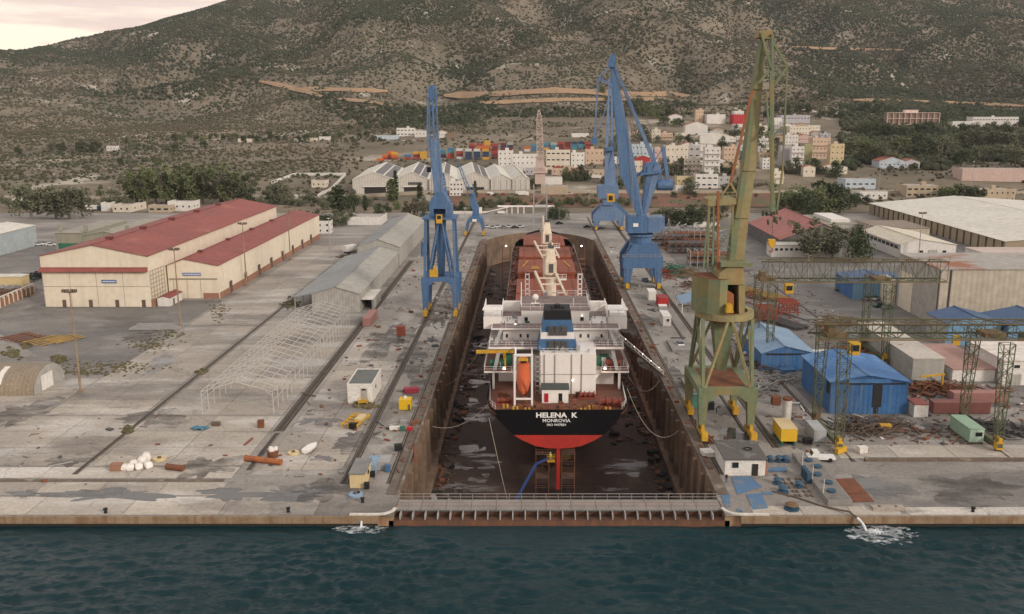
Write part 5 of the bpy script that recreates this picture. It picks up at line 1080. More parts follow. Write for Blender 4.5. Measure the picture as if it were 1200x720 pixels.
for k in range(9): b.box(-124.66, -124.56, 288.8, 300, .6 + k * 1.4, .72 + k * 1.4)
b.build('side_trellis', m_seam, hg)
pbox(hg, 'brick_corner', -124.75, -124.0, 288.2, 290.0, 0, 2.6, m_brickb)
an = gable('hangar_bay', 'lower cream building with red roof attached along the right of the hangar', 'building', -124.4, -107, 302, 452, 11.5, 13.7, m_cw, m_rr, xr=-118.5, over=.4)
for i in range(3): x0 = -122.4 + i * 4.6; pbox(an, 'door_panel', x0, x0 + 4.45, 301.7, 301.95, .1, 6.6, m_cw)
pbox(an, 'lintel', -123.8, -107.4, 301.6, 301.9, 6.75, 7.1, m_seam)
b = pbox(an, 'sign', -119.2, -113.0, 301.82, 301.95, 8.0, 9.0, m_sign); b2 = MB()
for k in range(11): b2.box(-118.9 + k * .54, -118.55 + k * .54, 301.78, 301.82, 8.3, 8.7)
b2.build('sign_lettering', m_white, b)
pbox(an, 'brick_base', -106.98, -106.6, 302.2, 451, 0, 2.0, m_brickb); pbox(an, 'brick_base', -112.5, -107.2, 301.55, 301.68, 0, 2.0, m_brickb)
for k in range(8): pbox(an, 'side_door', -106.58, -106.45, 312 + k * 17, 314 + k * 17, 0, 4.2, m_brown)
for k in range(4): pbox(an, 'roof_vent', -118.9, -117.4, 316 + k * 30, 318 + k * 30, 13.95, 14.5, MATS['vent_dark_red'])
o = gable('guard_cabin', 'small white cabin with rusty red roof at the foot of the hangar wall', 'cabin', -123.4, -119.2, 289.5, 300, 2.7, 3.3, m_wht, m_rr, over=.15)
pbox(o, 'door', -119.15, -119.05, 292, 293, 0, 2.1, m_brown)

# grey sheds and the white steel skeleton in line with them
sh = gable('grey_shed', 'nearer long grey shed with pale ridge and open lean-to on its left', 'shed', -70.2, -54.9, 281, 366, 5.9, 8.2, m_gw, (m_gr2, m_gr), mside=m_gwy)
b = MB(); b.extr([(-76.5, 4.5), (-70.6, 5.75), (-70.6, 5.9), (-76.5, 4.65)], 'y', 282, 364); b.build('lean_to_roof', m_gr2, sh)
for k in range(9): pbox(sh, 'post', -76.2, -75.9, 282.5 + k * 10, 282.8 + k * 10, 0, 4.45, m_steel)
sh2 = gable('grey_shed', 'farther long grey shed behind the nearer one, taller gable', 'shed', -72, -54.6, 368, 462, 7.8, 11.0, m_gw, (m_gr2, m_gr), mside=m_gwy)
o = thing('lean_to', 'open fronted grey lean-to on the right wall of the nearer grey shed', 'shed', (-53, 283, 0))
pbox(o, 'roof', -54.8, -51.0, 283, 300, 3.6, 3.75, m_wroof); pbox(o, 'end_wall', -54.6, -51.2, 299.5, 299.8, 0, 3.6, m_gw); pbox(o, 'side_wall', -51.3, -51.1, 285, 299.4, 0, 3.6, m_gwy); pbox(o, 'post', -51.4, -51.2, 283.1, 283.4, 0, 3.6, m_steel)
m_frm = mat('white_frame_steel', (0.52, 0.49, 0.46), (0.42, 0.39, 0.36), scale=.6, rough=.6)
sk = thing('steel_frame_building', 'bare white steel skeleton of a shed, roof frames without cladding', 'frame', (-62.5, 182, 0))
f = MB(); w = .15
f.bar((-7.6, 0, 0), (-7.6, 0, 5.2), w); f.bar((7.6, 0, 0), (7.6, 0, 5.2), w); f.bar((-7.6, 0, 5.2), (0, 0, 7.4), w); f.bar((7.6, 0, 5.2), (0, 0, 7.4), w)
f.bar((-5.8, 0, 5.75), (-7.6, 0, 4.2), .10); f.bar((5.8, 0, 5.75), (7.6, 0, 4.2), .10); me_f = f.mesh('portal_frame', m_frm)
for i in range(23): inst(me_f, 'portal_frame', sk, (0, i * 3.7, 0))
pu = MB().box(-.05, .05, 0, 81.4, -.05, .05).mesh('purlin', m_frm)
for k in range(4):
    for sg in (-1, 1): inst(pu, 'purlin', sk, (sg * (7.6 - k * 2.2), 0, 5.27 + k * .637))
inst(pu, 'purlin', sk, (0, 0, 7.45))
for sg in (-1, 1): inst(pu, 'girt', sk, (sg * 7.6, 0, 3.1))

# white and beige cabins on the left apron
o = flat('white_cabin', 'white flat roofed cabin with grey roof beside the double crane rail', 'cabin', -40.6, -35.1, 189.6, 201.5, 4.1, m_wht, mat('grey_felt', (0.15, 0.155, 0.145), (0.12, 0.125, 0.118), rough=.9, scale=.4), par=-.15)
for x0, x1, y0, y1 in ((-40.65, -35.05, 189.55, 189.75), (-40.65, -40.45, 189.75, 201.4), (-35.25, -35.05, 189.75, 201.4), (-40.65, -35.05, 201.4, 201.55)): pbox(o, 'parapet', x0, x1, y0, y1, 4.102, 4.55, m_wht)
d = pbox(o, 'door', -37.6, -36.2, 189.5, 189.58, .9, 3.5, m_gwy); pbox(d, 'transom_window', -37.4, -36.5, 189.42, 189.49, 3.05, 3.4, m_glass)
b = MB(); b.box(-38, -35.9, 187.9, 189.5, .7, .85); rail(b, [(-38, 187.95, .85), (-35.9, 187.95, .85)], .9, 1, .1)
for x in (-37.9, -36): b.box(x - .08, x + .08, 187.95, 188.1, 0, .7)
b.build('steps', m_yel, o); pbox(o, 'window', -35.04, -34.98, 193.5, 194.2, 2.4, 3.0, m_glass)
m_yb = mat('pale_yellow_wall', (0.62, 0.49, 0.26), (0.56, 0.44, 0.25), scale=.5, rough=.8)
o = flat('yellow_cabin', 'pale yellow hut with corrugated grey roof near the quay edge', 'cabin', -31.2, -28.6, 144.2, 151.0, 2.5, m_yb, mat('hut_roof_grey', (0.24, 0.23, 0.225), (0.18, 0.175, 0.17), scale=.4, rough=.8, corr='Y', cper=.6), par=.15)
pbox(o, 'window', -28.59, -28.52, 147, 148, 1.3, 2.0, m_glass)
# quonset hut, axis along X
m_q = mat('tan_corrugated', (0.27, 0.215, 0.155), (0.225, 0.18, 0.135), scale=.2, rough=.8, corr='X', cper=1.0)
q = thing('quonset_hut', 'tan arched corrugated hut with grey end wall and white doors', 'hut', (-125, 202, 0)); b = MB(); n = 14
prof = [(202 - 7 * math.cos(math.pi * i / n), 5.5 * math.sin(math.pi * i / n)) for i in range(n + 1)]
for (a, za), (c, zc_) in zip(prof[:-1], prof[1:]): b.quad((-155, a, za), (-113.2, a, za), (-113.2, c, zc_), (-155, c, zc_))
b.fixn = True; b.build('shell', m_q, q)
b = MB(); b.extr(prof, 'x', -113.4, -113.25); b.build('end_wall', m_gwy, q)
pbox(q, 'door', -113.24, -113.1, 198.6, 201.0, 0, 3.6, m_wht); pbox(q, 'door', -113.24, -113.1, 201.05, 203.4, 0, 3.6, m_wht)
b = MB()
for (a, za), (c, zc_) in list(zip(prof[:-1], prof[1:]))[2:6]: b.quad((-122.2, a, za + .03), (-120.9, a, za + .03), (-120.9, c, zc_ + .03), (-122.2, c, zc_ + .03))
b.build('skylight', m_wht, q)

# far left: blue grey hall, olive works building, fence, wall
o = gable('pale_blue_hall', 'long pale grey blue hall with light roof at the left edge', 'building', -262, -236, 383, 425, 9.5, 11.0, mat('pale_blue_cladding', (0.40, 0.44, 0.45), (0.34, 0.38, 0.40), scale=.1, rough=.7, corr='X', cper=1.5), m_wroof, over=.3)
o = gable('white_hut', 'small white hut in front of the pale blue hall', 'building', -243, -232.5, 368, 378, 5, 5.8, m_wht, m_wroof)
m_ol = mat('olive_wall', (0.30, 0.285, 0.215), (0.25, 0.24, 0.185), scale=.2, rough=.85, streak=(.18, .16, .12), samt=.5); m_olr = mat('weathered_sheet_roof', (0.335, 0.305, 0.25), (0.27, 0.25, 0.21), scale=.08, rough=.85, corr='Y', cper=1.5)
o = thing('olive_workshop', 'olive grey workshop with low double gables and green doors', 'building', (-185, 395, 0))
for k, (x0, x1) in enumerate(((-211, -199), (-198.9, -180), (-179.9, -150))):
    y1 = 440; ez, pz = (9.8, 9.8) if k == 0 else (8.5, 10.6)
    b = MB(); b.extr([(x0, 0), (x1, 0), (x1, ez), ((x0 + x1) / 2, pz), (x0, ez)], 'y', 395, y1); b.build('bay', m_ol, o)
    for sg in (0, 1):
        a = x0 if sg == 0 else (x0 + x1) / 2; c = (x0 + x1) / 2 if sg == 0 else x1; za, zc_ = (ez, pz) if sg == 0 else (pz, ez)
        b = MB(); b.extr([(a, za + .05), (c, zc_ + .05), (c, zc_ + .25), (a, za + .25)], 'y', 394.6, y1 + .4); b.build('roof_slope', m_olr, o)
for x in (-210, -198.5, -189, -180): pbox(o, 'roof_vent', x - .7, x + .7, 397, 398.5, 10.4, 13, m_ol)
for x0, x1, mm in ((-210, -201, m_green), (-196, -189, m_ol), (-187, -182, m_green), (-177, -171, m_brown)): pbox(o, 'door', x0, x1, 394.8, 394.95, 0, 5.4, mm)
pbox(o, 'canopy', -199, -160, 392.5, 394.9, 5.7, 6.0, m_green)
fx0, fx1 = at(0, 361), at(40, 344); fn = thing('brick_panel_fence', 'cream concrete fence with brick infill panels at the left edge', 'fence', (fx0.x, fx0.y, 0))
d = (fx1 - fx0); st = MB(); ib = MB()
n = 8
for i in range(-6, n + 1):
    p = fx0 + d * (i / n); b = MB(); b.box(p.x - .25, p.x + .25, p.y - .25, p.y + .25, 0, 3.4); b.build('post', m_cw, fn)
    if i < n: p2 = fx0 + d * ((i + 1) / n); b = MB(); b.bar(p + Vector((0, 0, 1.35)), p2 + Vector((0, 0, 1.35)), .2, 2.6); b.build('brick_panel', m_brickb, fn)
b = MB(); b.bar(fx0 - d * .75 + Vector((0, 0, 3.5)), fx1 + Vector((0, 0, 3.5)), .5, .25); b.build('coping', m_cw, fn)
a0, a1 = at(0, 336), at(35, 333)
o = flat('low_cream_hut', 'long low cream shed behind the brick panel fence', 'shed', a0.x - 12, a1.x, a0.y, a0.y + 5, 3.6, m_yb, m_wroof)

# ---- right side yard
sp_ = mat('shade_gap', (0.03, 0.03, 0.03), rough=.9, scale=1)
bs = gable('blue_shed', 'large bright blue corrugated shed with broken door beside the gantry crane', 'shed', 64, 80.4, 182.6, 203, 7.2, 8.7, m_bl, m_blr, mside=m_bly, xr=71.5, over=.5)
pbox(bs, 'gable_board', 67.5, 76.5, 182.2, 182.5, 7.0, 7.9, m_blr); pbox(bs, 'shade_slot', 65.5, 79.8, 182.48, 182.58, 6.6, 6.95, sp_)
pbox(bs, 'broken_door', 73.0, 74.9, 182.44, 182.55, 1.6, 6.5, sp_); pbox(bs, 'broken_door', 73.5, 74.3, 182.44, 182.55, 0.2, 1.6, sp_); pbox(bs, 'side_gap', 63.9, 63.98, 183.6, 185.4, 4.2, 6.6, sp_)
o = flat('small_white_hut', 'small white hut with dark red roof touching the blue shed', 'hut', 81.2, 84.2, 180.5, 184.5, 2.7, m_wht, m_rr, par=.1)
o = flat('grey_shed', 'flat roofed grey box shed with stained pale roof, behind the gantry girder', 'shed', 91.7, 99.3, 206.9, 244, 5.3, m_gwy, mat('stained_pale_roof', (0.50, 0.455, 0.40), (0.43, 0.39, 0.345), scale=.1, rough=.8, patch=(0.19, 0.155, 0.125), pscale=.09, plo=.55, phi=.6), par=.1)
p1b = gable('pale_blue_shed', 'blue walled shed with pale blue roof behind the green crane', 'shed', 57.5, 70.5, 215, 239, 4.6, 6.4, m_bl, m_pbr, mside=m_bly, xr=63)
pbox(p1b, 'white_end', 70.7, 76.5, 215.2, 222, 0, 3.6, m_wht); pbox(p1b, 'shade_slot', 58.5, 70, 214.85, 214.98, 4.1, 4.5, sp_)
o = gable('blue_hall', 'blue roofed hall half hidden by the farther gantry crane', 'building', 110, 130, 300, 318, 6.0, 7.2, m_pbw, m_sbr, mside=m_bly)
o = gable('blue_workshop', 'blue workshop with blue roof left of its twin, below the beige hangar', 'building', 114.5, 129.5, 239.5, 252, 6.3, 8.2, m_pbw, m_sbr, mside=m_gwy); pbox(o, 'yellow_door', 116.5, 118.5, 239.35, 239.45, 0, 3, m_yel)
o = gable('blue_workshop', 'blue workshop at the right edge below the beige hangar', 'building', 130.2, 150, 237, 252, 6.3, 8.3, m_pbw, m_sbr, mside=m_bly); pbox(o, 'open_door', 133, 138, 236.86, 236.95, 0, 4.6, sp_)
wb = flat('white_office', 'two storey white office block with striped roof at the right edge', 'building', 111.5, 132, 203, 220, 6.0, m_wht, mat('striped_roof', (0.66, 0.60, 0.54), (0.60, 0.54, 0.48), scale=.1, rough=.7, corr='Y', cper=4.0), par=.3)
wins(wb, [114.5, 118, 121.5, 125], 202.98, 4.6, 1.4, .8); pbox(wb, 'door', 112.4, 115.8, 202.85, 202.95, 0, 2.7, m_gw); wins(wb, [118.6, 123], 202.98, 1.6, 1.4, 1.0)
o = flat('red_tiled_annex', 'low annex with dusty red roof behind the white office block', 'building', 101, 111.2, 206, 229, 3.0, m_wht, mat('dusty_red_roof', (0.40, 0.24, 0.20), (0.33, 0.2, 0.17), scale=.2, rough=.8), par=.3)
bh = thing('beige_hangar', 'huge beige corrugated hangar with rust stained roof edge at the right', 'building', (150, 262, 0))
b = MB(); b.box(121.7, 205, 262, 262.3, 0, 17.2); b.build('front_wall', m_bge, bh); b = MB(); b.box(121.7, 122.0, 262.32, 292, 0, 17.2); b.build('side_wall', m_bgs, bh)
b = MB(); b.box(204.7, 205, 262.32, 292, 0, 17.2); b.box(122.02, 204.68, 291.7, 292, 0, 17.2); b.build('rear_wall', m_bgs, bh)
b = MB(); b.box(121.4, 205.3, 261.7, 292.3, 17.202, 17.5); b.build('roof', m_broof, bh)
for x in (121.4, 124.7): b = MB(); b.tube((x + .2, 261.9, 0), (x + .2, 261.9, 17.1), .28, 8); b.build('downpipe', m_grey, bh)
pbox(bh, 'side_door', 121.55, 121.68, 280, 290, 0, 12, m_cw)
pbox(bh, 'side_annex', 119.3, 121.5, 292.4, 301, 0, 8.5, m_cw)
# red roofed shed behind the green crane, and the long white block in front of it
o = gable('red_roof_shed', 'wide shed with faded red roof behind the tall green crane', 'building', 112.5, 149, 400, 462, 6.2, 13.4, mat('dark_cladding', (0.15, 0.14, 0.135), (0.12, 0.115, 0.11), scale=.1, rough=.8), mat('faded_red_roof', (0.36, 0.135, 0.115), (0.30, 0.115, 0.10), scale=.05, rough=.7, corr='Y', cper=1.5), xr=131)
lw = flat('long_white_block', 'long low white block with a row of dark windows', 'building', 106, 137, 390, 399, 5.2, m_wht, m_wroof)
wins(lw, [108 + 2.2 * k for k in range(13)], 389.98, 3.4, 1.3, 1.1)
# sheds farther right
o = flat('flat_roof_works', 'low flat roofed works with beige wall left of the white roofed warehouse', 'building', 152, 171, 466, 505, 5.0, m_bgs, m_olr); pbox(o, 'clerestory', 158, 168, 470, 500, 5.3, 7.0, m_wht)
o = flat('beige_works', 'lower beige shed with brown roof behind the white gabled hall', 'building', 172, 197, 440, 472, 6.0, m_bge, mat('brown_flat_roof', (0.25, 0.20, 0.16), (0.21, 0.17, 0.14), scale=.1, rough=.85))
wg = gable('white_gabled_hall', 'white hall with cream roof and a strip of windows under its eaves', 'building', 161, 185, 386, 432, 6.0, 8.6, m_wht, mat('cream_roof', (0.60, 0.54, 0.43), (0.54, 0.49, 0.40), scale=.06, rough=.7, corr='Y', cper=1.5), xr=168)
pbox(wg, 'window_band', 160.85, 160.97, 388, 434, 3.8, 5.2, m_glass); wins(wg, [170, 180], 385.98, 3.0, 1.6, 1.2); pbox(wg, 'door', 173, 177, 385.85, 385.95, 0, 3.8, m_gw)
for k in range(10): pbox(wg, 'mullion', 160.7, 160.84, 388 + k * 4.8, 388.5 + k * 4.8, 3.8, 5.2, m_wht)
ww = gable('white_roof_warehouse', 'very wide warehouse with smooth cream white roof and brick side wall', 'building', 210, 330, 393, 556, 6.5, 11.0, mat('tan_wall', (0.36, 0.29, 0.20), (0.30, 0.25, 0.18), scale=.2, rough=.85), m_wroof, xr=262, over=.6)
for k in range(22): pbox(ww, 'buttress', 209.5, 209.98, 395 + k * 7.2, 395.6 + k * 7.2, 0, 6.3, m_brown)
o = flat('white_lean_to', 'low white lean-to in front of the cream white warehouse', 'building', 190, 236, 372, 388, 4.5, m_wht, mat('pale_red_roof', (0.52, 0.42, 0.37), (0.46, 0.37, 0.33), scale=.1, rough=.8)); wins(o, [193, 199], 371.98, 2.6, 1.4, 1.1)
# ------------------------------------------------------------------ highway, embankment
m_hw = mat('highway_surface', (0.30, 0.26, 0.21), (0.25, 0.22, 0.19), scale=.05, rough=.9)
m_tanwall = mat('tan_parapet', (0.44, 0.36, 0.27), (0.37, 0.31, 0.24), scale=.1, rough=.9)
m_soilred = mat('red_embankment_soil', (0.20, 0.095, 0.062), (0.13, 0.075, 0.05), scale=.08, rough=.95, patch=(0.10, 0.095, 0.05), pscale=.06, plo=.5, phi=.6)
b = MB(); xs = list(range(-500, 521, 12))
for a, c in zip(xs[:-1], xs[1:]):
    za, zc_ = hz(a, 648) + .8, hz(c, 648) + .8; b.hexa([(a, 638, za - 3), (c, 638, zc_ - 3), (c, 658, zc_ - 3), (a, 658, za - 3), (a, 638, za), (c, 638, zc_), (c, 658, zc_), (a, 658, za)])
tag(b.build('highway', m_hw), kind='structure')
w_ = thing('highway_parapet', 'long tan parapet wall along the near side of the highway', 'wall', (0, 637, 5)); b = MB()
for a, c in zip(xs[:-1], xs[1:]):
    za, zc_ = hz(a, 648) + .4, hz(c, 648) + .4; b.hexa([(a + .05, 637, za - 2), (c, 637, zc_ - 2), (c, 637.4, zc_ - 2), (a + .05, 637.4, za - 2), (a + .05, 637, za + 1.5), (c, 637, zc_ + 1.5), (c, 637.4, zc_ + 1.5), (a + .05, 637.4, za + 1.5)])
tag(b.build('parapet_panels', m_tanwall, w_), kind='stuff')
b = MB(); xs2 = list(range(-60, 181, 8)); ys2 = [592, 597, 602, 608, 614, 620, 626, 632, 636.5]
for a, c in zip(xs2[:-1], xs2[1:]):
    for y0, y1 in zip(ys2[:-1], ys2[1:]): b.quad(*[(x, y, hz(x, y) + .35) for x, y in ((a, y0), (c, y0), (c, y1), (a, y1))])
tag(b.build('embankment', m_soilred), kind='structure')

# ------------------------------------------------------------------ town buildings
WINM = MB().box(-.5, .5, -.06, .02, -.55, .55).mesh('window', m_glass)
WINW = MB().box(-1.3, 1.3, -.06, .02, -.55, .55).mesh('window', m_glass)
PAL = dict(white=(0.68, 0.65, 0.61), cream=(0.66, 0.59, 0.49), peach=(0.58, 0.43, 0.32), grey=(0.42, 0.41, 0.40), lilac=(0.44, 0.42, 0.45), olive=(0.34, 0.32, 0.18), yellow=(0.58, 0.47, 0.29), pink=(0.56, 0.41, 0.36), blue=(0.46, 0.52, 0.57), red=(0.45, 0.045, 0.05), tan=(0.46, 0.37, 0.27), brown=(0.25, 0.18, 0.13), green=(0.10, 0.32, 0.22))
def pm(c): return mat('town_' + c, PAL[c], tuple(v * .88 for v in PAL[c]), scale=.15, rough=.85, streak=tuple(v * .55 for v in PAL[c]), samt=.3)
m_flatroof = mat('town_flat_roof', (0.40, 0.36, 0.32), (0.32, 0.29, 0.26), scale=.1, rough=.9)
m_tile = mat('terracotta_tiles', (0.34, 0.13, 0.075), (0.28, 0.11, 0.07), scale=.3, rough=.9)
NB = [0]
def house(x0, x1, yt, yb, c, label, floors=2, bays=None, style='win', depth=None, cat='building', rz=None, roof=None, ez=None, Yd=None, name='house', group=None):
    NB[0] += 1; rr = random.Random(NB[0] * 13); g = ground((x0 + x1) / 2, yb)
    if g is None: g = pt((x0 + x1) / 2, yb, 1200)
    s = spx(g.y, g.z); w = (x1 - x0) / s; h = (yb - yt) / s; d = depth or max(8, min(w * .8, 18)); rz = rr.uniform(-.08, .10) if rz is None else rz
    o = thing(name, label, cat, (g.x, g.y, g.z), rz, group); M_ = pm(c); B = lambda n, m, *a: MB().box(*a).build(n, m, o, world=False)
    B('walls', M_, -w / 2, w / 2, 0, d, -3, h)
    if style == 'vault':
        n = 8; b = MB(); pr = [(-w / 2 - .2 + (w + .4) * i / n, h + w * .0 + (2.6) * math.sin(math.pi * i / n)) for i in range(n + 1)]; b.extr(pr, 'y', -.2, d); b.build('vault_roof', roof or m_wroof, o, world=False)
    elif style == 'gable':
        for sg in (-1, 1): b = MB(); b.extr([(sg * (w / 2 + .4), h), (0, h + w * .16), (0, h + w * .16 + .2), (sg * (w / 2 + .4), h + .2)], 'y', -.4, d + .4); b.build('roof_slope', roof or m_tile, o, world=False)
        b = MB(); b.extr([(-w / 2, h), (w / 2, h), (0, h + w * .16)], 'y', .02, .25); b.build('gable_wall', M_, o, world=False)
    else:
        B('roof', roof or m_flatroof, -w / 2 + .25, w / 2 - .25, .25, d - .25, h, h + .06)
        for a in ((-w / 2, w / 2, 0, .25), (-w / 2, -w / 2 + .25, .252, d), (w / 2 - .25, w / 2, .252, d)): B('parapet', M_, *a, h + .002, h + .7)
        if floors >= 2 and w > 9: q = rr.uniform(-w / 4, w / 4); B('stair_head', M_, q - 1.5, q + 1.5, d * .4, d * .4 + 3, h + .07, h + 2.6)
    if style in ('win', 'apt', 'gable', 'wide') and floors > 0:
        fh = h / floors; nb = bays or max(2, int(w / (4.2 if style == 'wide' else 3.4)))
        for f in range(floors):
            for k in range(nb):
                x = -w / 2 + (k + .5) * w / nb
                inst(WINW if style == 'wide' else WINM, 'window', o, (x, -.01, fh * f + fh * .55))
            if style == 'apt' and f > 0: 
                q = B('balcony', M_, -w / 2 - .1, w / 2 + .1, -1.4, -.07, fh * f - .1, fh * f + .08); MB().box(-w / 2 - .1, w / 2 + .1, -1.42, -1.34, fh * f + .08, fh * f + 1.0).build('balustrade', M_, q, world=False)
        for f in range(floors):
            for k in range(2): q = inst(WINM, 'window', o, (w / 2 + .01, d * (.3 + .4 * k), fh * f + fh * .55), math.pi / 2)
    return o
T = [
 (584, 600, 178, 201, 'white', 'tall white block with pale green side left of the long cream blocks', 4, 'win'), (600, 631, 182, 201, 'white', 'long white three storey block with small dark windows above the warehouses', 3, 'win'),
 (640, 668, 177, 199, 'cream', 'cream industrial block with wide dark top windows and orange door', 3, 'wide'), (669, 685, 180, 197, 'white', 'white three storey block right of the cream industrial block', 3, 'win'),
 (686, 707, 176, 193, 'peach', 'peach coloured block behind the farther blue crane', 2, 'win'), (633, 659, 209, 217, 'white', 'long low white shed beside the lattice tower crane', 1, 'none'),
 (634, 665, 219.5, 229, 'tan', 'low tan walled enclosure above the highway', 0, 'none'), (828, 850, 135, 145.5, 'white', 'white box building with two small windows high in town', 2, 'none'),
 (803, 829, 147, 158, 'white', 'pale ribbed white warehouse below the white box building', 0, 'gable'), (820, 854, 159, 169, 'white', 'long white barrel roofed warehouse in the upper town', 0, 'vault'),
 (859, 881, 135, 146, 'red', 'building with bright red front panel left of the green jib', 0, 'none'), (861, 880, 146.3, 155, 'white', 'white ground floor block right below the bright red front', 1, 'wide'),
 (861, 872, 127, 132.5, 'cream', 'tiny cream house on the slope above the red front', 1, 'win'), (780, 806, 172, 197, 'cream', 'wide cream three storey apartment house right of the blue jib', 3, 'win'),
 (806.5, 820, 172, 194, 'grey', 'grey apartment house with glazed stair beside the cream one', 3, 'wide'), (801, 820, 187, 205, 'cream', 'cream balconied house in front of the grey apartment house', 3, 'apt'),
 (825, 843, 174, 209, 'white', 'tall white apartment house with deep balcony bands', 5, 'apt'), (848, 865, 173, 191, 'peach', 'peach house touching the tall green jib from the left', 3, 'win'),
 (863, 876, 171, 190, 'blue', 'pale blue house half hidden by the green jib', 3, 'win'), (815, 841, 205.5, 221, 'white', 'white two storey works with a grid of large dark windows', 2, 'wide'),
 (841, 856, 208, 221, 'grey', 'grey extension joined to the right of the window grid works', 2, 'win'), (793, 813, 207.5, 218, 'yellow', 'yellowish low house left of the window grid works', 1, 'win'),
 (792, 806, 218.5, 227, 'white', 'small white house beside the highway right of the blue drum', 1, 'win'), (740, 763, 170, 184, 'blue', 'blue grey workshop seen between the blue cranes', 2, 'win'),
 (766, 780, 176, 190, 'pink', 'pinkish house just left of the wide cream apartments', 2, 'win'), (745, 762, 186, 196, 'red', 'low red roofed yard shed between the blue cranes', 0, 'gable'),
 (914, 949, 136, 149, 'lilac', 'broad pale lilac building at the top right of the town', 2, 'wide'), (925, 950, 149, 158.5, 'cream', 'cream terrace house below the broad lilac building', 2, 'win'),
 (920, 935, 159, 170, 'white', 'small white cube house right of the hanging green jib', 2, 'win'), (914, 927, 172, 196, 'lilac', 'lilac grey side of an apartment house by the hanging jib', 0, 'none'),
 (927, 941, 173, 198, 'white', 'narrow white four storey apartment house with balconies', 4, 'apt'), (941.5, 951, 170, 193, 'olive', 'plain olive green apartment block', 0, 'none'),
 (951, 972, 163, 187, 'peach', 'peach apartment house between olive and yellow blocks', 3, 'apt'), (972, 988, 170, 196, 'yellow', 'yellow four storey house at the right end of town', 4, 'win'),
 (970, 993, 197, 204.5, 'cream', 'low cream house with flat roof below the yellow house', 1, 'win'), (905, 918, 202, 216, 'cream', 'cream house with open ground floor under the hanging jib', 2, 'apt'),
 (884, 900, 148, 160, 'cream', 'cream house seen just right of the green jib, upper one', 2, 'win'), (886, 902, 163, 176, 'white', 'white house seen just right of the green jib, middle one', 2, 'apt'), (889, 903, 180, 193, 'tan', 'tan house seen just right of the green jib, lowest one', 2, 'win'),
 (902, 916, 139, 149, 'white', 'white house with grey roof left of the broad lilac building', 1, 'win'), (935, 950, 160, 168, 'pink', 'small pink house right of the white cube house', 1, 'gable'), (835, 848, 152, 158, 'tan', 'small tan shed behind the barrel roofed warehouse', 0, 'gable'),
 (843, 860, 192, 203, 'tan', 'low tan house behind the grey extension of the works', 1, 'win'), (762, 778, 192, 204, 'white', 'white house right behind the blue crane counterweight', 2, 'win'), (735, 757, 155.5, 163, 'pink', 'pink house on the green slope behind the blue jib', 2, 'apt'),
 (690, 712, 200, 209, 'tan', 'tan single storey workshop behind the farther blue crane', 1, 'win'), (668, 688, 201, 208, 'brown', 'brown roofed low workshop in the lorry yard', 0, 'gable'), (648, 660, 197, 203, 'red', 'small orange red tent roofed stall below the cream industrial block', 0, 'gable'),
 (670, 690, 157, 161, 'white', 'flat white shed on the green terrace above the containers', 0, 'none'), (1062, 1105, 219, 232, 'tan', 'long tan works with broken dark openings right of the dark trees', 2, 'wide'),
 (1145, 1190, 223, 238, 'tan', 'tan two storey house with small windows at the right edge', 2, 'win'), (1128, 1206, 199, 213, 'pink', 'long salmon pink hall with white roof edge at the right', 0, 'none'),
 (990, 1026, 211, 222, 'blue', 'modern pale blue flat roofed house beside the lane', 1, 'wide'), (1007, 1040, 226, 234, 'white', 'low white arched house between dark trees', 1, 'win'), (1030, 1060, 189, 198, 'blue', 'pale grey house among trees above the lane, left one', 1, 'gable'), (1058, 1078, 190, 198, 'lilac', 'pale grey house among trees above the lane, right one', 1, 'gable'),
 (1116, 1140, 143, 152, 'white', 'low white wing of the hospital like block among dark pines', 1, 'wide'), (1140, 1192, 138, 150, 'white', 'long white block among the dark pines at the far right', 2, 'wide'),
 (465, 486, 151, 160, 'white', 'white flat roofed depot with several levels above the hillside terrace', 2, 'wide'), (486, 499, 154, 161, 'white', 'white workshop joined to the right of the depot', 1, 'win'), (440, 466, 159.5, 164, 'blue', 'long blue grey shed left of the depot', 0, 'none'),
 (512, 524, 155, 162, 'white', 'white house with brown roof right of the tall left crane', 1, 'gable'), (523, 533, 157, 162, 'brown', 'small brown hut by the white house above the terrace', 0, 'gable'),
 (345, 357, 163, 166, 'white', 'tiny white shed at the edge of the cutting, left one', 0, 'none'), (359, 371, 162.5, 166, 'cream', 'tiny cream shed at the edge of the cutting, middle one', 0, 'none'), (374, 386, 161, 165, 'white', 'tiny white shed at the edge of the cutting, right one', 0, 'none'),
 (125, 136, 172, 177, 'white', 'lone white hut on the scrubby slope at left', 1, 'win'), (279, 295, 163.5, 167, 'cream', 'low cream farm building on the ridge of the cutting', 0, 'none'), (365, 382, 212.5, 220.5, 'cream', 'cream kiosk inside the walled plot', 1, 'win'),
 (345, 358, 230, 236.5, 'white', 'small white hut with open front near the walled plot', 0, 'none'), (119, 130, 239, 248, 'white', 'white box shed left of the row of low sheds behind the workshop', 0, 'none'), (132, 153, 241.5, 249, 'cream', 'long cream shed with dark windows behind the olive workshop', 1, 'win'),
 (174, 199, 242, 249.5, 'tan', 'tan low building behind the olive workshop roof', 1, 'wide'), (197, 226, 237.5, 248, 'white', 'white works beside the hangar ridge, rear left', 1, 'win'), (407, 447, 256, 264, 'white', 'long white low building behind the farther grey shed', 0, 'none'),
 (371, 388, 261, 274, 'white', 'white two level site office beside the hangar bay', 2, 'win'), (795, 818, 258, 265.5, 'white', 'white works canteen hut behind the pipe stacks', 0, 'none')]
for i, (x0, x1, yt, yb, c, lab, fl, st) in enumerate(T):
    o = house(x0, x1, yt, yb, c, lab, fl, None, st, name='warehouse' if ('shed' in lab or 'warehouse' in lab or 'hall' in lab) else 'house', depth=22 if 'long' in lab else None)
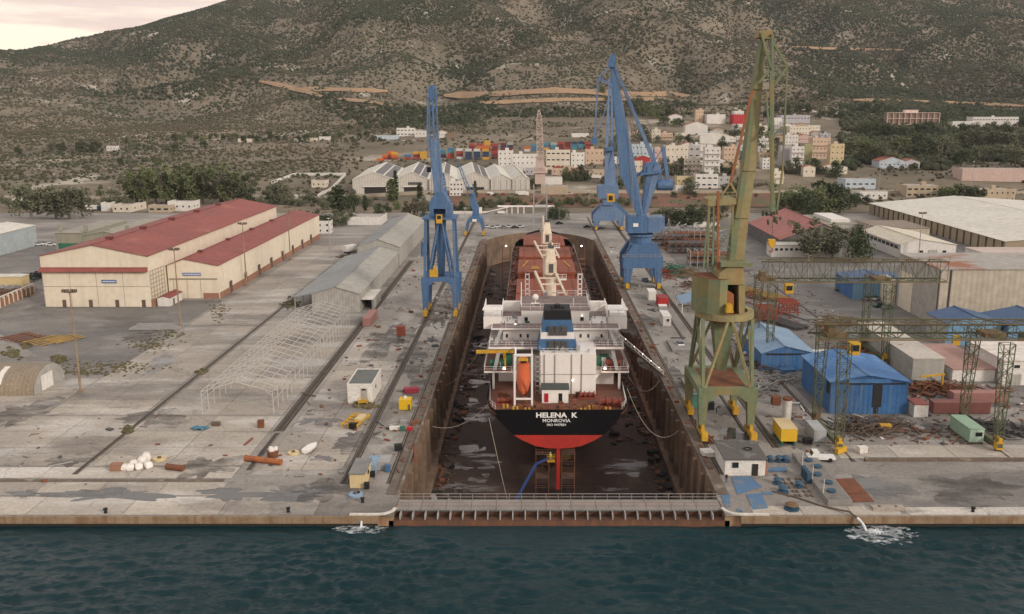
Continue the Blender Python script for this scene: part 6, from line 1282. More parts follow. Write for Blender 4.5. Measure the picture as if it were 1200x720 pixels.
# small houses filling the streets of the town
rr = random.Random(77); cols = ['white', 'cream', 'white', 'peach', 'grey', 'tan', 'white', 'white', 'cream', 'lilac']; cnt = {}
DESC = ['flat roofed house', 'balconied house', 'tiled roof house', 'narrow tall house', 'low workshop']
rows = [(722, 880, 166, 9), (760, 900, 182, 8), (728, 800, 200, 5), (800, 905, 196, 6), (890, 960, 155, 5), (905, 975, 166, 5), (940, 990, 205, 4), (700, 760, 192, 4), (600, 690, 205, 6), (780, 880, 143, 4)]
WHERE = ['above the cream apartments', 'behind the cream apartments', 'beside the highway, centre', 'behind the window grid works', 'right of the green jib, upper row', 'right of the green jib, second row', 'below the yellow house', 'in the lorry yard', 'below the cream blocks', 'at the top of town']
for ri, (xa, xb, yb, n) in enumerate(rows):
    for k in range(n):
        x = xa + (xb - xa) * (k + .5) / n + rr.uniform(-3, 3); w = rr.uniform(9, 16); h = rr.uniform(5, 9.5); c = rr.choice(cols); di = rr.randrange(5)
        lab = '%s %s, %s from the left %s' % (c, DESC[di], ORD[k], WHERE[ri])
        house(x - w / 2, x + w / 2, yb + rr.uniform(-3, 3) - (h if di != 3 else h * 1.3), yb + rr.uniform(-2, 3), c, lab, [1, 2, 1, 3, 1][di] if h > 7 else 1, None, ['win', 'apt', 'gable', 'win', 'gable'][di], group='small houses of the town')
# pink hotel: a frame of balconies
g = ground(1070, 148); s = spx(g.y, g.z); w = 63 / s; fh = 6.6 / s
o = thing('hotel', 'long pink concrete hotel frame of open balconies on the wooded slope', 'building', (g.x, g.y, g.z), .05); mp_ = mat('hotel_pink', (.70, .52, .47), rough=.8, scale=.3)
MB().box(-w / 2, w / 2, 2.5, 12, -2, fh * 2.3).build('walls', pm('brown'), o, world=False)
for f in range(3): MB().box(-w / 2, w / 2, 0, 12.2, fh * (f + .25) + .01, fh * (f + .25) + .7).build('floor_slab', mp_, o, world=False)
for k in range(10): x = -w / 2 + .4 + (w - .8) * k / 9; MB().box(x - .3, x + .3, .1, 2.4, -2, fh * 2.25).build('column', mp_, o, world=False)
MB().box(-w * .16, w * .10, 4, 10, fh * 2.25 + .72, fh * 2.25 + 4.6).build('roof_house', mp_, o, world=False)

# ------------------------------------------------------------------ white warehouses with solar roofs
m_pv = mat('solar_panels', (0.075, 0.072, 0.085), (0.10, 0.095, 0.105), scale=.3, rough=.35)
m_wgrey = mat('pale_grey_cladding', (0.52, 0.48, 0.43), (0.46, 0.43, 0.39), scale=.1, rough=.7, corr='X', cper=2.0, local=True)
m_open = mat('dark_interior', (0.035, 0.03, 0.026), rough=.9, scale=1)
A = at(414, 229.5, 1.5); s0 = spx(A.y, 3)
for i, (xa, xb, pv, lab) in enumerate(((414, 462, 2, 'leftmost white warehouse with two strips of solar panels on the roof'), (462.5, 503, 2, 'second white warehouse from the left with two solar strips'), (503.5, 536, 1, 'third white warehouse, mostly hidden by the tall slim blue crane'), (536.5, 575, 2, 'fourth white warehouse with solar strips right of the slim blue crane'), (575.5, 600, 0, 'fifth white warehouse with plain roof'), (600.5, 621, 1, 'rightmost narrow white warehouse of the solar roofed row'))):
    xl_, xr_ = A.x + (xa - 414) / s0, A.x + (xb - 414) / s0; w = xr_ - xl_; dp = 125; base = min(hz((xl_ + xr_) / 2, A.y), 2)
    o = thing('warehouse', lab, 'building', ((xl_ + xr_) / 2, A.y, 1.5), R(4.6), 'white warehouses with solar roofs'); e, p_ = 11.5, 17.0 if i < 4 else 15.5
    b = MB(); b.extr([(-w / 2, -2), (w / 2, -2), (w / 2, e), (0, p_), (-w / 2, e)], 'y', 0, dp); b.build('walls', m_wgrey, o, world=False)
    for sg in (-1, 1):
        b = MB(); b.extr([(0, p_ + .02), (sg * (w / 2 + .3), e + .02), (sg * (w / 2 + .3), e + .3), (0, p_ + .3)], 'y', -.4, dp + .4); b.build('roof_slope', m_wroof, o, world=False)
    for k in range(pv):
        fa, fb_ = (.10, .46) if k == 0 else (.54, .90); x = lambda f: f * w / 2; zz_ = lambda f: p_ + (e - p_) * f
        b = MB(); sg = 1; b.extr([(sg * x(fa), zz_(fa) + .32), (sg * x(fb_), zz_(fb_) + .32), (sg * x(fb_), zz_(fb_) + .5), (sg * x(fa), zz_(fa) + .5)], 'y', 3, dp - 4); b.build('solar_array', m_pv, o, world=False)
        if i != 2: b = MB(); sg = -1; b.extr([(sg * x(fa), zz_(fa) + .32), (sg * x(fb_), zz_(fb_) + .32), (sg * x(fb_), zz_(fb_) + .5), (sg * x(fa), zz_(fa) + .5)], 'y', 3, dp - 4) if k == 0 and i in (1,) else None
    if i in (0, 1, 3): MB().box(-w * .22, w * .30, -.15, -.02, 0, 6.2).build('door_opening', m_open, o, world=False)
    if i < 3: MB().box(-w * .25, w * .35, -1.2, -.02, 6.4, 6.9).build('canopy', m_wht, o, world=False)
    if i == 1: MB().box(-w * .1, w * .3, -.12, -.02, 7.8, 9.8).build('louver_band', m_grey, o, world=False)
    if i > 3: 
        for k in range(3): MB().box(-w * .35 + k * w * .3, -w * .35 + k * w * .3 + .2, -.1, -.01, 0, e).build('downpipe', m_grey, o, world=False)
house(527, 543, 214, 230.5, 'white', 'small white office with rows of windows in front of the third warehouse', 3, 4, 'win', depth=8, rz=.08)

# ------------------------------------------------------------------ container stacks on the terrace
CC = dict(orange=(0.62, 0.16, 0.035), yellow=(0.66, 0.37, 0.05), blue=(0.07, 0.19, 0.33), navy=(0.035, 0.06, 0.12), teal=(0.08, 0.27, 0.36), red=(0.40, 0.07, 0.05), maroon=(0.20, 0.035, 0.04), white=(0.64, 0.63, 0.61), green=(0.06, 0.22, 0.13), grey=(0.30, 0.31, 0.33), brown=(0.19, 0.055, 0.04))
CM = {}
def cont_mesh(c, L_=6.06):
    k = (c, L_)
    if k not in CM:
        b = MB(); b.box(0.04, L_ - .04, .04, 2.40, .1, 2.52)
        for x in (0, L_ - .12): b.box(x, x + .12, 0, .12, 0, 2.59); b.box(x, x + .12, 2.32, 2.44, 0, 2.59)
        n = int(L_ / .3)
        for i in range(n): x = .2 + i * (L_ - .4) / n; b.box(x, x + .14, .0, .038, .15, 2.45)
        CM[k] = b.mesh('shipping_container', mat('container_' + c, CC[c], tuple(v * .85 for v in CC[c]), scale=.4, rough=.6, streak=tuple(v * .6 + .03 for v in CC[c]), samt=.35, local=True))
    return CM[k]
STK = [(445, 189, 'o', 'lower left'), (451.5, 187.5, 'ro', 'lower left'), (458, 187, 'roo', 'lower left'), (462.5, 188, 'roy', 'lower left'), (477.5, 187.5, 'rb', 'front'), (488, 187.5, 'rmy', 'front'), (496, 187.5, 'yyy', 'front'), (519, 185, 'mtt', 'front'), (528.5, 186, 'rrtb', 'front'), (538.8, 187, 'wmrw', 'front'), (549, 187.5, 'nnnw', 'front'), (559, 187.5, 'nnnw', 'front'), (569.2, 187.5, 'ynnyo', 'front'), (579.5, 186.5, 'mmrm', 'front'),
      (553, 177, 'mmr', 'second'), (562, 177, 'ror', 'second'), (571, 176.5, 'royy', 'second'), (580, 177, 'omr', 'second'), (590, 176.5, 'mnm', 'second'), (598, 176, 'mng', 'second'),
      (618, 178, 'wo', 'rear'), (626.5, 177.5, 'bbt', 'rear'), (641, 176, 'ybt', 'rear'), (649, 176, 'btg', 'rear'), (657, 175, 'mmr', 'rear'), (665, 175, 'rmm', 'rear'), (673, 175, 'tbn', 'rear'), (681, 175, 'ttn', 'rear'), (689, 175, 'rmr', 'rear')]
NM = dict(o='orange', y='yellow', b='blue', n='navy', t='teal', r='red', m='maroon', w='white', g='grey')
TIER = ['bottom', 'second', 'third', 'fourth', 'top']; rc = {}
for px, py, colr, row in STK:
    rc[row] = rc.get(row, 0) + 1; g = ground(px, py)
    for k, ch in enumerate(colr):
        c = NM[ch]; o = bpy.data.objects.new('shipping_container', cont_mesh(c)); col.objects.link(o); o.location = (g.x - 3.03 + random.uniform(-.15, .15), g.y, g.z + .05 + k * 2.6)
        pos = 'on the ground' if k == 0 else 'on top' if k == len(colr) - 1 else '%s up' % TIER[k]
        tag(o, '%s shipping container %s of the %s stack in the %s row' % (c, pos, ORD[rc[row] - 1], row), 'container', 'containers stacked on the hillside terrace')

# ------------------------------------------------------------------ trees
m_l1 = leafmat('eucalyptus_leaves', (0.150, 0.152, 0.100), (0.112, 0.120, 0.075), None, .3, .2); m_l2 = leafmat('dark_evergreen_leaves', (0.075, 0.092, 0.050), (0.058, 0.072, 0.040), None, .3, .2)
m_l3 = leafmat('bright_leaves', (0.150, 0.168, 0.078), (0.110, 0.132, 0.064), None, .3, .2); m_l4 = leafmat('dry_leaves', (0.13, 0.10, 0.062), (0.10, 0.08, 0.05), None, .3, .2)
m_bark = mat('bark', (0.20, 0.165, 0.13), (0.13, 0.105, 0.08), scale=.6, rough=.95)
def tree_mesh(kind, seed):
    r = random.Random(seed); b = MB(); t = MB(); Hh = 10.0
    def clump(c, rad, n, q):
        for _ in range(n):
            v = Vector((r.gauss(0, 1), r.gauss(0, 1), r.gauss(0, 1))); v.normalize(); p = Vector(c) + v * rad * (r.random() ** .45); p.z = max(p.z, .15)
            a = Vector((r.gauss(0, 1), r.gauss(0, 1), r.gauss(0, .7))).normalized() * q * r.uniform(.6, 1.2); e = a.cross(Vector((r.gauss(0, 1), r.gauss(0, 1), r.gauss(0, 1)))).normalized() * q * r.uniform(.4, .8)
            b.quad(p - a, p + e, p + a, p - e)
    if kind == 'cypress':
        t.tube((0, 0, -.5), (0, 0, 6), .22, 6, .06)
        for i in range(18): z_ = .5 + 9.3 * i / 17; clump((r.uniform(-.15, .15), r.uniform(-.15, .15), z_), .25 + 1.15 * math.sin(math.pi * min(1, (i + 2.2) / 20)) ** .8, 42, .38)
    elif kind == 'bush':
        t.tube((0, 0, -.5), (0, 0, 3), .25, 6, .1)
        for i in range(16): a = r.uniform(0, 6.28); q = r.uniform(0, 4.2); clump((q * math.cos(a), q * math.sin(a), r.uniform(1.2, 7.4) * (1 - .35 * q / 4.2)), r.uniform(1.4, 2.3), 74, .42)
    elif kind == 'round':
        t.tube((0, 0, -.5), (0, 0, 5), .36, 7, .18)
        for i in range(5): a = i * 1.26; t.tube((0, 0, 2.6 + .3 * i), (2.2 * math.cos(a), 2.2 * math.sin(a), 6), .16, 5, .06)
        for i in range(19): a = r.uniform(0, 6.28); q = 3.2 * r.random() ** .6; clump((q * math.cos(a), q * math.sin(a), 1.8 + 7.0 * r.random() * (1 - .3 * q / 3.2)), r.uniform(1.0, 1.9), 66, .38)
    else:                               # eucalyptus: tall, open, drooping clumps on several limbs
        t.tube((0, 0, -.5), (.2, 0, 4.4), .26, 7, .17)
        for i in range(6):
            a = i * 1.05 + r.uniform(-.3, .3); l_ = r.uniform(1.2, 2.4); z1 = r.uniform(6.0, 9.2); t.tube((.2, 0, 2.6 + .4 * i), (l_ * math.cos(a), l_ * math.sin(a), z1), .13, 5, .05)
            for k in range(4): f = .12 + .27 * k; clump((l_ * 1.3 * math.cos(a) * (f + .2), l_ * 1.3 * math.sin(a) * (f + .2), 1.7 + (z1 - 1.4) * f + r.uniform(-.4, .4)), r.uniform(.7, 1.25), 46, .33)
        clump((.2, 0, 9.0), 1.0, 40, .4)
    return b, t
TREES = {}
def tree_kind(kind, seed, ml):
    k = (kind, seed, ml.name)
    if k not in TREES: b, t = tree_mesh(kind, seed); TREES[k] = (b.mesh('crown', ml), t.mesh('trunk', m_bark))
    return TREES[k]
TN = dict(eucalyptus='eucalyptus_tree', round='leafy_tree', cypress='cypress_tree', bush='bush')
def tree(px, yb, hp, kind, ml, label, wide=1.0, group=None, lift=0):
    g = ground(px, yb)
    if g is None: return
    s = spx(g.y, g.z); h = hp / s; c, t = tree_kind(kind, int(px) % 3, ml)
    o = thing(TN[kind], label, 'bush' if kind == 'bush' else 'tree', (g.x, g.y, g.z - .2 + lift), random.uniform(0, 6.28), group); k = h / 10.0; o.scale = (k * wide, k * wide, k * (1.25 if kind == 'bush' else 1.0))
    inst(c, 'crown', o); inst(t, 'trunk', o)
rt = random.Random(12)
def tree_row(lst, ml, kind, word, where, group):
    lst = sorted(lst)
    for i, e in enumerate(lst):
        px, yb, hp = e[:3]; wd = e[3] if len(e) > 3 else 1.0
        tree(px, yb, hp, kind, ml if rt.random() < .6 else rt.choice((m_l1, m_l2, m_l3)), '%s, %s from the left %s' % (word, ORD[i], where), wd, group)
tree(37, 256, 52, 'round', m_l1, 'broad eucalyptus beside the road at the far left', .95); tree(82, 257, 48, 'round', m_l1, 'wide eucalyptus left of the olive workshop', 1.15); tree(66, 256, 40, 'eucalyptus', m_l1, 'smaller eucalyptus leaning against the wide one at left', 1.5)
tree_row([(158, 239, 40, 1.3), (170, 240, 46, 1.1), (183, 239, 44, 1.2), (197, 240, 48, 1.2), (212, 239, 45, 1.2), (224, 240, 50, 1.1), (238, 239, 46, 1.2), (252, 240, 46, 1.2), (266, 240, 50, 1.2), (280, 240, 44, 1.1), (292, 241, 38, 1.1)], m_l3, 'eucalyptus', 'tall green eucalyptus', 'in the grove behind the hangar', 'eucalyptus grove behind the hangar')
tree_row([(60, 178, 18), (72, 179, 15), (98, 181, 20), (113, 181, 20), (153, 180, 26, .7), (186, 195, 14), (142, 194, 12), (205, 178, 12), (240, 175, 12), (23, 182, 13), (118, 232, 13)], m_l2, 'round', 'dark tree', 'scattered on the scrubby slope at left', 'dark trees on the left slope')
tree_row([(341, 266, 18), (352, 265, 19), (362, 266, 20), (373, 265, 20), (384, 266, 18), (394, 265, 20), (403, 264, 18), (411, 262, 16)], m_l2, 'bush', 'dense dark hedge bush', 'in the row behind the hangar bay', 'hedge bushes behind the hangar bay')
tree(332, 237, 32, 'round', m_l1, 'broad grey green tree left of the walled plot', 1.3); tree(318, 239, 22, 'round', m_l1, 'smaller grey green tree beside the broad one at the walled plot', 1.1); tree(398, 254, 36, 'cypress', m_l2, 'dark conifer in front of the walled plot road, tallest', 2.2); tree(412, 248, 24, 'round', m_l2, 'dark tree right of the tall conifer by the plot road', 1.1)
tree_row([(459, 236, 26, 2.0), (464, 235, 35, .8), (492, 233, 19, 1.6), (428, 247, 18, 1.4), (557, 233, 21, 1.0), (415, 252, 15, 1.0)], m_l2, 'cypress', 'dark pointed cypress', 'in front of the white solar roofed warehouses', 'cypresses before the warehouses')
tree_row([(x, 246 + rt.uniform(-4, 6), rt.uniform(9, 15), 1.2) for x in range(432, 570, 11)], m_l2, 'bush', 'low green bush', 'on the bank below the white warehouses', 'bushes on the warehouse bank')
tree_row([(485, 258, 26, 1.2), (497, 258, 30, 1.2)], m_l4, 'eucalyptus', 'dry bare looking tree', 'behind the ridge of the farther grey shed', None)
tree_row([(645, 258, 14), (652, 257, 20, 1.1), (660, 257, 15), (670, 241, 7), (682, 240, 7), (694, 240, 8), (602, 243, 10), (615, 243, 8), (575, 244, 9), (588, 243, 8)], m_l2, 'bush', 'dark bush', 'on the red embankment at the dock head', 'bushes on the red embankment')
tree_row([(768, 263, 20), (776, 265, 26), (787, 267, 30), (798, 268, 32), (810, 268, 34), (822, 266, 32), (833, 262, 26), (845, 258, 26)], m_l1, 'round', 'dense olive green tree', 'in the clump between the cranes', 'trees between the cranes')
tree_row([(x, y, 11 + 5 * ((x * 7) % 3), 1.2) for x, y in ((722, 178), (735, 188), (752, 166), (771, 168), (782, 205), (797, 205), (809, 228), (822, 210), (838, 212), (847, 176), (856, 206), (862, 162), (869, 226), (879, 212), (884, 178), (893, 168), (904, 186), (912, 178), (922, 204), (932, 204), (946, 204), (958, 204), (966, 168), (980, 208), (628, 219), (664, 212), (680, 213), (712, 216), (724, 222), (736, 216))], m_l1, 'bush', 'grey green bush', 'between the town houses', 'bushes between the town houses')
tree_row([(856, 236, 30), (868, 240, 22), (765, 222, 34, .8), (758, 224, 26, .8), (850, 200, 14), (806, 168, 12), (797, 170, 16), (815, 171, 10), (846, 203, 14), (874, 190, 18), (897, 197, 16), (910, 168, 9), (935, 162, 8), (955, 196, 14), (963, 160, 8), (905, 225, 14), (790, 232, 10), (815, 232, 9)], m_l2, 'round', 'dark street tree', 'in town', 'trees among the town houses')
tree_row([(x, 128 + (x - 740) * .28 + rt.uniform(-8, 12), rt.uniform(9, 16), 1.2) for x in range(706, 800, 6)], m_l3, 'round', 'green tree', 'left of the upper town', 'trees on the slope above town')
tree_row([(926, 252, 40, 1.2), (938, 250, 34, 1.2), (948, 256, 40, 1.2), (960, 252, 42, 1.3), (972, 250, 48, 1.2), (984, 250, 42, 1.2), (995, 246, 26), (915, 246, 28), (1003, 240, 18), (1016, 240, 14), (1030, 243, 12), (1043, 244, 10)], m_l2, 'round', 'tall dark tree', 'in the belt behind the red roofed shed', 'dark tree belt behind the red shed')
tree(950, 304, 50, 'eucalyptus', m_l1, 'open crowned tree in front of the red roofed shed', 1.5); tree(975, 304, 44, 'eucalyptus', m_l1, 'middle open crowned tree before the white gabled hall', 1.3); tree(1005, 305, 48, 'bush', m_l2, 'dense dark rounded tree left of the white gabled hall', .95)
tree_row([(1103, 236, 22, 1.2), (1113, 238, 26, 1.2), (1124, 239, 28, 1.2), (1135, 238, 26, 1.2), (1146, 238, 22), (1185, 212, 12), (1165, 212, 12), (1152, 212, 10), (1056, 200, 8), (1068, 201, 9), (1082, 200, 9), (1043, 203, 12)], m_l1, 'round', 'grey green tree', 'around the tan works at right', 'trees around the tan works')
tree_row([(x, 186 + 6 * math.sin(x) + rt.uniform(-6, 6), rt.uniform(22, 34), 1.15) for x in range(1000, 1206, 9)], m_l1, 'round', 'tall woodland tree', 'in the front of the wood', 'front trees of the wood')
tree_row([(x, 160 + rt.uniform(-5, 6), rt.uniform(16, 26), 1.2) for x in range(1010, 1206, 11)], m_l2, 'round', 'dark woodland tree', 'in the middle of the wood', 'second line trees of the wood')
tree_row([(x, rt.uniform(130, 142), rt.uniform(10, 15), 1.2) for x in range(870, 1040, 13)], m_l2, 'round', 'small dark tree', 'at the hill foot', 'trees at the hill foot')
tree_row([(x, 241 + rt.uniform(-3, 5), rt.uniform(9, 20), 1.25) for x in list(range(4, 155, 9)) + list(range(298, 420, 9))], m_l1, 'bush', 'roadside bush', 'along the left highway', 'bushes along the left highway')
tree_row([(x, 165 + rt.uniform(-3, 4), rt.uniform(7, 13), 1.0) for x in range(206, 450, 8)], m_l2, 'round', 'small dark tree', 'above the left cutting', 'trees above the cutting')
tree_row([(x, 240 + rt.uniform(-3, 3), rt.uniform(7, 12), 1.25) for x in range(566, 760, 10)], m_l1, 'bush', 'green bank bush', 'below the highway parapet', 'bushes below the parapet')
# remaining woodland and bushes as cover
rs = np.random.RandomState(9)
X, Y = scatter(9000, 700, 1700, .30, .62); Z = tbil(X / Y, Y); PX, PY = pxrow(X, Y, Z); k = (PX > 985) & (PY < 200) & (PY > 122) & ~((PX > 1035) & (PX < 1108) & (PY > 138) & (PY < 152)) & ~((PX > 1112) & (PX < 1196) & (PY > 146) & (PY < 156)) & (fbm(X, Y, 1 / 45., 3, 4) > -.10)
X, Y, Z = X[k], Y[k], Z[k]; S = 4 + 6 * rs.rand(len(X)); cover('wood_undergrowth', np.stack([X, Y, Z + S * .3], -1), S, m_pine, flat=.9)
X, Y = scatter(16000, 590, 1500, -.62, .62); Z = tbil(X / Y, Y); PX, PY = pxrow(X, Y, Z); bank = (Y < 636) & (X > -340) & (X < 340) & (fbm(X, Y, 1 / 14., 3, 4) > .04)
gap = (PX > 575) & (PX < 985) & (PY < 226) & (fbm(X, Y, 1 / 30., 3, 7) > .10); lf_ = (PX < 420) & (Y > 665) & (fbm(X, Y, 1 / 40., 3, 5) > -.07); mid = (PX > 400) & (PX < 720) & (PY < 176) & (fbm(X, Y, 1 / 40., 3, 6) > .03); bk = (PX > 380) & (PX < 600) & (PY > 186) & (PY < 212) & (fbm(X, Y, 1 / 30., 3, 6) > -.1)
rg_ = (PX > 985) & (PY > 192) & (Y > 600) & (fbm(X, Y, 1 / 35., 3, 8) > .0); k = bank | gap | lf_ | mid | bk | rg_; X, Y, Z = X[k], Y[k], Z[k]; S = 1.2 + 3.0 * rs.rand(len(X)) ** 1.5; cover('roadside_bushes', np.stack([X, Y, Z + S * .2], -1), S, m_scrub)
# ------------------------------------------------------------------ dock gate
m_gate = mat('gate_concrete_deck', (0.27, 0.255, 0.235), (0.21, 0.195, 0.18), scale=.4, rough=.85)
gt = thing('dock_gate', 'rust stained floating gate with grey walkway closing the dock mouth', 'dock gate', (4.6, 138, FLOOR))
GX0, GX1 = DX0 - 2.0, DX1 + 2.0
m_gr_ = mat('gate_rust', (.115, .052, .030), (.07, .04, .028), scale=.5, rough=.85, streak=(.2, .09, .04), samt=.5)
pbox(gt, 'gate_body', DX0 + .02, DX1 - .02, 136.2, 139.4, FLOOR, -.55, m_gr_)
for k in range(13): x0 = DX0 + .1 + k * 4.11; pbox(gt, 'walkway_slab', x0, x0 + 4.05, 135.9, 139.6, -.25, -.02, m_gate)
pbox(gt, 'walkway_beam', DX0 + .05, DX1 - .05, 136.0, 139.5, -.548, -.252, m_grey)
rb = MB().box(-.09, .09, -1.9, 0, -1.1, .72).mesh('rib', m_steel)
for k in range(27): inst(rb, 'rib', gt, (DX0 + 1 + k * 2.03 - 4.6, -1.82, -1.0 - FLOOR))
pbox(gt, 'fender_beam', DX0 - .8, DX1 + .8, 134.0, 135.6, -2.6, -1.15, m_gr_)
b = MB(); rail(b, [(DX0 + .2, 139.45, -.02), (DX1 - .2, 139.45, -.02)], 1.1, 2.0, .06); b.build('railing', m_steel, gt)
b = MB(); rail(b, [(DX0 + .2, 136.0, -.02), (DX1 - .2, 136.0, -.02)], 1.1, 2.0, .05); b.build('railing', m_crust, gt)
m_wpaint = mat('white_kerb_paint', (0.66, 0.63, 0.58), (0.5, 0.46, 0.4), scale=1.2, rough=.7)
for x, sg in ((DX0, -1), (DX1, 1)):
    b = MB(); n = 8; pts = [(x + sg * (2.6 * (1 - math.cos(t))), QY + 2.4 - 2.4 * math.sin(t) + .05) for t in [i * math.pi / 2 / n for i in range(n + 1)]]; pts.append((x + sg * 7, QY + .05))
    for (a, c), (d, e) in zip(pts[:-1], pts[1:]): b.bar((a, c + .3, .1), (d, e + .3, .1), .55, .22)
    o = b.build('quay_corner_kerb', m_wpaint, loc=(x, QY, 0)); tag(o, 'curved white painted kerb at the quay corner %s of the dock gate' % ('left' if sg < 0 else 'right'), 'kerb')

# ------------------------------------------------------------------ quay slabs (joints are real gaps over a dark bed)
qs = tag(bpy.data.objects.new('slab_paving', None), kind='structure'); col.objects.link(qs); SM = {}
def slabs(x0, x1, y0, y1, w, d, m, gap=.10, bed=True):
    if bed: rect('joint_bed', x0, x1, y0, y1, m_joint, .008)
    nx, ny = max(1, round((x1 - x0) / w)), max(1, round((y1 - y0) / d)); w, d = (x1 - x0) / nx, (y1 - y0) / ny; k = (round(w, 2), round(d, 2), m.name)
    if k not in SM: SM[k] = MB().box(gap / 2, w - gap / 2, gap / 2, d - gap / 2, .010, .03).mesh('slab', m)
    for i in range(nx):
        for j in range(ny): inst(SM[k], 'slab', qs, (x0 + i * w, y0 + j * d, 0))
m_pale = conc('pale_quay_concrete', (0.46, 0.41, 0.352), (0.372, 0.33, 0.283), (0.15, 0.13, 0.115), (0.55, 0.52, 0.48), (0.3, 1, 1))
m_mid = conc('worn_quay_concrete', (0.38, 0.336, 0.286), (0.295, 0.262, 0.225), (0.125, 0.109, 0.096), (0.47, 0.44, 0.405), (0.35, 1, 1))
slabs(-190, -35, QY + .3, 140.6, 15.5, 7.2, m_pale); slabs(-190, -53, 141.2, 146.6, 10.5, 5.4, m_mid); slabs(-190, -53, 148.4, 153.5, 17, 5.1, m_pale); slabs(-190, -53, 154, 181, 13.7, 9, m_mid)
slabs(-104, -83, 182, 262, 10.5, 10, m_mid); slabs(-80.5, -53, 182, 272, 13.7, 9, m_mid); slabs(-190, -104.5, 182, 208, 14.2, 8.7, m_mid)
slabs(-103.5, -83, 263, 425, 10.2, 13.5, m_mid); slabs(-49, -34.2, 152, 260, 7.4, 9, m_mid)
slabs(58, 190, 157.6, 164.5, 11, 6.9, m_pale); slabs(36, 60, QY + .3, 137, 8, 3.4, m_pale); slabs(61, 190, QY + .3, 136.6, 13, 3.0, m_pale)
for lab, x0, x1, y, h in (('long low concrete step above the dark basin on the right quay', 62, 190, 156.4, .55), ('low concrete kerb strip between the paved lanes of the left quay', -190, -54, 147.3, .16)):
    o = thing('concrete_kerb', lab, 'kerb', (x0, y, 0)); L_ = 8.0; n = int((x1 - x0) / L_); me = MB().box(.03, L_ - .03, -.4, .4, .012, h).mesh('kerb_stone', m_cop)
    for i in range(n): inst(me, 'kerb_stone', o, (i * L_, 0, 0))
for lab, X_, y0, y1 in (('dark drainage channel along the left roadway lane', -81.8, 150, 425), ('dark cable trench beside the white steel skeleton', -51.2, 152, 171)):
    o = thing('drain_channel', lab, 'channel', (X_, y0, 0)); pbox(o, 'channel_bed', X_ - .4, X_ + .4, y0, y1, .004, .032, m_joint); pbox(o, 'channel_edge', X_ + .41, X_ + .62, y0, y1, .004, .12, m_cop)
# ------------------------------------------------------------------ puddles and stains
def wet(name, c, rough, sc_, st, lo, hi, spec=.5):
    m = mat(name, c, tuple(v * .8 for v in c), scale=.3, rough=rough, bump=0.0, spec=spec); t = m.node_tree; L = t.links.new; g = nn(t, 'NewGeometry'); mp_ = nn(t, 'Mapping'); mp_.inputs['Scale'].default_value = st; n = nn(t, 'TexNoise'); n.inputs['Scale'].default_value = sc_; n.inputs['Detail'].default_value = 8; n.inputs['Roughness'].default_value = .62
    L(g.outputs['Position'], mp_.inputs[0]); L(mp_.outputs[0], n.inputs['Vector']); r = nn(t, 'MapRange'); r.inputs[1].default_value = lo; r.inputs[2].default_value = hi; L(n.outputs[0], r.inputs[0]); b = [x for x in t.nodes if x.type == 'BSDF_PRINCIPLED'][0]; L(r.outputs[0], b.inputs['Alpha']); return m
m_pud = wet('puddle_water', (0.095, 0.090, 0.088), .07, .16, (.5, 1, 1), .40, .56, .6); m_oil = wet('oil_stain', (0.075, 0.064, 0.055), .55, .25, (.5, 1, 1), .36, .82); m_fwt = wet('floor_wet_film', (0.16, 0.13, 0.115), .25, .28, (.35, 1, 1), .46, .58)
def blob(name, x0, x1, y0, y1, m, z=.036, seed=0, zpl=0.0):
    r = random.Random(seed + int(x0 * 7)); c = [at(x0, (y0 + y1) / 2, zpl), at(x1, (y0 + y1) / 2, zpl)]; t, u = at((x0 + x1) / 2, y0, zpl), at((x0 + x1) / 2, y1, zpl); cx_, cy_ = (c[0].x + c[1].x) / 2, (t.y + u.y) / 2; rx, ry = (c[1].x - c[0].x) / 2, (t.y - u.y) / 2
    n = 110; ph = [r.uniform(0, 6.28) for _ in range(16)]; am = [.20, .17, .13, .10, .08, .07, .07, .06, .05, .05, .05, .04, .04, .04, .03, .03]; pts = []
    sk_ = (t.x - u.x) / max(.1, (t.y - u.y)) * .0
    for i in range(n):
        a = 2 * math.pi * i / n; k = 1 + sum(am[j] * math.sin((j + 2) * a + ph[j]) for j in range(16)); pts.append((cx_ + rx * k * math.cos(a), cy_ + ry * k * math.sin(a), zpl + z))
    b = MB(); b.quad(*pts); return tag(b.build(name, m), kind='structure')
for i, q in enumerate([(62, 188, 573, 587), (238, 288, 571, 586), (292, 392, 570, 588), (14, 42, 574, 584), (352, 398, 482, 499), (438, 468, 389, 413), (458, 478, 378, 387), (510, 528, 338, 351), (518, 532, 366, 380), (174, 202, 416, 437), (1000, 1062, 558, 586), (845, 875, 500, 520), (500, 520, 395, 402), (470, 492, 470, 482), (366, 388, 534, 541)]): blob('puddle', *q, m_pud, .036 + i * .001)
for i, q in enumerate([(428, 480, 383, 418), (505, 540, 334, 385), (0, 60, 470, 495), (150, 215, 480, 500), (60, 110, 532, 546), (215, 275, 535, 560), (345, 420, 565, 585), (395, 440, 505, 530), (470, 500, 400, 440), (150, 178, 388, 402), (1080, 1150, 495, 515), (1005, 1060, 480, 500), (1085, 1190, 558, 592),  (905, 945, 500, 530), (480, 510, 430, 470), (730, 760, 360, 400), (760, 800, 420, 460)]): blob('oil_stain', *q, m_oil, .056 + i * .001)
for q in [(540, 578, 430, 452), (538, 575, 466, 500), (536, 580, 522, 555), (524, 585, 560, 582), (700, 760, 540, 556), (690, 730, 570, 584), (550, 572, 395, 415), (705, 722, 430, 470)]: blob('floor_water', *q, m_fwt, .03, 3, FLOOR)
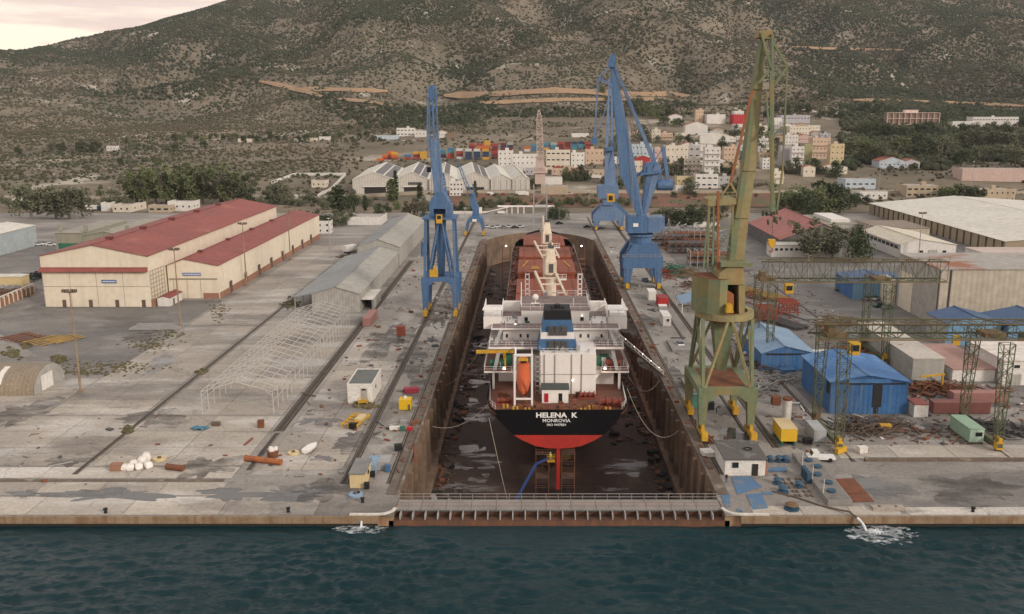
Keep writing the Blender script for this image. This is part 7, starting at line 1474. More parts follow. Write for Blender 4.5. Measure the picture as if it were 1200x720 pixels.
# ------------------------------------------------------------------ loose debris
DEB = [m_rust, m_steel, m_grey, m_brown, m_wht, m_winch, m_yel]
def debris(name, regs, m, seed, smin=.12, smax=.6, zb=0.0):
    r = random.Random(seed); b = MB()
    for (x0, x1, y0, y1, n) in regs:
        for _ in range(n):
            x, y = r.uniform(x0, x1), r.uniform(y0, y1); k = r.uniform(smin, smax) * (1 if r.random() < .85 else 2.0); a = r.uniform(0, 3.14)
            if r.random() < .35: L_ = k * r.uniform(3, 7); b.bar((x, y, zb + .08 + k * .1), (x + L_ * math.cos(a), y + L_ * math.sin(a), zb + .08 + k * r.uniform(.1, .5)), k * .3)
            else: c, s_ = math.cos(a), math.sin(a); b.hexa([(x + u * c - v * s_, y + u * s_ + v * c, zb + w_) for w_ in (0.01, k * r.uniform(.3, 1.0)) for u, v in ((-k, -k * .6), (k, -k * .6), (k, k * .6), (-k, k * .6))])
    return tag(b.build(name, m), kind='stuff')
RG = [(-49, -34, 146, 400, 130), (-31, -25.5, 146, 420, 130), (36, 42, 160, 420, 90), (50, 60, 160, 330, 150), (62, 88, 164, 182, 130), (84, 91, 184, 300, 140), (62, 100, 246, 330, 160), (100, 112, 170, 205, 60), (55, 60, 160, 300, 90), (-130, -55, 144, 180, 40)]
for i, (m, f) in enumerate(((m_rust, .40), (m_grey, .30), (m_steel, .18), (m_wht, .05), (m_brown, .3), (m_winch, .08))): debris('scattered_debris', [(a, b_, c, d, int(n * f * 1.3)) for a, b_, c, d, n in RG], m, 100 + i, .08, .42)
WR = [(DX0 + .9, DX0 + 5, 145, 435, 420), (DX1 - 5, DX1 - .9, 145, 435, 520), (DX0 + 3, SX - 13, 200, 400, 120), (SX + 14, DX1 - 3, 200, 400, 160)]
for i, (m, f) in enumerate(((sp_, .45), (m_rust, .30), (m_brown, .3), (m_steel, .06), (m_winch, .06))): debris('dock_floor_debris', [(a, b_, c, d, int(n * f)) for a, b_, c, d, n in WR], m, 200 + i, .15, .65, FLOOR)
debris('dock_floor_debris', [(DX0 + 6, DX1 - 6, 142, 175, 70)], m_brown, 300, .12, .5, FLOOR)
debris('coping_debris', [(DX0 - 2.1, DX0 - .6, 150, 430, 160), (DX1 + .6, DX1 + 2.1, 150, 430, 160)], m_rust, 310, .1, .4, .2)
def heap(name, px, py, w, d, h, n, m, seed=1, L_=(1, 4), th=(.08, .3)):
    g = at(px, py); r = random.Random(seed); b = MB()
    for _ in range(n):
        u, v = r.gauss(0, .33), r.gauss(0, .33); z = max(0.1, h * (1 - u * u * 2 - v * v * 2) * r.uniform(.2, 1)); a, e = r.uniform(0, 6.28), r.uniform(-.35, .35); l_ = r.uniform(*L_); x, y = g.x + u * w, g.y + v * d
        b.bar((x, y, z), (x + l_ * math.cos(a), y + l_ * math.sin(a), max(.1, z + l_ * math.sin(e))), r.uniform(*th), r.uniform(*th))
    return tag(b.build(name, m), kind='stuff')
heap('scrap_heap', 1100, 459, 17, 7, 1.8, 260, m_rust, 3); heap('scrap_heap', 1085, 456, 10, 5, 1.6, 90, sp_, 4); heap('scrap_heap', 1012, 505, 12, 6, 1.2, 150, m_brown, 5); heap('scrap_heap', 1000, 500, 8, 5, 1.0, 60, m_grey, 6); heap('cable_heap', 1035, 500, 8, 5, .7, 70, m_brown, 7, (2, 5), (.08, .14)); heap('scrap_heap', 1180, 505, 10, 8, 1.2, 120, m_grey, 8); heap('scrap_heap', 1150, 500, 6, 6, 1, 60, m_grey, 18)
heap('scrap_heap', 985, 380, 16, 14, 2, 120, m_lat2, 9); heap('scrap_heap', 1000, 420, 10, 16, 2.5, 150, m_rust, 10); heap('scrap_heap', 905, 430, 10, 10, 1.8, 130, m_brown, 11); heap('scrap_heap', 925, 445, 9, 7, 1.4, 80, m_steel, 12); heap('scrap_heap', 45, 327, 10, 8, 3.2, 130, sp_, 13); heap('scrap_heap', 15, 342, 16, 6, 2.6, 150, m_steel, 14); heap('scrap_heap', 0, 345, 16, 5, 2.2, 90, m_rust, 15)
heap('pipe_rack_clutter', 800, 278, 30, 34, 5.5, 420, m_steel, 16, (2, 7), (.15, .4)); heap('pipe_rack_clutter', 810, 290, 20, 20, 3.5, 180, m_rust, 17, (2, 7), (.15, .4)); heap('scrap_heap', 790, 318, 6, 20, 2.2, 130, m_green, 19); heap('scrap_heap', 805, 322, 8, 16, 2, 120, m_lat2, 20); heap('scrap_heap', 780, 322, 4, 18, 2, 90, m_winch, 21); heap('scrap_heap', 810, 335, 6, 10, 1.4, 70, m_brown, 22); heap('rebar_heap', 410, 302, 10, 6, 1.2, 60, m_brown, 23)
heap('scrap_heap', 850, 315, 14, 24, 2.2, 160, m_brown, 24); heap('scrap_heap', 880, 350, 10, 20, 2.0, 120, m_rust, 25); heap('scrap_heap', 890, 455, 7, 9, 1.2, 80, m_steel, 26)
# ------------------------------------------------------------------ lamp masts
def lampmast(x, y, h, label, m=m_steel, heads=4):
    o = thing('lamp_mast', label, 'lamp post', (x, y, 0)); b = MB(); b.tube((x, y, 0), (x, y, h), .30, 8, .13); b.box(x - .55, x + .55, y - .55, y + .55, 0, .6); b.build('pole', m, o)
    b = MB(); b.bar((x - 1.3, y, h), (x + 1.3, y, h), .16); b.bar((x, y - .8, h), (x, y + .8, h), .16); b.build('cross_arm', m, o)
    for k in range(heads): dx = (-1.35, -.5, .5, 1.35)[k]; b = MB(); b.hexa([(x + dx - .35, y - .5, h + .1), (x + dx + .35, y - .5, h + .1), (x + dx + .35, y + .1, h + .1), (x + dx - .35, y + .1, h + .1), (x + dx - .3, y - .2, h + .75), (x + dx + .3, y - .2, h + .75), (x + dx + .3, y + .2, h + .75), (x + dx - .3, y + .2, h + .75)]); b.build('floodlight', m_brown, o)
m_pole = mat('weathered_pole', (0.30, 0.225, 0.15), (0.22, 0.15, 0.10), scale=.5, rough=.8)
lampmast(-103.8, 197.6, 23.5, 'tall lamp mast nearest the water, beside the tan quonset hut', m_pole); lampmast(-105, 261, 23.2, 'tall lamp mast in front of the lower hangar bay', m_pole); lampmast(-105, 325, 22.7, 'tall lamp mast halfway along the lower hangar bay', m_pole); lampmast(-104, 383, 22.5, 'tall lamp mast near the far end of the hangar bay', m_pole)
g = at(1076, 305); lampmast(g.x, g.y, 20, 'grey lamp mast in front of the white gabled hall'); g = at(946, 330); lampmast(g.x, g.y, 10, 'thin lamp mast before the long white block', m_steel, 2); g = at(655, 262); lampmast(g.x, g.y, 9, 'thin lamp mast at the dock head wall', m_steel, 2)
for px, py, hp, lab in ((1022, 120, 32, 'tall grey mast with round top on the hill foot'), (1138, 222, 32, 'white post beside the salmon pink hall'), (1030, 218, 24, 'brown pole beside the lane at right'), (893, 140, 18, 'thin pole beside the green jib on the slope'), (868, 140, 20, 'thin pole near the red fronted building'), (387, 298, 42, 'dark pole between hangar bay and grey shed'), (545, 262, 18, 'thin pole at the foot of the warehouse bank'), (690, 240, 16, 'thin highway lamp above the embankment'), (130, 240, 20, 'highway lamp left of the eucalyptus grove'), (158, 240, 16, 'highway lamp in front of the eucalyptus grove')):
    g = ground(px, py); h = hp / spx(g.y, g.z); o = thing('utility_pole', lab, 'pole', tuple(g)); b = MB(); b.tube((0, 0, -.5), (0, 0, h), .22, 6, .12); b.build('pole', m_steel, o, world=False); b = MB(); b.bar((-.8, 0, h), (.8, 0, h), .25); b.build('lamp_head', m_wht, o, world=False)
# ------------------------------------------------------------------ vehicles
m_tire = m_wheel; CARP = {}
def paint(c): return mat('paint_%d_%d_%d' % tuple(int(v * 100) for v in c), c, tuple(v * .92 for v in c), rough=.35, spec=.5, scale=1, local=True)
def carparts(kind, c):
    k = (kind, c)
    if k in CARP: return CARP[k]
    if kind == 'car': P_, L_ = [(-2.1, .35), (2.1, .35), (2.12, .75), (1.95, .92), (1.0, 1.0), (-1.75, 1.02), (-2.1, .85)], [(-1.7, 1.0), (.95, 1.0), (.35, 1.46), (-1.15, 1.46)]; wx = (-1.3, 1.3); hw = .86
    elif kind == 'van': P_, L_ = [(-2.5, .4), (2.5, .4), (2.5, 1.0), (2.2, 1.3), (1.6, 2.15), (-2.45, 2.2), (-2.5, 1.0)], [(1.66, 1.35), (2.18, 1.35), (1.74, 2.0), (1.66, 2.0)]; wx = (-1.6, 1.6); hw = .98
    elif kind == 'pickup': P_, L_ = [(-2.6, .5), (2.5, .5), (2.5, 1.05), (1.9, 1.2), (1.5, 1.95), (.45, 1.95), (.4, .95), (-2.6, .95)], [(1.55, 1.25), (1.88, 1.25), (1.6, 1.85), (1.52, 1.85)]; wx = (-1.6, 1.6); hw = .95
    else: P_, L_ = [(2.6, .6), (4.6, .6), (4.6, 1.7), (4.3, 3.0), (2.6, 3.0)], [(4.36, 1.8), (4.62, 1.8), (4.4, 2.8), (4.3, 2.8)]; wx = (-3.4, -2.2, 3.6); hw = 1.2
    b = MB(); b.extr([(x, z) for x, z in P_], 'y', -hw, hw); body = b.mesh('body', paint(c))
    b = MB(); b.extr(L_, 'y', -hw * .93, hw * .93); glass = b.mesh('glazing', m_glass)
    w = MB(); r = .33 if kind == 'car' else .42; w.tube((0, -.11, 0), (0, .11, 0), r, 10); wheel = w.mesh('wheel', m_tire)
    box = None
    if kind == 'truck': b = MB(); b.box(-4.6, 2.4, -1.2, 1.2, .95, 3.5); box = b.mesh('cargo_box', m_wht)
    CARP[k] = (body, glass, wheel, wx, hw, r, box); return CARP[k]
def vehicle(x, y, rz, kind, c, label, z=0.0, group=None):
    body, gl, wh, wx, hw, r, box = carparts(kind, c); o = thing({'car': 'parked_car', 'van': 'van', 'pickup': 'pickup_truck', 'truck': 'lorry'}[kind], label, kind if kind != 'truck' else 'lorry', (x, y, z), rz, group)
    inst(body, 'body', o); inst(gl, 'glazing', o)
    if box: inst(box, 'cargo_box', o)
    for a in wx:
        for s_ in (-1, 1): inst(wh, 'wheel', o, (a, s_ * (hw - .08), r))
CW, CK, CB, CGY, CRD, CSL = (.72, .71, .69), (.02, .02, .022), (.05, .09, .17), (.22, .22, .23), (.35, .03, .03), (.45, .46, .47)
def V(px, py, rz, kind, c, label, group=None, zz_=None):
    g = ground(px, py); vehicle(g.x, g.y, rz, kind, c, label, g.z + .03, group)
for k, (px, py) in enumerate(((31, 287.5), (38.5, 287), (46, 288), (53.5, 287), (60, 288.5))): V(px, py, .2 + R(90) * (k % 2 * 0), 'car', CW, 'white parked car, %s from the left in the row before the olive workshop' % ORD[k], 'white cars by the olive workshop')
V(796, 406, R(97), 'car', CW, 'white car driving on the right dock apron'); V(756, 330, R(95), 'car', CB, 'dark blue car under the largest blue crane'); V(961, 540, R(178), 'pickup', CW, 'white pickup truck parked behind the pump house on the right quay')
for k, (px, py, c, n) in enumerate(((1022, 340, CK, 'black'), (1035, 343, CW, 'white'), (1048, 340, CK, 'black'), (1052, 347, CRD, 'dark red'), (1018, 352, CGY, 'grey'), (1027, 352, CSL, 'silver'), (1030, 360, (.05, .12, .08), 'dark green'), (1040, 362, CGY, 'grey'), (984, 341, CK, 'black'), (1000, 344, CW, 'white'))): V(px, py, R(20 + 12 * (k % 3)), 'car', c, '%s car parked beside the beige hangar, %s of that cluster' % (n, ORD[k]), 'cars beside the beige hangar')
V(1098, 320, R(80), 'van', CW, 'white van half behind the beige hangar roof edge') if False else None
for k, (px, py, kd, c, n) in enumerate(((20, 238, 'truck', CW, 'white lorry on the highway at the far left'), (110, 247, 'truck', CB, 'blue cabbed lorry parked beside the white box shed'), (612, 230, 'truck', CW, 'white tank lorry on the highway behind the lattice crane'), (698, 210, 'truck', CW, 'long white lorry in the yard behind the farther blue crane'), (640, 228, 'van', CW, 'white van on the highway right of the lattice crane'), (668, 228, 'car', CW, 'white car on the highway at the embankment'), (838, 266, 'van', CW, 'white van between the pipe stacks and the green crane'), (822, 268, 'truck', CW, 'white lorry left of the green crane by the trees'), (575, 229, 'van', CW, 'white van on the highway before the narrow warehouse'), (590, 229.5, 'car', CRD, 'red car on the highway before the narrow warehouse'))): V(px, py, R(3), kd, c, n)
for k in range(7): V(571 + 6.5 * k, 267 + (k % 2) * .8, R(4), 'car', (CW, CSL, CW, CGY, CW, CK, CW)[k], '%s parked car, %s from the left at the dock head' % (('white', 'silver', 'white', 'grey', 'white', 'black', 'white')[k], ORD[k]), 'cars parked at the dock head')
for k in range(9): V(443 + 6 * k, 164.5 + (k % 3) * .5, R(8), 'car', (CW, CK, CSL, CW, CB, CW, CGY, CW, CRD)[k], '%s car, %s from the left on the depot forecourt' % (('white', 'black', 'silver', 'white', 'blue', 'white', 'grey', 'white', 'red')[k], ORD[k]), 'cars on the depot forecourt')
for px, py, lab in ((688, 267, 'dark forklift left of the farther blue crane leg'), (704, 269, 'dark forklift right of the farther blue crane leg'), (655, 263, 'dark small tractor at the right of the dock head')): V(px, py, R(20), 'car', CK, lab)
V(412, 296, R(60), 'truck', CB, 'blue cabbed lorry with white body beside the farther grey shed')
# ------------------------------------------------------------------ containers and huts about the yard
def container(px, py, L_, c, label, rz=0.0, along='x', name='shipping_container', z=0.0):
    g = at(px, py); me = cont_mesh(c, L_); o = bpy.data.objects.new(name, me); col.objects.link(o); o.location = (g.x, g.y, z + .03); o.rotation_euler = (0, 0, rz); return tag(o, label, 'container')
container(434.5, 383, 12.19, 'brown', 'long rusty red container beside the rails in front of the grey shed', R(90)); g = at(1093, 487); container(1093.5, 485.5, 12.19, 'maroon', 'long dull red container lying across under the gantry crane').data.materials[0] = mat('container_dull_red', (0.21, 0.078, 0.068), (0.17, 0.07, 0.06), scale=.4, rough=.7, streak=(.2, .1, .08), samt=.4, local=True)
cl = bpy.data.objects; o = thing('container_mark', '', '', (0, 0, 0)); bpy.data.objects.remove(o)
container(1117, 474, 12.19, 'brown', 'faded pink container just behind the dull red one', R(2)).data.materials[0] = mat('container_faded_pink', (0.36, 0.18, 0.155), (0.30, 0.155, 0.135), scale=.4, rough=.7, local=True)
g = at(968, 519); container(968, 519, 6.06, 'grey', 'grey white topped container near the gantry crane foot', R(90)).data.materials[0] = mat('container_pale_grey', (0.40, 0.41, 0.41), (0.34, 0.35, 0.35), scale=.4, rough=.7, local=True)
yb_ = thing('yellow_container', 'yellow generator container on a green frame beside the white silo', 'container', (50.0, 164, 0)); pbox(yb_, 'body', 48.5, 51.6, 164, 170.2, .9, 3.4, mat('generator_yellow', (0.66, 0.40, 0.02), (0.58, 0.36, 0.03), scale=.5, rough=.6)); pbox(yb_, 'roof', 48.45, 51.65, 163.95, 170.25, 3.402, 3.52, m_yb)
for x in (48.8, 51.2): pbox(yb_, 'skid', x - .15, x + .15, 164, 170, 0, .898, m_green)
g = at(921.5, 492); sl = thing('silo', 'squat white round silo with dark rim behind the yellow container', 'silo', (g.x, g.y, 0)); b = MB(); b.tube((g.x, g.y, 0), (g.x, g.y, 4.4), .95, 16); b.build('tank', m_wht, sl); b = MB(); b.tube((g.x, g.y, 4.4), (g.x, g.y, 4.9), 1.02, 16); b.build('rim', m_rust, sl)
gc = thing('site_cabin', 'pale green site cabin on skids with a small end window', 'cabin', (86.8, 165, 0)); mgc = mat('pale_green_cabin', (0.30, 0.42, 0.30), (0.26, 0.37, 0.27), scale=.3, rough=.7); pbox(gc, 'body', 85.5, 88.3, 165, 173.2, .35, 3.0, mgc); pbox(gc, 'roof', 85.4, 88.4, 164.9, 173.3, 3.002, 3.12, mgc); pbox(gc, 'end_wall', 85.52, 88.28, 164.93, 164.99, .4, 2.95, mat('mint_wall', (0.42, 0.56, 0.46), rough=.7, scale=1)); pbox(gc, 'window', 86.6, 87.9, 164.85, 164.92, 1.6, 2.4, m_glass)
for x in (85.8, 88): pbox(gc, 'skid', x - .12, x + .12, 164.8, 173.4, 0, .348, m_rust)
o = flat('gate_cabin', 'white cabin with dark flat roof at the right corner of the dock', 'cabin', 34.6, 41.8, 149.6, 158.2, 3.0, m_wht, mat('dark_felt_roof', (0.12, 0.11, 0.105), (0.095, 0.088, 0.084), scale=.3, rough=.9, patch=(.17, .16, .15), pscale=.3), par=.3); wins(o, [36.4], 149.58, 2.0, 1.2, 1.1); pbox(o, 'doorway', 39.4, 40.5, 149.5, 149.58, 0, 2.2, m_open); pbox(o, 'brick_pier', 41.85, 42.3, 149.6, 150.2, 0, 2.4, m_brickb)
b = MB()
for i in range(16): a0, a1 = i * math.pi / 8, (i + 1) * math.pi / 8; b.bar((39.6 + .7 * math.cos(a0), 154 + .7 * math.sin(a0), 3.35), (39.6 + .7 * math.cos(a1), 154 + .7 * math.sin(a1), 3.35), .15)
b.build('hose_coil', m_wheel, o)
for px, py, x_, lab in ((667, 452, 0, ''),): pass
o = flat('red_workshop_box', 'red container workshop on the right dock apron', 'container', 42, 45.3, 288, 294, 2.9, mat('bright_red_box', (0.50, 0.03, 0.035), (0.42, 0.03, 0.03), scale=.4, rough=.6, corr='X', cper=.4), mat('red_box_roof', (0.30, .05, .05), rough=.7, scale=1), par=.05); o = flat('white_box', 'white box cabin behind the red container workshop', 'cabin', 40.2, 42.8, 299, 305, 2.8, m_wht, m_wht, par=.05); o = flat('pale_crate', 'low pale crate in front of the red container workshop', 'crate', 41.4, 44.0, 282, 284.5, 1.6, m_steel, m_wht, par=.05)
o = flat('white_cabin', 'white cabin with a square window on the right dock apron', 'cabin', 39.8, 42.2, 262, 270, 2.8, m_wht, m_wht, par=.05); wins(o, [41.2], 261.98, 1.8, .8, .8)
o = flat('flat_plate_stack', 'wide pale stack of flat plates on the right dock apron', 'plate stack', 38, 43.5, 232, 243, .5, m_gate, m_gate, par=0); o = flat('flat_plate_stack', 'long narrow pale plate stack near the green crane rear leg', 'plate stack', 36.0, 38.2, 196, 206, .6, m_gate, m_gate, par=0)
lt = thing('open_shelter', 'open shelter with tilted pale blue sheet roof left of the green crane', 'shelter', (50.5, 285, 0)); b = MB(); b.extr([(48, 3.0), (54.5, 5.0), (54.5, 5.15), (48, 3.15)], 'y', 279, 291); b.build('roof', m_pbr, lt)
for x, y in ((48.4, 279.4), (54, 279.4), (48.4, 290.6), (54, 290.6)): pbox(lt, 'post', x - .12, x + .12, y - .12, y + .12, 0, 3.05 if x < 50 else 4.8, m_wht)
yc = thing('yellow_tank', 'yellow square tank at the left dock edge opposite the ship stern', 'tank', (-27.2, 186, 0)); pbox(yc, 'body', -28.6, -26, 185, 187.5, .1, 2.3, mat('tank_yellow', (0.68, 0.42, 0.01), (0.6, 0.37, 0.02), scale=.6, rough=.55)); pbox(yc, 'filler', -27.6, -27, 186, 186.6, 2.3, 2.8, m_wht); pbox(yc, 'ladder', -26.6, -26.2, 184.85, 184.98, .1, 1.3, m_grey)
for lab, px, py, L_, w_, h_, m, rz in (('crushed red car body at the left dock edge', 482, 460, 3.2, 1.8, 1.0, mat('wreck_red', (0.30, 0.03, 0.05), rough=.6, scale=1), .3), ('dark steel block beside the bright puddle', 470, 393, 2.4, 2.4, 2.6, m_winch, .2), ('rusty brown crate left of the white bags', 137, 551, 2.0, 1.4, 1.1, m_brickb, .1), ('rusty square pit cover frame near the slab joint', 306, 501, 1.2, 1.2, 1.4, m_rust, .1), ('grey blue tank skid behind the yellow hut', 437, 550, 1.8, 4.5, 1.6, m_pbr, 0), ('pale grey tank skid right of the blue one', 451, 547, 2.2, 3.6, 1.5, m_steel, 0), ('dark machine with pale top on the left apron', 467, 528, 1.4, 1.2, 1.1, m_soot, .3), ('white sheeted bundle on the left apron', 463, 504, 2.2, .9, .6, m_wht, .1), ('small teal crate on the left apron', 472, 505, 1.0, .8, .8, m_green, .1), ('small red crate at the left dock edge', 480, 505, 1.2, .8, .7, mat('red_door', (0.45, .02, .03)), .1), ('small blue drum crate near the dock gate', 455, 553, .8, .8, 1.2, m_cb, 0), ('black box near the yellow hut front', 430, 573, .8, .8, 1.0, m_soot, 0), ('black box behind the yellow hut corner', 437, 559, .7, .7, .9, m_soot, 0), ('dark rusty box left of the white skip of bags', 1037, 504, 2.2, 1.2, 1.1, m_yel, 0), ('teal cabinet between the green crane legs', 813, 478, 1.4, 1.2, 3.0, mat('teal_box', (0.12, .32, .28), rough=.6, scale=1), 0), ('black cabinet beside the green crane leg', 832, 480, 1.6, 1.2, 1.6, m_soot, 0), ('white sheet shelter left of the dark roofed cabin', 829, 534, 2.2, 2.4, .9, m_wht, .2), ('white dented skip on the right quay', 1010, 531, 1.6, 1.2, 1.2, m_wht, .2), ('yellow ochre skid pump near the gantry foot', 985, 531, 2.6, .8, 1.0, m_yel, .6), ('blue bin beside the office block', 1122, 427, 2.0, 1.4, 1.2, m_cb, .2), ('dark blue skip left of the bright blue shed', 922, 440, 3.6, 2.4, 1.6, m_cb, .1), ('rust brown steel box by the silo', 909, 474, 1.8, 1.8, 1.8, m_rust, 0), ('dark drum stack beside the grey container', 946, 520, 1.6, 1.2, 1.0, m_soot, 0), ('white fallen board near the silo', 931, 474, 2.2, .6, .3, m_wht, 0)):
    g = at(px, py); o = thing('crate' if L_ < 2 else 'steel_box', lab, 'box', (g.x, g.y, .03), rz); b = MB(); b.box(-L_ / 2, L_ / 2, -w_ / 2, w_ / 2, .08, h_); b.build('body', m, o, world=False); b = MB(); b.box(-L_ / 2 - .05, L_ / 2 + .05, -w_ / 2 - .05, w_ / 2 + .05, h_ + .002, h_ + .09); b.build('lid', m, o, world=False); b = MB(); b.box(-L_ / 2 + .1, L_ / 2 - .1, -w_ / 2 + .05, -w_ / 2 + .2, 0, .078); b.box(-L_ / 2 + .1, L_ / 2 - .1, w_ / 2 - .2, w_ / 2 - .05, 0, .078); b.build('skid', m_brown, o, world=False)
# ------------------------------------------------------------------ left quay odds and ends
for k, (px, py, h_) in enumerate(((147, 551, 1.0), (153, 551, 1.1), (163, 550, 1.1), (174, 549, 1.2), (167, 545, 1.5), (172, 541, 1.6), (157, 546, 1.0))):
    g = at(px, py); o = thing('bulk_bag', 'bulging white bulk bag, %s from the left in the heap on the quay' % ORD[k], 'bag', (g.x, g.y, .03), .3 * k, 'white bulk bags on the quay'); b = MB(); rg = [[(.62 * f * math.copysign(abs(math.cos(a)) ** .38, math.cos(a)) * rr.uniform(.88, 1.1), .62 * f * math.copysign(abs(math.sin(a)) ** .38, math.sin(a)) * rr.uniform(.88, 1.1), z_ * h_) for a in [i * math.pi / 6 for i in range(12)]] for z_, f in ((0, .8), (.25, 1.05), (.6, 1.08), (.9, .9), (1, .6))]; b.loft(rg); b.build('sack', m_white, o, world=False)
    b = MB()
    for a in (.5, 2.1, 3.6, 5.2): b.path([(.4 * math.cos(a), .4 * math.sin(a), h_), (.3 * math.cos(a), .3 * math.sin(a), h_ * 1.2), (.2 * math.cos(a + .6), .2 * math.sin(a + .6), h_)], .04, 4)
    b.build('lifting_loop', m_white, o, world=False)
def pipe_obj(px0, py0, px1, py1, r, m, label, name='steel_pipe'):
    a, c = at(px0, py0, r), at(px1, py1, r); o = thing(name, label, 'pipe', (a.x, a.y, 0)); b = MB(); a.z = c.z = r + .03; b.tube(a, c, r, 14); d = (c - a).normalized(); b.build('shell', m, o); b = MB(); b.tube(a - d * .1, a, r * 1.12, 14); b.tube(c, c + d * .1, r * 1.12, 14); b.build('flange', m, o)
m_ord = mat('orange_rust', (0.38, 0.13, 0.045), (0.26, .09, .04), scale=.6, rough=.8); m_brp = mat('brown_rust', (0.20, .075, .04), (.14, .06, .035), scale=.6, rough=.85)
pipe_obj(196, 547, 214, 549, .55, m_brp, 'short dark rusty steel drum right of the white bags'); pipe_obj(288, 537, 329, 542, .55, m_ord, 'long orange rusty pipe lying on the left quay'); pipe_obj(486, 523, 487, 540, .3, m_brp, 'thin dark pipe along the left dock edge')
sk_ = thing('scrap_skip', 'brown round scrap skip filled with white pieces behind the orange pipe', 'skip', tuple(at(320, 536))); b = MB(); b.tube((0, 0, .03), (0, 0, 1.3), .95, 14, 1.1); b.build('tub', m_brp, sk_, world=False); b = MB(); rr = random.Random(2)
for k in range(14): x, y = rr.uniform(-.6, .6), rr.uniform(-.6, .6); b.box(x - .2, x + .2, y - .2, y + .2, 1.3, 1.4 + rr.uniform(.1, .7))
tag(b.build('contents', m_white, sk_, world=False), kind='stuff')
for px, py, lab, m, r in ((344, 532, 'round tan cable drum lying flat beside the white boat', m_yb, 1.1), (187, 539, 'round tan disc beside the white bags', m_yb, 1.2), (417, 581, 'flat blue grey buoy disc near the left quay corner', m_pbr, 1.2), (418, 579.5, 'brown cap on the blue grey disc', m_brp, .6)):
    g = at(px, py); o = thing('drum', lab, 'drum', (g.x, g.y, .03)); b = MB(); b.tube((0, 0, 0), (0, 0, .35), r, 18); b.build('disc', m, o, world=False); b = MB(); b.tube((0, 0, .352), (0, 0, .6), r * .3, 10); b.build('hub', m_brown, o, world=False)
bt = thing('small_boat', 'small white open boat lying on the left quay', 'boat', tuple(at(364, 528)), R(75)); rg = []
for t, w_, zk in ((-2.2, .75, .1), (-1, .95, .05), (.6, .9, .05), (1.7, .5, .2), (2.3, .05, .5)): rg.append([(t, -w_, .85), (t, -w_ * .8, .35), (t, 0, zk), (t, w_ * .8, .35), (t, w_, .85)])
b = MB(); b.loft(rg, False); b.quad(*rg[0]); b.build('hull', m_white, bt, world=False); b = MB(); b.box(-2.0, 1.4, -.62, .62, .5, .56); b.build('floorboard', m_steel, bt, world=False)
for x in (-1.2, .1, 1.1): MB().box(x - .15, x + .15, -.7, .7, .7, .76).build('thwart', m_white, bt, world=False)
g = at(235, 503); o = thing('tarpaulin', 'crumpled blue tarpaulin lying on the left quay', 'tarpaulin', (g.x, g.y, .03)); b = MB(); rr = random.Random(4); n = 9; G_ = [[(i * .45 - 2 + rr.uniform(-.2, .2), j * .35 - 1.4 + rr.uniform(-.15, .15), rr.uniform(.02, .45)) for j in range(n)] for i in range(n)]
for i in range(n - 1):
    for j in range(n - 1):
        if (i - 4) ** 2 / 17 + (j - 4) ** 2 / 12 < 1.1: b.quad(G_[i][j], G_[i + 1][j], G_[i + 1][j + 1], G_[i][j + 1])
b.build('sheet', mat('tarp_blue', (.05, .14, .22), (.08, .2, .28), rough=.6, scale=1), o, world=False)
# yellow steel jigs near the white cabin
for k, (px, py, lab) in enumerate(((404, 502, 'long yellow steel jig on the left apron, left one'), (414, 503, 'yellow steel jig with dark box in front of the white cabin'))):
    g = at(px, py); o = thing('steel_jig', lab, 'frame', (g.x, g.y, .03), R(-12)); b = MB()
    for x in (-.7, .7): b.box(x - .15, x + .15, 0, 7, .5, .8)
    for j in range(5): b.box(-.9, .9, j * 1.6, j * 1.6 + .25, .8, 1.0)
    for x in (-.7, .7):
        for y in (.2, 6.6): b.box(x - .12, x + .12, y, y + .25, 0, .5)
    b.build('frame', m_yel, o, world=False)
    if k: MB().box(-.7, .7, -.6, .4, .2, 1.3).build('dark_box', m_soot, o, world=False); MB().box(-.5, .9, 2, 5, 1.01, 1.5).build('pale_plate', m_yb, o, world=False)
# stacks of long bars in the left yard and the right steel yard
def bars(px, py, n, L_, rz, m, label, sp=.62, r=.11, tiers=1):
    g = at(px, py); o = thing('bar_stack', label, 'steel stack', (g.x, g.y, .03), rz); me = MB().tube((0, 0, 0), (L_, 0, 0), r, 6).mesh('bar', m)
    for t in range(tiers):
        for k in range(n): inst(me, 'bar', o, (random.uniform(-.4, .4), k * sp, .35 + t * r * 2.05))
    for f in (.2, .8): MB().box(L_ * f - .15, L_ * f + .15, -.3, n * sp, 0, .2).build('bearer', m_brown, o, world=False)
m_och = mat('faded_ochre', (.36, .24, .07), (.26, .16, .06), scale=.5, rough=.8)
bars(26, 405, 7, 9, R(58), m_brp, 'dark maroon bars stacked at the left edge of the yard', 2.0, .16); bars(46, 407, 5, 10, R(58), m_och, 'yellow bars stacked in the left yard, larger stack', 1.9, .16); bars(66, 404, 4, 9, R(58), m_och, 'yellow bars stacked in the left yard, smaller stack', 1.9, .16); bars(150, 388, 8, 15, R(3), m_steel, 'white frames lying in front of the lower hangar bay', 1.1, .12)
bars(926, 352, 9, 24, R(118), m_och, 'yellow beams lying in the steel yard behind the farther gantry', .8, .22, 2); bars(948, 386, 8, 40, R(115), m_grey, 'dark rails lying in the steel yard behind the pale blue shed', .7, .2, 2); bars(965, 378, 4, 44, R(115), m_steel, 'pale beams lying beside the dark rails', 1.0, .25); bars(840, 522, 3, 6, R(100), m_brp, 'short dark pipes beside the green crane bogies', .6, .16)
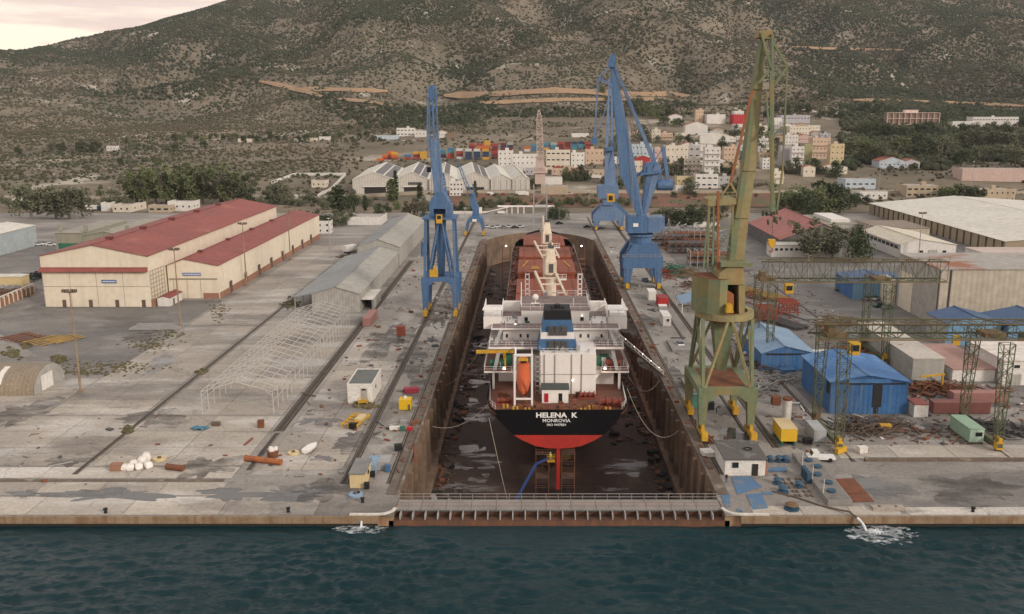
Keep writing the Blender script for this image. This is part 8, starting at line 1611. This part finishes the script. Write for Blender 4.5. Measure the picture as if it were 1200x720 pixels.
for k, (px, py, lab) in enumerate(((900, 380, 'red steel trestle frame stack behind the pale blue shed'), (925, 372, 'red trestle standing beside the red frame stack'))):
    g = at(px, py); o = thing('trestle', lab, 'frame', (g.x, g.y, .03)); 
    for j in range(3):
        b = MB(); y = j * 3.2; b.box(-3, 3, y, y + .4, 4.2, 4.8); b.box(-3, 3, y, y + .3, 1.4, 1.7)
        for x in (-2.7, 0, 2.7): b.bar((x, y + .15, 0), (x * .9, y + .15, 4.2), .35)
        b.bar((-2.7, y + .15, 1.6), (0, y + .15, 4.2), .25); b.bar((2.7, y + .15, 1.6), (0, y + .15, 4.2), .25); b.build('trestle_frame', m_winch, o, world=False)
for k, (x0, y0) in enumerate(((62, 398), (66, 366), (57, 420), (70, 430))):
    o = thing('storage_rack', ('tall open steel rack in the pipe yard, %s from the camera' % ORD[k]), 'rack', (x0, y0, 0), 0, 'steel racks of the pipe yard'); n = 7
    for i in range(n):
        b = MB()
        for yy in (0, 8): b.box(i * 3 - .15, i * 3 + .15, yy - .15, yy + .15, 0, 6.5)
        for z_ in (2, 4.2, 6.4): b.box(i * 3 - .12, i * 3 + .12, .16, 7.84, z_ - .12, z_ + .12)
        b.build('rack_frame', m_steel if k % 2 else m_rust, o, world=False)
    for z_ in (2.2, 4.4): MB().box(0, (n - 1) * 3, .3, 7.6, z_, z_ + .7).build('stored_steel', m_rust if (k + int(z_)) % 2 else m_grey, o, world=False)
o = thing('jib_crane', 'small yellow pillar jib crane beside the scrap heap', 'crane', tuple(at(1103, 458))); b = MB(); b.tube((0, 0, 0), (0, 0, 4.2), .28, 8); b.build('pillar', m_yel, o, world=False); b = MB(); b.bar((.4, 0, 4.0), (-5.2, -.4, 3.5), .3, .4); b.build('arm', m_yel, o, world=False)
for k in range(10): g = at(905 + 4 * (k % 5), 430 - 7 * (k // 5)); 
o = thing('stake_row', 'cluster of upright rusty steel stakes left of the bright blue shed', 'stakes', tuple(at(912, 428)))
for k in range(12): x, y = (k % 4) * 1.1, (k // 4) * 1.6; MB().box(x - .12, x + .12, y - .12, y + .12, 0, 4.6 + .5 * (k % 3)).build('stake', m_ord if k % 2 else m_steel, o, world=False)
# ------------------------------------------------------------------ right quay pump house, plates, capstans, hose
m_nvy = mat('capstan_navy', (.03, .075, .13), (.04, .085, .125), scale=.8, rough=.6)
ph = thing('pump_house', 'long low concrete pump pit with dark roof on the right quay', 'structure', (51, 137, 0)); pbox(ph, 'walls', 49.0, 53.0, 137.2, 158, 0, .95, m_gate); pbox(ph, 'roof', 49.25, 52.75, 137.5, 157.7, .952, 1.0, m_asph)
for x, y, lab in ((50.6, 140.5, 0), (51.2, 144.0, 0), (50.4, 147.5, 0), (51.6, 151, 0), (50.8, 154, 0)): b = MB(); b.tube((x, y, 1.0), (x, y, 1.35), .75, 12); b.build('hatch', m_nvy, ph)
b = MB()
for y in (140, 146, 152): b.tube((49.1, y, .95), (49.1, y, 3.4), .06, 5)
b.build('vent_pipe', m_wht, ph); b = MB()
for k in range(4): b.box(48.2, 48.9, 146 + k * 1.0, 146.7 + k * 1.0, 0, 1.9)
b.build('blue_cabinet', m_nvy, ph)
m_plate = mat('blue_steel_plate', (0.075, 0.16, 0.29), (0.10, 0.17, 0.26), scale=.5, rough=.6, streak=None, patch=(.16, .17, .19), pscale=.5)
for k, (pts, lab) in enumerate((([(857, 560), (879, 558.5), (893, 571), (864, 580)], 'blue steel plate on the ground in front of the dark roofed cabin'), ([(874.5, 580), (892, 578.5), (900, 596), (882, 597.5)], 'brightest blue steel plate nearest the quay edge'), ([(845, 581), (855.5, 580.5), (855.5, 594), (850, 595.5)], 'narrow blue steel plate beside the white quay corner'), ([(893, 577), (905, 577), (906, 580), (893, 580)], 'small blue steel plate right of the bright one'), ([(863, 597), (869, 597), (870, 600), (864, 600)], 'tiny blue plate at the quay kerb'), ([(896, 550), (922, 550), (922, 553.5), (896, 553.5)], 'stack of blue bars behind the mushroom capstans'))):
    P_ = [at(*p) for p in reversed(pts)]; b = MB(); b.prism([(p.x, p.y) for p in P_], .032, .10 if k < 5 else .4); b.fixn = True; o = b.build('steel_plate', m_plate, loc=tuple(P_[0])); tag(o, lab, 'steel plate')
CAP = [(927.5, 597, 1.25, 'large blue capstan with ochre cap at the quay edge'), (911, 567, .85, 'blue mushroom bollard left of the pump pit, rear one'), (917.5, 577, .95, 'blue mushroom bollard left of the pump pit, front one'), (902, 541, .75, 'small blue bollard, leftmost of the row behind the cabin'), (912.5, 541, .8, 'small blue bollard, middle of the row behind the cabin'), (920, 541, .85, 'small blue bollard, rightmost of the row behind the cabin'), (936, 571, .8, 'low blue capstan touching the pump pit wall')]
for px, py, r, lab in CAP:
    g = at(px, py); o = thing('capstan', lab, 'bollard', (g.x, g.y, .03)); b = MB(); b.tube((0, 0, 0), (0, 0, .25), r, 16); b.tube((0, 0, .25), (0, 0, .8), r * .5, 12); b.build('base', m_nvy, o, world=False); b = MB(); b.tube((0, 0, .8), (0, 0, 1.1), r * .9, 16, r * .55); b.build('cap', m_nvy if r < 1.2 else m_lat2, o, world=False)
for k, (px, py) in enumerate(((124, 601.5), (338, 600.5), (425, 589), (1140, 600))):
    g = at(px, py); o = thing('mooring_bollard', ('black mooring bollard on the quay edge, ' + ('leftmost', 'second from the left', 'beside the left quay corner', 'far right')[k]), 'bollard', (g.x, g.y, .03)); b = MB(); b.tube((0, 0, 0), (0, 0, .55), .28, 10, .2); b.build('post', m_soot, o, world=False); b = MB(); b.tube((0, 0, .552), (0, 0, .8), .36, 10); b.build('head', m_soot, o, world=False)
b = MB(); P_ = [at(905, 576, .1), at(930, 582, .12), at(960, 592, .12), at(985, 598, .35), Vector((at(996, 602, .4).x, QY + .4, .55)), Vector((at(1003, 606, 0).x, QY - .9, .1))]
hs = thing('discharge_hose', 'dark discharge hose running over the right quay edge into the sea', 'hose', tuple(P_[0])); b.path(P_, .16, 8); b.build('hose', m_brown, hs)
xh = P_[-1].x; j = MB(); j.path([P_[-1], P_[-1] + Vector((.5, -.5, -.4)), P_[-1] + Vector((.9, -.9, -1.0)), P_[-1] + Vector((1.15, -1.2, -1.75))], .2, 8)
m_foam = mat('white_foam', (0.78, 0.80, 0.82), rough=.6, scale=2); tag(j.build('water_jet', m_foam), kind='stuff')
def foam(cx_, cy_, rx, ry, n, seed):
    r = random.Random(seed); b = MB()
    for _ in range(n):
        a, q = r.uniform(0, 6.28), r.random() ** .9; x, y = cx_ + rx * q * math.cos(a) + (rx * .3 * q), cy_ + ry * q * math.sin(a); 
        if y > QY - .6: continue
        k = r.uniform(.02, .09) * (1.15 - q); w_ = k * r.uniform(1, 2.4); b.ball((x, y, WL + .16 * (1.1 - q) + r.uniform(0, .25) * (1 - q)), 1, 5, 4, (w_, k, k * .6)) if k > .01 else None
    tag(b.build('sea_foam', m_foam), kind='stuff')
m_fs = wet('foam_sheet', (.74, .78, .80), .6, 1.1, (1, 1.3, 1), .42, .78)
def foam_sheet(cx_, cy_, rx, ry):
    b = MB(); n = 40; r = random.Random(int(cx_)); k = [r.uniform(.75, 1.2) for _ in range(n)]; b.quad(*[(cx_ + rx * k[i] * math.cos(i * 6.283 / n), min(QY - .4, cy_ + ry * k[i] * math.sin(i * 6.283 / n)), WL + .13) for i in range(n)]); tag(b.build('sea_foam', m_fs), kind='stuff')
foam(xh + 2.2, QY - 2.6, 2.6, 1.9, 900, 3); foam_sheet(xh + 3.0, QY - 3.4, 5.6, 3.4); foam_sheet(xh + 2.6, QY - 3.0, 3.6, 2.4); xo_ = at(424, 618, WL).x; foam(xo_, QY - 1.2, 1.2, .7, 160, 4); foam_sheet(xo_, QY - 1.6, 4.0, 1.6)
b = MB(); x_ = at(424, 612, -1).x; b.tube((x_, QY - .36, -.7), (x_, QY - .9, -1.6), .14, 6, .2); tag(b.build('drain_outfall_water', m_foam), kind='stuff')
o = thing('concrete_slab', 'pale loose concrete beam lying at the edge of the dark basin', 'slab', tuple(at(1040, 597))); b = MB(); b.box(-2.6, 2.6, -.7, .7, .04, .5); b.build('beam', m_pale, o, world=False); MB().box(-1.5, -1.2, -.2, .2, .5, .6).build('lifting_eye', m_rust, o, world=False); MB().box(1.2, 1.5, -.2, .2, .5, .6).build('lifting_eye', m_rust, o, world=False)
for k, (px, py) in enumerate(((970, 570), (970, 579), (972, 588))): a = at(963, py - 4); o = thing('pit_cover', 'rust brown steel pit cover right of the pump pit, %s from the quay edge' % ORD[2 - k], 'cover', (54.6, a.y, 0)); pbox(o, 'plate', 53.4, 57.2, a.y - 1.6, a.y + 1.6, .03, .12, m_brp)
for i in range(4):
    for j_ in range(3):
        pass
mb_ = MB(); rr = random.Random(8)
for k in range(26): x, y = 43.5 + (k % 5) * 1.0 + rr.uniform(-.2, .2), 140.5 + (k // 5) * 1.7; mb_.box(x, x + .35, y, y + .9, .03, .22)
tag(mb_.build('machine_foundations', m_brown), kind='stuff')
# ------------------------------------------------------------------ ropes, gangway, scaffolds, boom lift
def rope(pts, sag, label, r=.05, m=m_rope):
    a, c = Vector(pts[0]), Vector(pts[1]); o = thing('mooring_rope', label, 'rope', tuple(a)); b = MB(); q = [a.lerp(c, t / 12) - Vector((0, 0, sag * 4 * (t / 12) * (1 - t / 12))) for t in range(13)]; b.path(q, r, 5); b.build('rope', m, o)
rope((pt(572, 474, 171), at(507, 500)), 2.0, 'slack rope from the left poop rail to the left dock edge'); rope((pt(573, 490, 169), (DX1 * 0 - 3.5, 160, FLOOR)), .5, 'rope hanging from the left stern quarter to the dock floor'); rope((pt(736, 440, 185), at(775, 443)), 3.5, 'slack rope from the right platform to the dock edge above'); rope((pt(735, 455, 175), at(795, 505)), 5.0, 'long slack rope from the right poop rail to the dock edge', .06)
rope((pt(560, 415, 187), at(522, 452)), 1.0, 'thin line from the yellow provision crane to the left dock edge', .04)
ga, gb = pt(726, 397, 192), at(777, 442) + Vector((0, 0, .4)); gw = thing('gangway', 'aluminium gangway sloping from the ship to the right dock edge', 'gangway', tuple(ga)); b = MB(); b.bar(ga, gb, 1.0, .15); b.build('deck', m_steel, gw)
for s_ in (-.5, .5):
    b = MB(); d = Vector((0, s_, 1.0)); b.bar(ga + d, gb + d, .08)
    for k in range(13): q = ga.lerp(gb, k / 12); b.bar(q + Vector((0, s_, 0)), q + d, .06)
    b.build('handrail', m_white, gw)
for k in range(5): q = ga.lerp(gb, .12 + k * .19) + Vector((0, -.5, 1.1)); b = MB(); b.ball(q, .08, 6, 4); b.build('lamp', m_lamp, gw)
def scaffold(label, x0, x1, y0, y1, z1, nz, m):
    o = thing('scaffold', label, 'scaffold', ((x0 + x1) / 2, y0, FLOOR))
    for x in (x0, x1):
        for y in (y0, y1): b = MB(); b.tube((x, y, FLOOR), (x, y, z1), .09, 5); b.build('standard', m, o)
    for k in range(1, nz + 1):
        z = FLOOR + (z1 - FLOOR) * k / (nz + .3); b = MB(); b.box(x0, x1, y0, y1, z - .05, z); b.build('platform', m_soot if k % 2 else m_brown, o)
        b = MB(); rail(b, [(x0, y0, z), (x1, y0, z)], 1.0, 1.2, .06); b.build('guard_rail', m, o)
scaffold('pipe scaffold tower left of the ship rudder', pt(628, 550, 170).x, pt(643, 550, 170).x, 169, 172, -3, 4, m_brp); scaffold('pipe scaffold tower right of the ship rudder', pt(658, 550, 170).x, pt(673, 550, 170).x, 169, 172, -3, 4, m_brp)
bl = thing('boom_lift', 'dark blue boom lift on the dock floor with its arm raised to the rudder', 'boom lift', (pt(598, 584, 157).x, 157, FLOOR)); xb_ = bl.location.x; mbl = mat('lift_blue', (.03, .06, .20), (.025, .05, .16), rough=.5, scale=1)
pbox(bl, 'chassis', xb_ - 1.3, xb_ + 1.3, 156, 159, FLOOR + .5, FLOOR + 1.3, mbl); pbox(bl, 'turntable', xb_ - 1.0, xb_ + .6, 156.4, 158.6, FLOOR + 1.302, FLOOR + 2.6, mbl)
for x in (-1.3, 1.3):
    for y in (156.4, 158.6): b = MB(); b.tube((xb_ + x - .2, y, FLOOR + .5), (xb_ + x + .2, y, FLOOR + .5), .5, 10); b.build('wheel', m_tire, bl)
e0, e1, e2 = Vector((xb_ - .6, 157.5, FLOOR + 2.4)), pt(628, 544, 163), pt(641, 538, 165.5); b = MB(); b.bar(e0, e1, .35, .42); b.build('boom', mbl, bl); b = MB(); b.bar(e1, e2, .3, .35); b.build('fly_boom', mbl, bl)
b = MB(); rail(b, [e2 + Vector(v) for v in ((0, 0, -.6), (1.6, 0, -.6), (1.6, 1.0, -.6), (0, 1.0, -.6), (0, 0, -.6))], 1.1, .8, .06); b.box(e2.x, e2.x + 1.6, e2.y, e2.y + 1, e2.z - .7, e2.z - .62); b.build('basket', m_yel, bl)
# ------------------------------------------------------------------ people
m_skin = mat('skin', (.42, .25, .17), rough=.6, scale=2); HV = mat('hi_vis', (.62, .55, .10), rough=.7, scale=2); DKC = mat('dark_clothes', (.03, .035, .05), rough=.9, scale=2); BLC = mat('blue_overalls', (.05, .10, .22), rough=.9, scale=2); WHH = mat('white_helmet', (.75, .75, .73), rough=.4, scale=2); HVT = mat('tan_clothes', (.45, .38, .22), rough=.9, scale=2)
def person(loc, rz, top, legs, label, helmet=WHH, arm=0.2):
    v = [(0, 0, .95), (0, .01, 1.2), (0, 0, 1.42), (0, 0, 1.53), (0, .02, 1.66), (-.1, 0, .9), (-.11, .03, .5), (-.11, -.02, .08), (-.11, .13, .04), (.1, 0, .9), (.12, -.06, .5), (.13, -.05, .08), (.13, .1, .04), (-.2, 0, 1.4), (-.26, .03, 1.13), (-.24, .18 + arm, .98 + arm * .6), (-.24, .25 + arm, .95 + arm * .7), (.2, 0, 1.4), (.27, -.02, 1.13), (.26, .12, .9), (.26, .17, .83)]
    e = [(0, 1), (1, 2), (2, 3), (3, 4), (0, 5), (5, 6), (6, 7), (7, 8), (0, 9), (9, 10), (10, 11), (11, 12), (2, 13), (13, 14), (14, 15), (15, 16), (2, 17), (17, 18), (18, 19), (19, 20)]
    rad = [.15, .155, .13, .055, .105, .10, .07, .05, .045, .10, .07, .05, .045, .065, .05, .04, .045, .065, .05, .04, .045]
    me = bpy.data.meshes.new('body'); me.from_pydata(v, e, []); o = bpy.data.objects.new('body', me); col.objects.link(o); md = o.modifiers.new('skin', 'SKIN'); sv = me.skin_vertices[0].data
    for i, r in enumerate(rad): sv[i].radius = (r, r * (.75 if i in (0, 1, 2) else 1)); sv[i].use_root = i == 0
    ss = o.modifiers.new('sub', 'SUBSURF'); ss.levels = ss.render_levels = 1
    dg = bpy.context.evaluated_depsgraph_get(); m2 = bpy.data.meshes.new_from_object(o.evaluated_get(dg)); bpy.data.objects.remove(o)
    for m in (top, legs, m_skin): m2.materials.append(m)
    for p in m2.polygons: z, x = p.center.z, abs(p.center.x); p.material_index = 2 if (z > 1.5 or (x > .2 and z < .98 and p.center.y > .1)) else (1 if z < .93 else 0); p.use_smooth = True
    r = thing('person', label, 'person', loc, rz); inst(m2, 'body', r); b = MB(); b.ball((0, .02, 1.72), .125, 10, 6, (1, 1.1, .75)); inst(b.mesh('helmet', helmet), 'helmet', r)
g = at(851, 566); person((g.x, g.y, .03), 2.6, DKC, BLC, 'worker in dark jacket and blue trousers beside the dark roofed cabin'); g = at(839.5, 485); person((g.x, g.y, .02), 1.2, DKC, DKC, 'worker in dark clothes between the green crane legs')
person((e2.x + .7, e2.y + .5, e2.z - .62), 0, HV, HVT, 'worker in yellow high visibility clothing in the boom lift basket', arm=.4); g = at(658.5, 582, FLOOR); person((g.x, g.y, FLOOR), .4, DKC, DKC, 'worker in dark clothes standing on the dock floor right of the rudder'); g = at(673, 580, FLOOR); person((g.x, g.y, FLOOR), 1.9, BLC, DKC, 'worker in blue jacket on the dock floor near the right scaffold')
# ------------------------------------------------------------------ footbridge with stairs behind the dock head
Yb = 556; fb_ = thing('footbridge', 'white steel footbridge and stairs at the back of the dock head', 'bridge', (pt(590, 255, Yb).x, Yb, 0)); zq = lambda py: pt(600, py, Yb).z
b = MB(); xa, xb2 = pt(583, 243, Yb).x, pt(652, 243, Yb).x; b.box(xa, xb2, Yb, Yb + 3, zq(243), zq(241.5)); b.build('deck', m_white, fb_)
for px in (594, 600, 607, 614, 625): x = pt(px, 250, Yb).x; pbox(fb_, 'column', x - .3, x + .3, Yb + .2, Yb + .8, 0, zq(243) - .01, m_white)
b = MB(); b.bar((pt(566, 257, Yb).x, Yb - 1, .6), (xa + 8, Yb - 1, zq(242)), 1.8, .5, up=(0, 0, 1)); b.build('stair_flight', m_white, fb_); pbox(fb_, 'landing', pt(587, 250, Yb).x - 2, pt(587, 250, Yb).x + 2, Yb - 2.5, Yb - .1, zq(249) - .4, zq(249) + 1.0, m_white); pbox(fb_, 'landing', pt(574, 254, Yb).x - 2, pt(574, 254, Yb).x + 2, Yb - 2.5, Yb - .1, zq(254.5), zq(254.5) + 1.2, m_white)
w2 = thing('boundary_wall', 'thin white boundary wall behind the small blue crane', 'wall', (-75, 556, 0))
for k in range(9): pbox(w2, 'wall_panel', -75 + k * 6.6, -75 + k * 6.6 + 6.5, 556, 556.3, 0, 1.6, m_wht)
for x0, x1, y0, y1, lab in ((410, 478, 240, 240, 'far side'),): pass
wq = thing('plot_wall', 'pale wall enclosing the plot left of the white warehouses', 'wall', tuple(ground(405, 206)))
for (a, c) in (((318, 216), (345, 206)), ((345, 206), (405, 206)), ((405, 206), (378, 228)), ((378, 228), (368, 236))):
    p0, p1 = ground(*a), ground(*c); n = max(2, int((p1 - p0).length / 8))
    for k in range(n): q0, q1 = p0.lerp(p1, k / n), p0.lerp(p1, (k + .97) / n); q0.z = hz(q0.x, q0.y); q1.z = hz(q1.x, q1.y); b = MB(); b.bar(q0 + Vector((0, 0, .8)), q1 + Vector((0, 0, .8)), .4, 3.0); b.build('wall_panel', m_wht, wq)
# weeds on the left yard
rs = np.random.RandomState(3); WP = []
for px, py, w, h_, n in ((150, 505, 6, 4, 40), (70, 421, 9, 4, 60), (15, 415, 8, 6, 60), (30, 405, 6, 4, 30), (130, 430, 60, 6, 160), (110, 437, 50, 3, 120), (175, 405, 25, 8, 120), (200, 392, 18, 8, 90), (235, 437, 4, 3, 20), (430, 476, 14, 3, 60), (340, 356, 10, 6, 60), (255, 365, 12, 12, 80), (395, 250, 60, 3, 60)):
    for i in range(n): g = at(px + rs.normal(0, w * .5), py + rs.normal(0, h_ * .5)); WP.append((g.x, g.y, .05, .35 + .75 * rs.rand() * (1.7 if n < 65 else .7)))
WP = np.array(WP); cover('weeds', WP[:, :3], WP[:, 3], leafmat('weed_leaves', (0.085, 0.088, 0.045), (0.15, 0.115, 0.065), None, .3, .3), flat=.6)

# ------------------------------------------------------------------ haze
hb = MB(); hb.box(-2600, 2600, -60, 4100, -15.5, 700); hm = bpy.data.materials.new('haze_air'); hm.use_nodes = True; t = hm.node_tree; t.nodes.clear(); o_ = nn(t, 'OutputMaterial'); pv_ = nn(t, 'VolumePrincipled'); pv_.inputs['Color'].default_value = (.93, .95, 1.0, 1); pv_.inputs['Density'].default_value = 0.00003; pv_.inputs['Anisotropy'].default_value = 0.0; t.links.new(pv_.outputs[0], o_.inputs['Volume'])
tag(hb.build('haze', hm), kind='stuff')
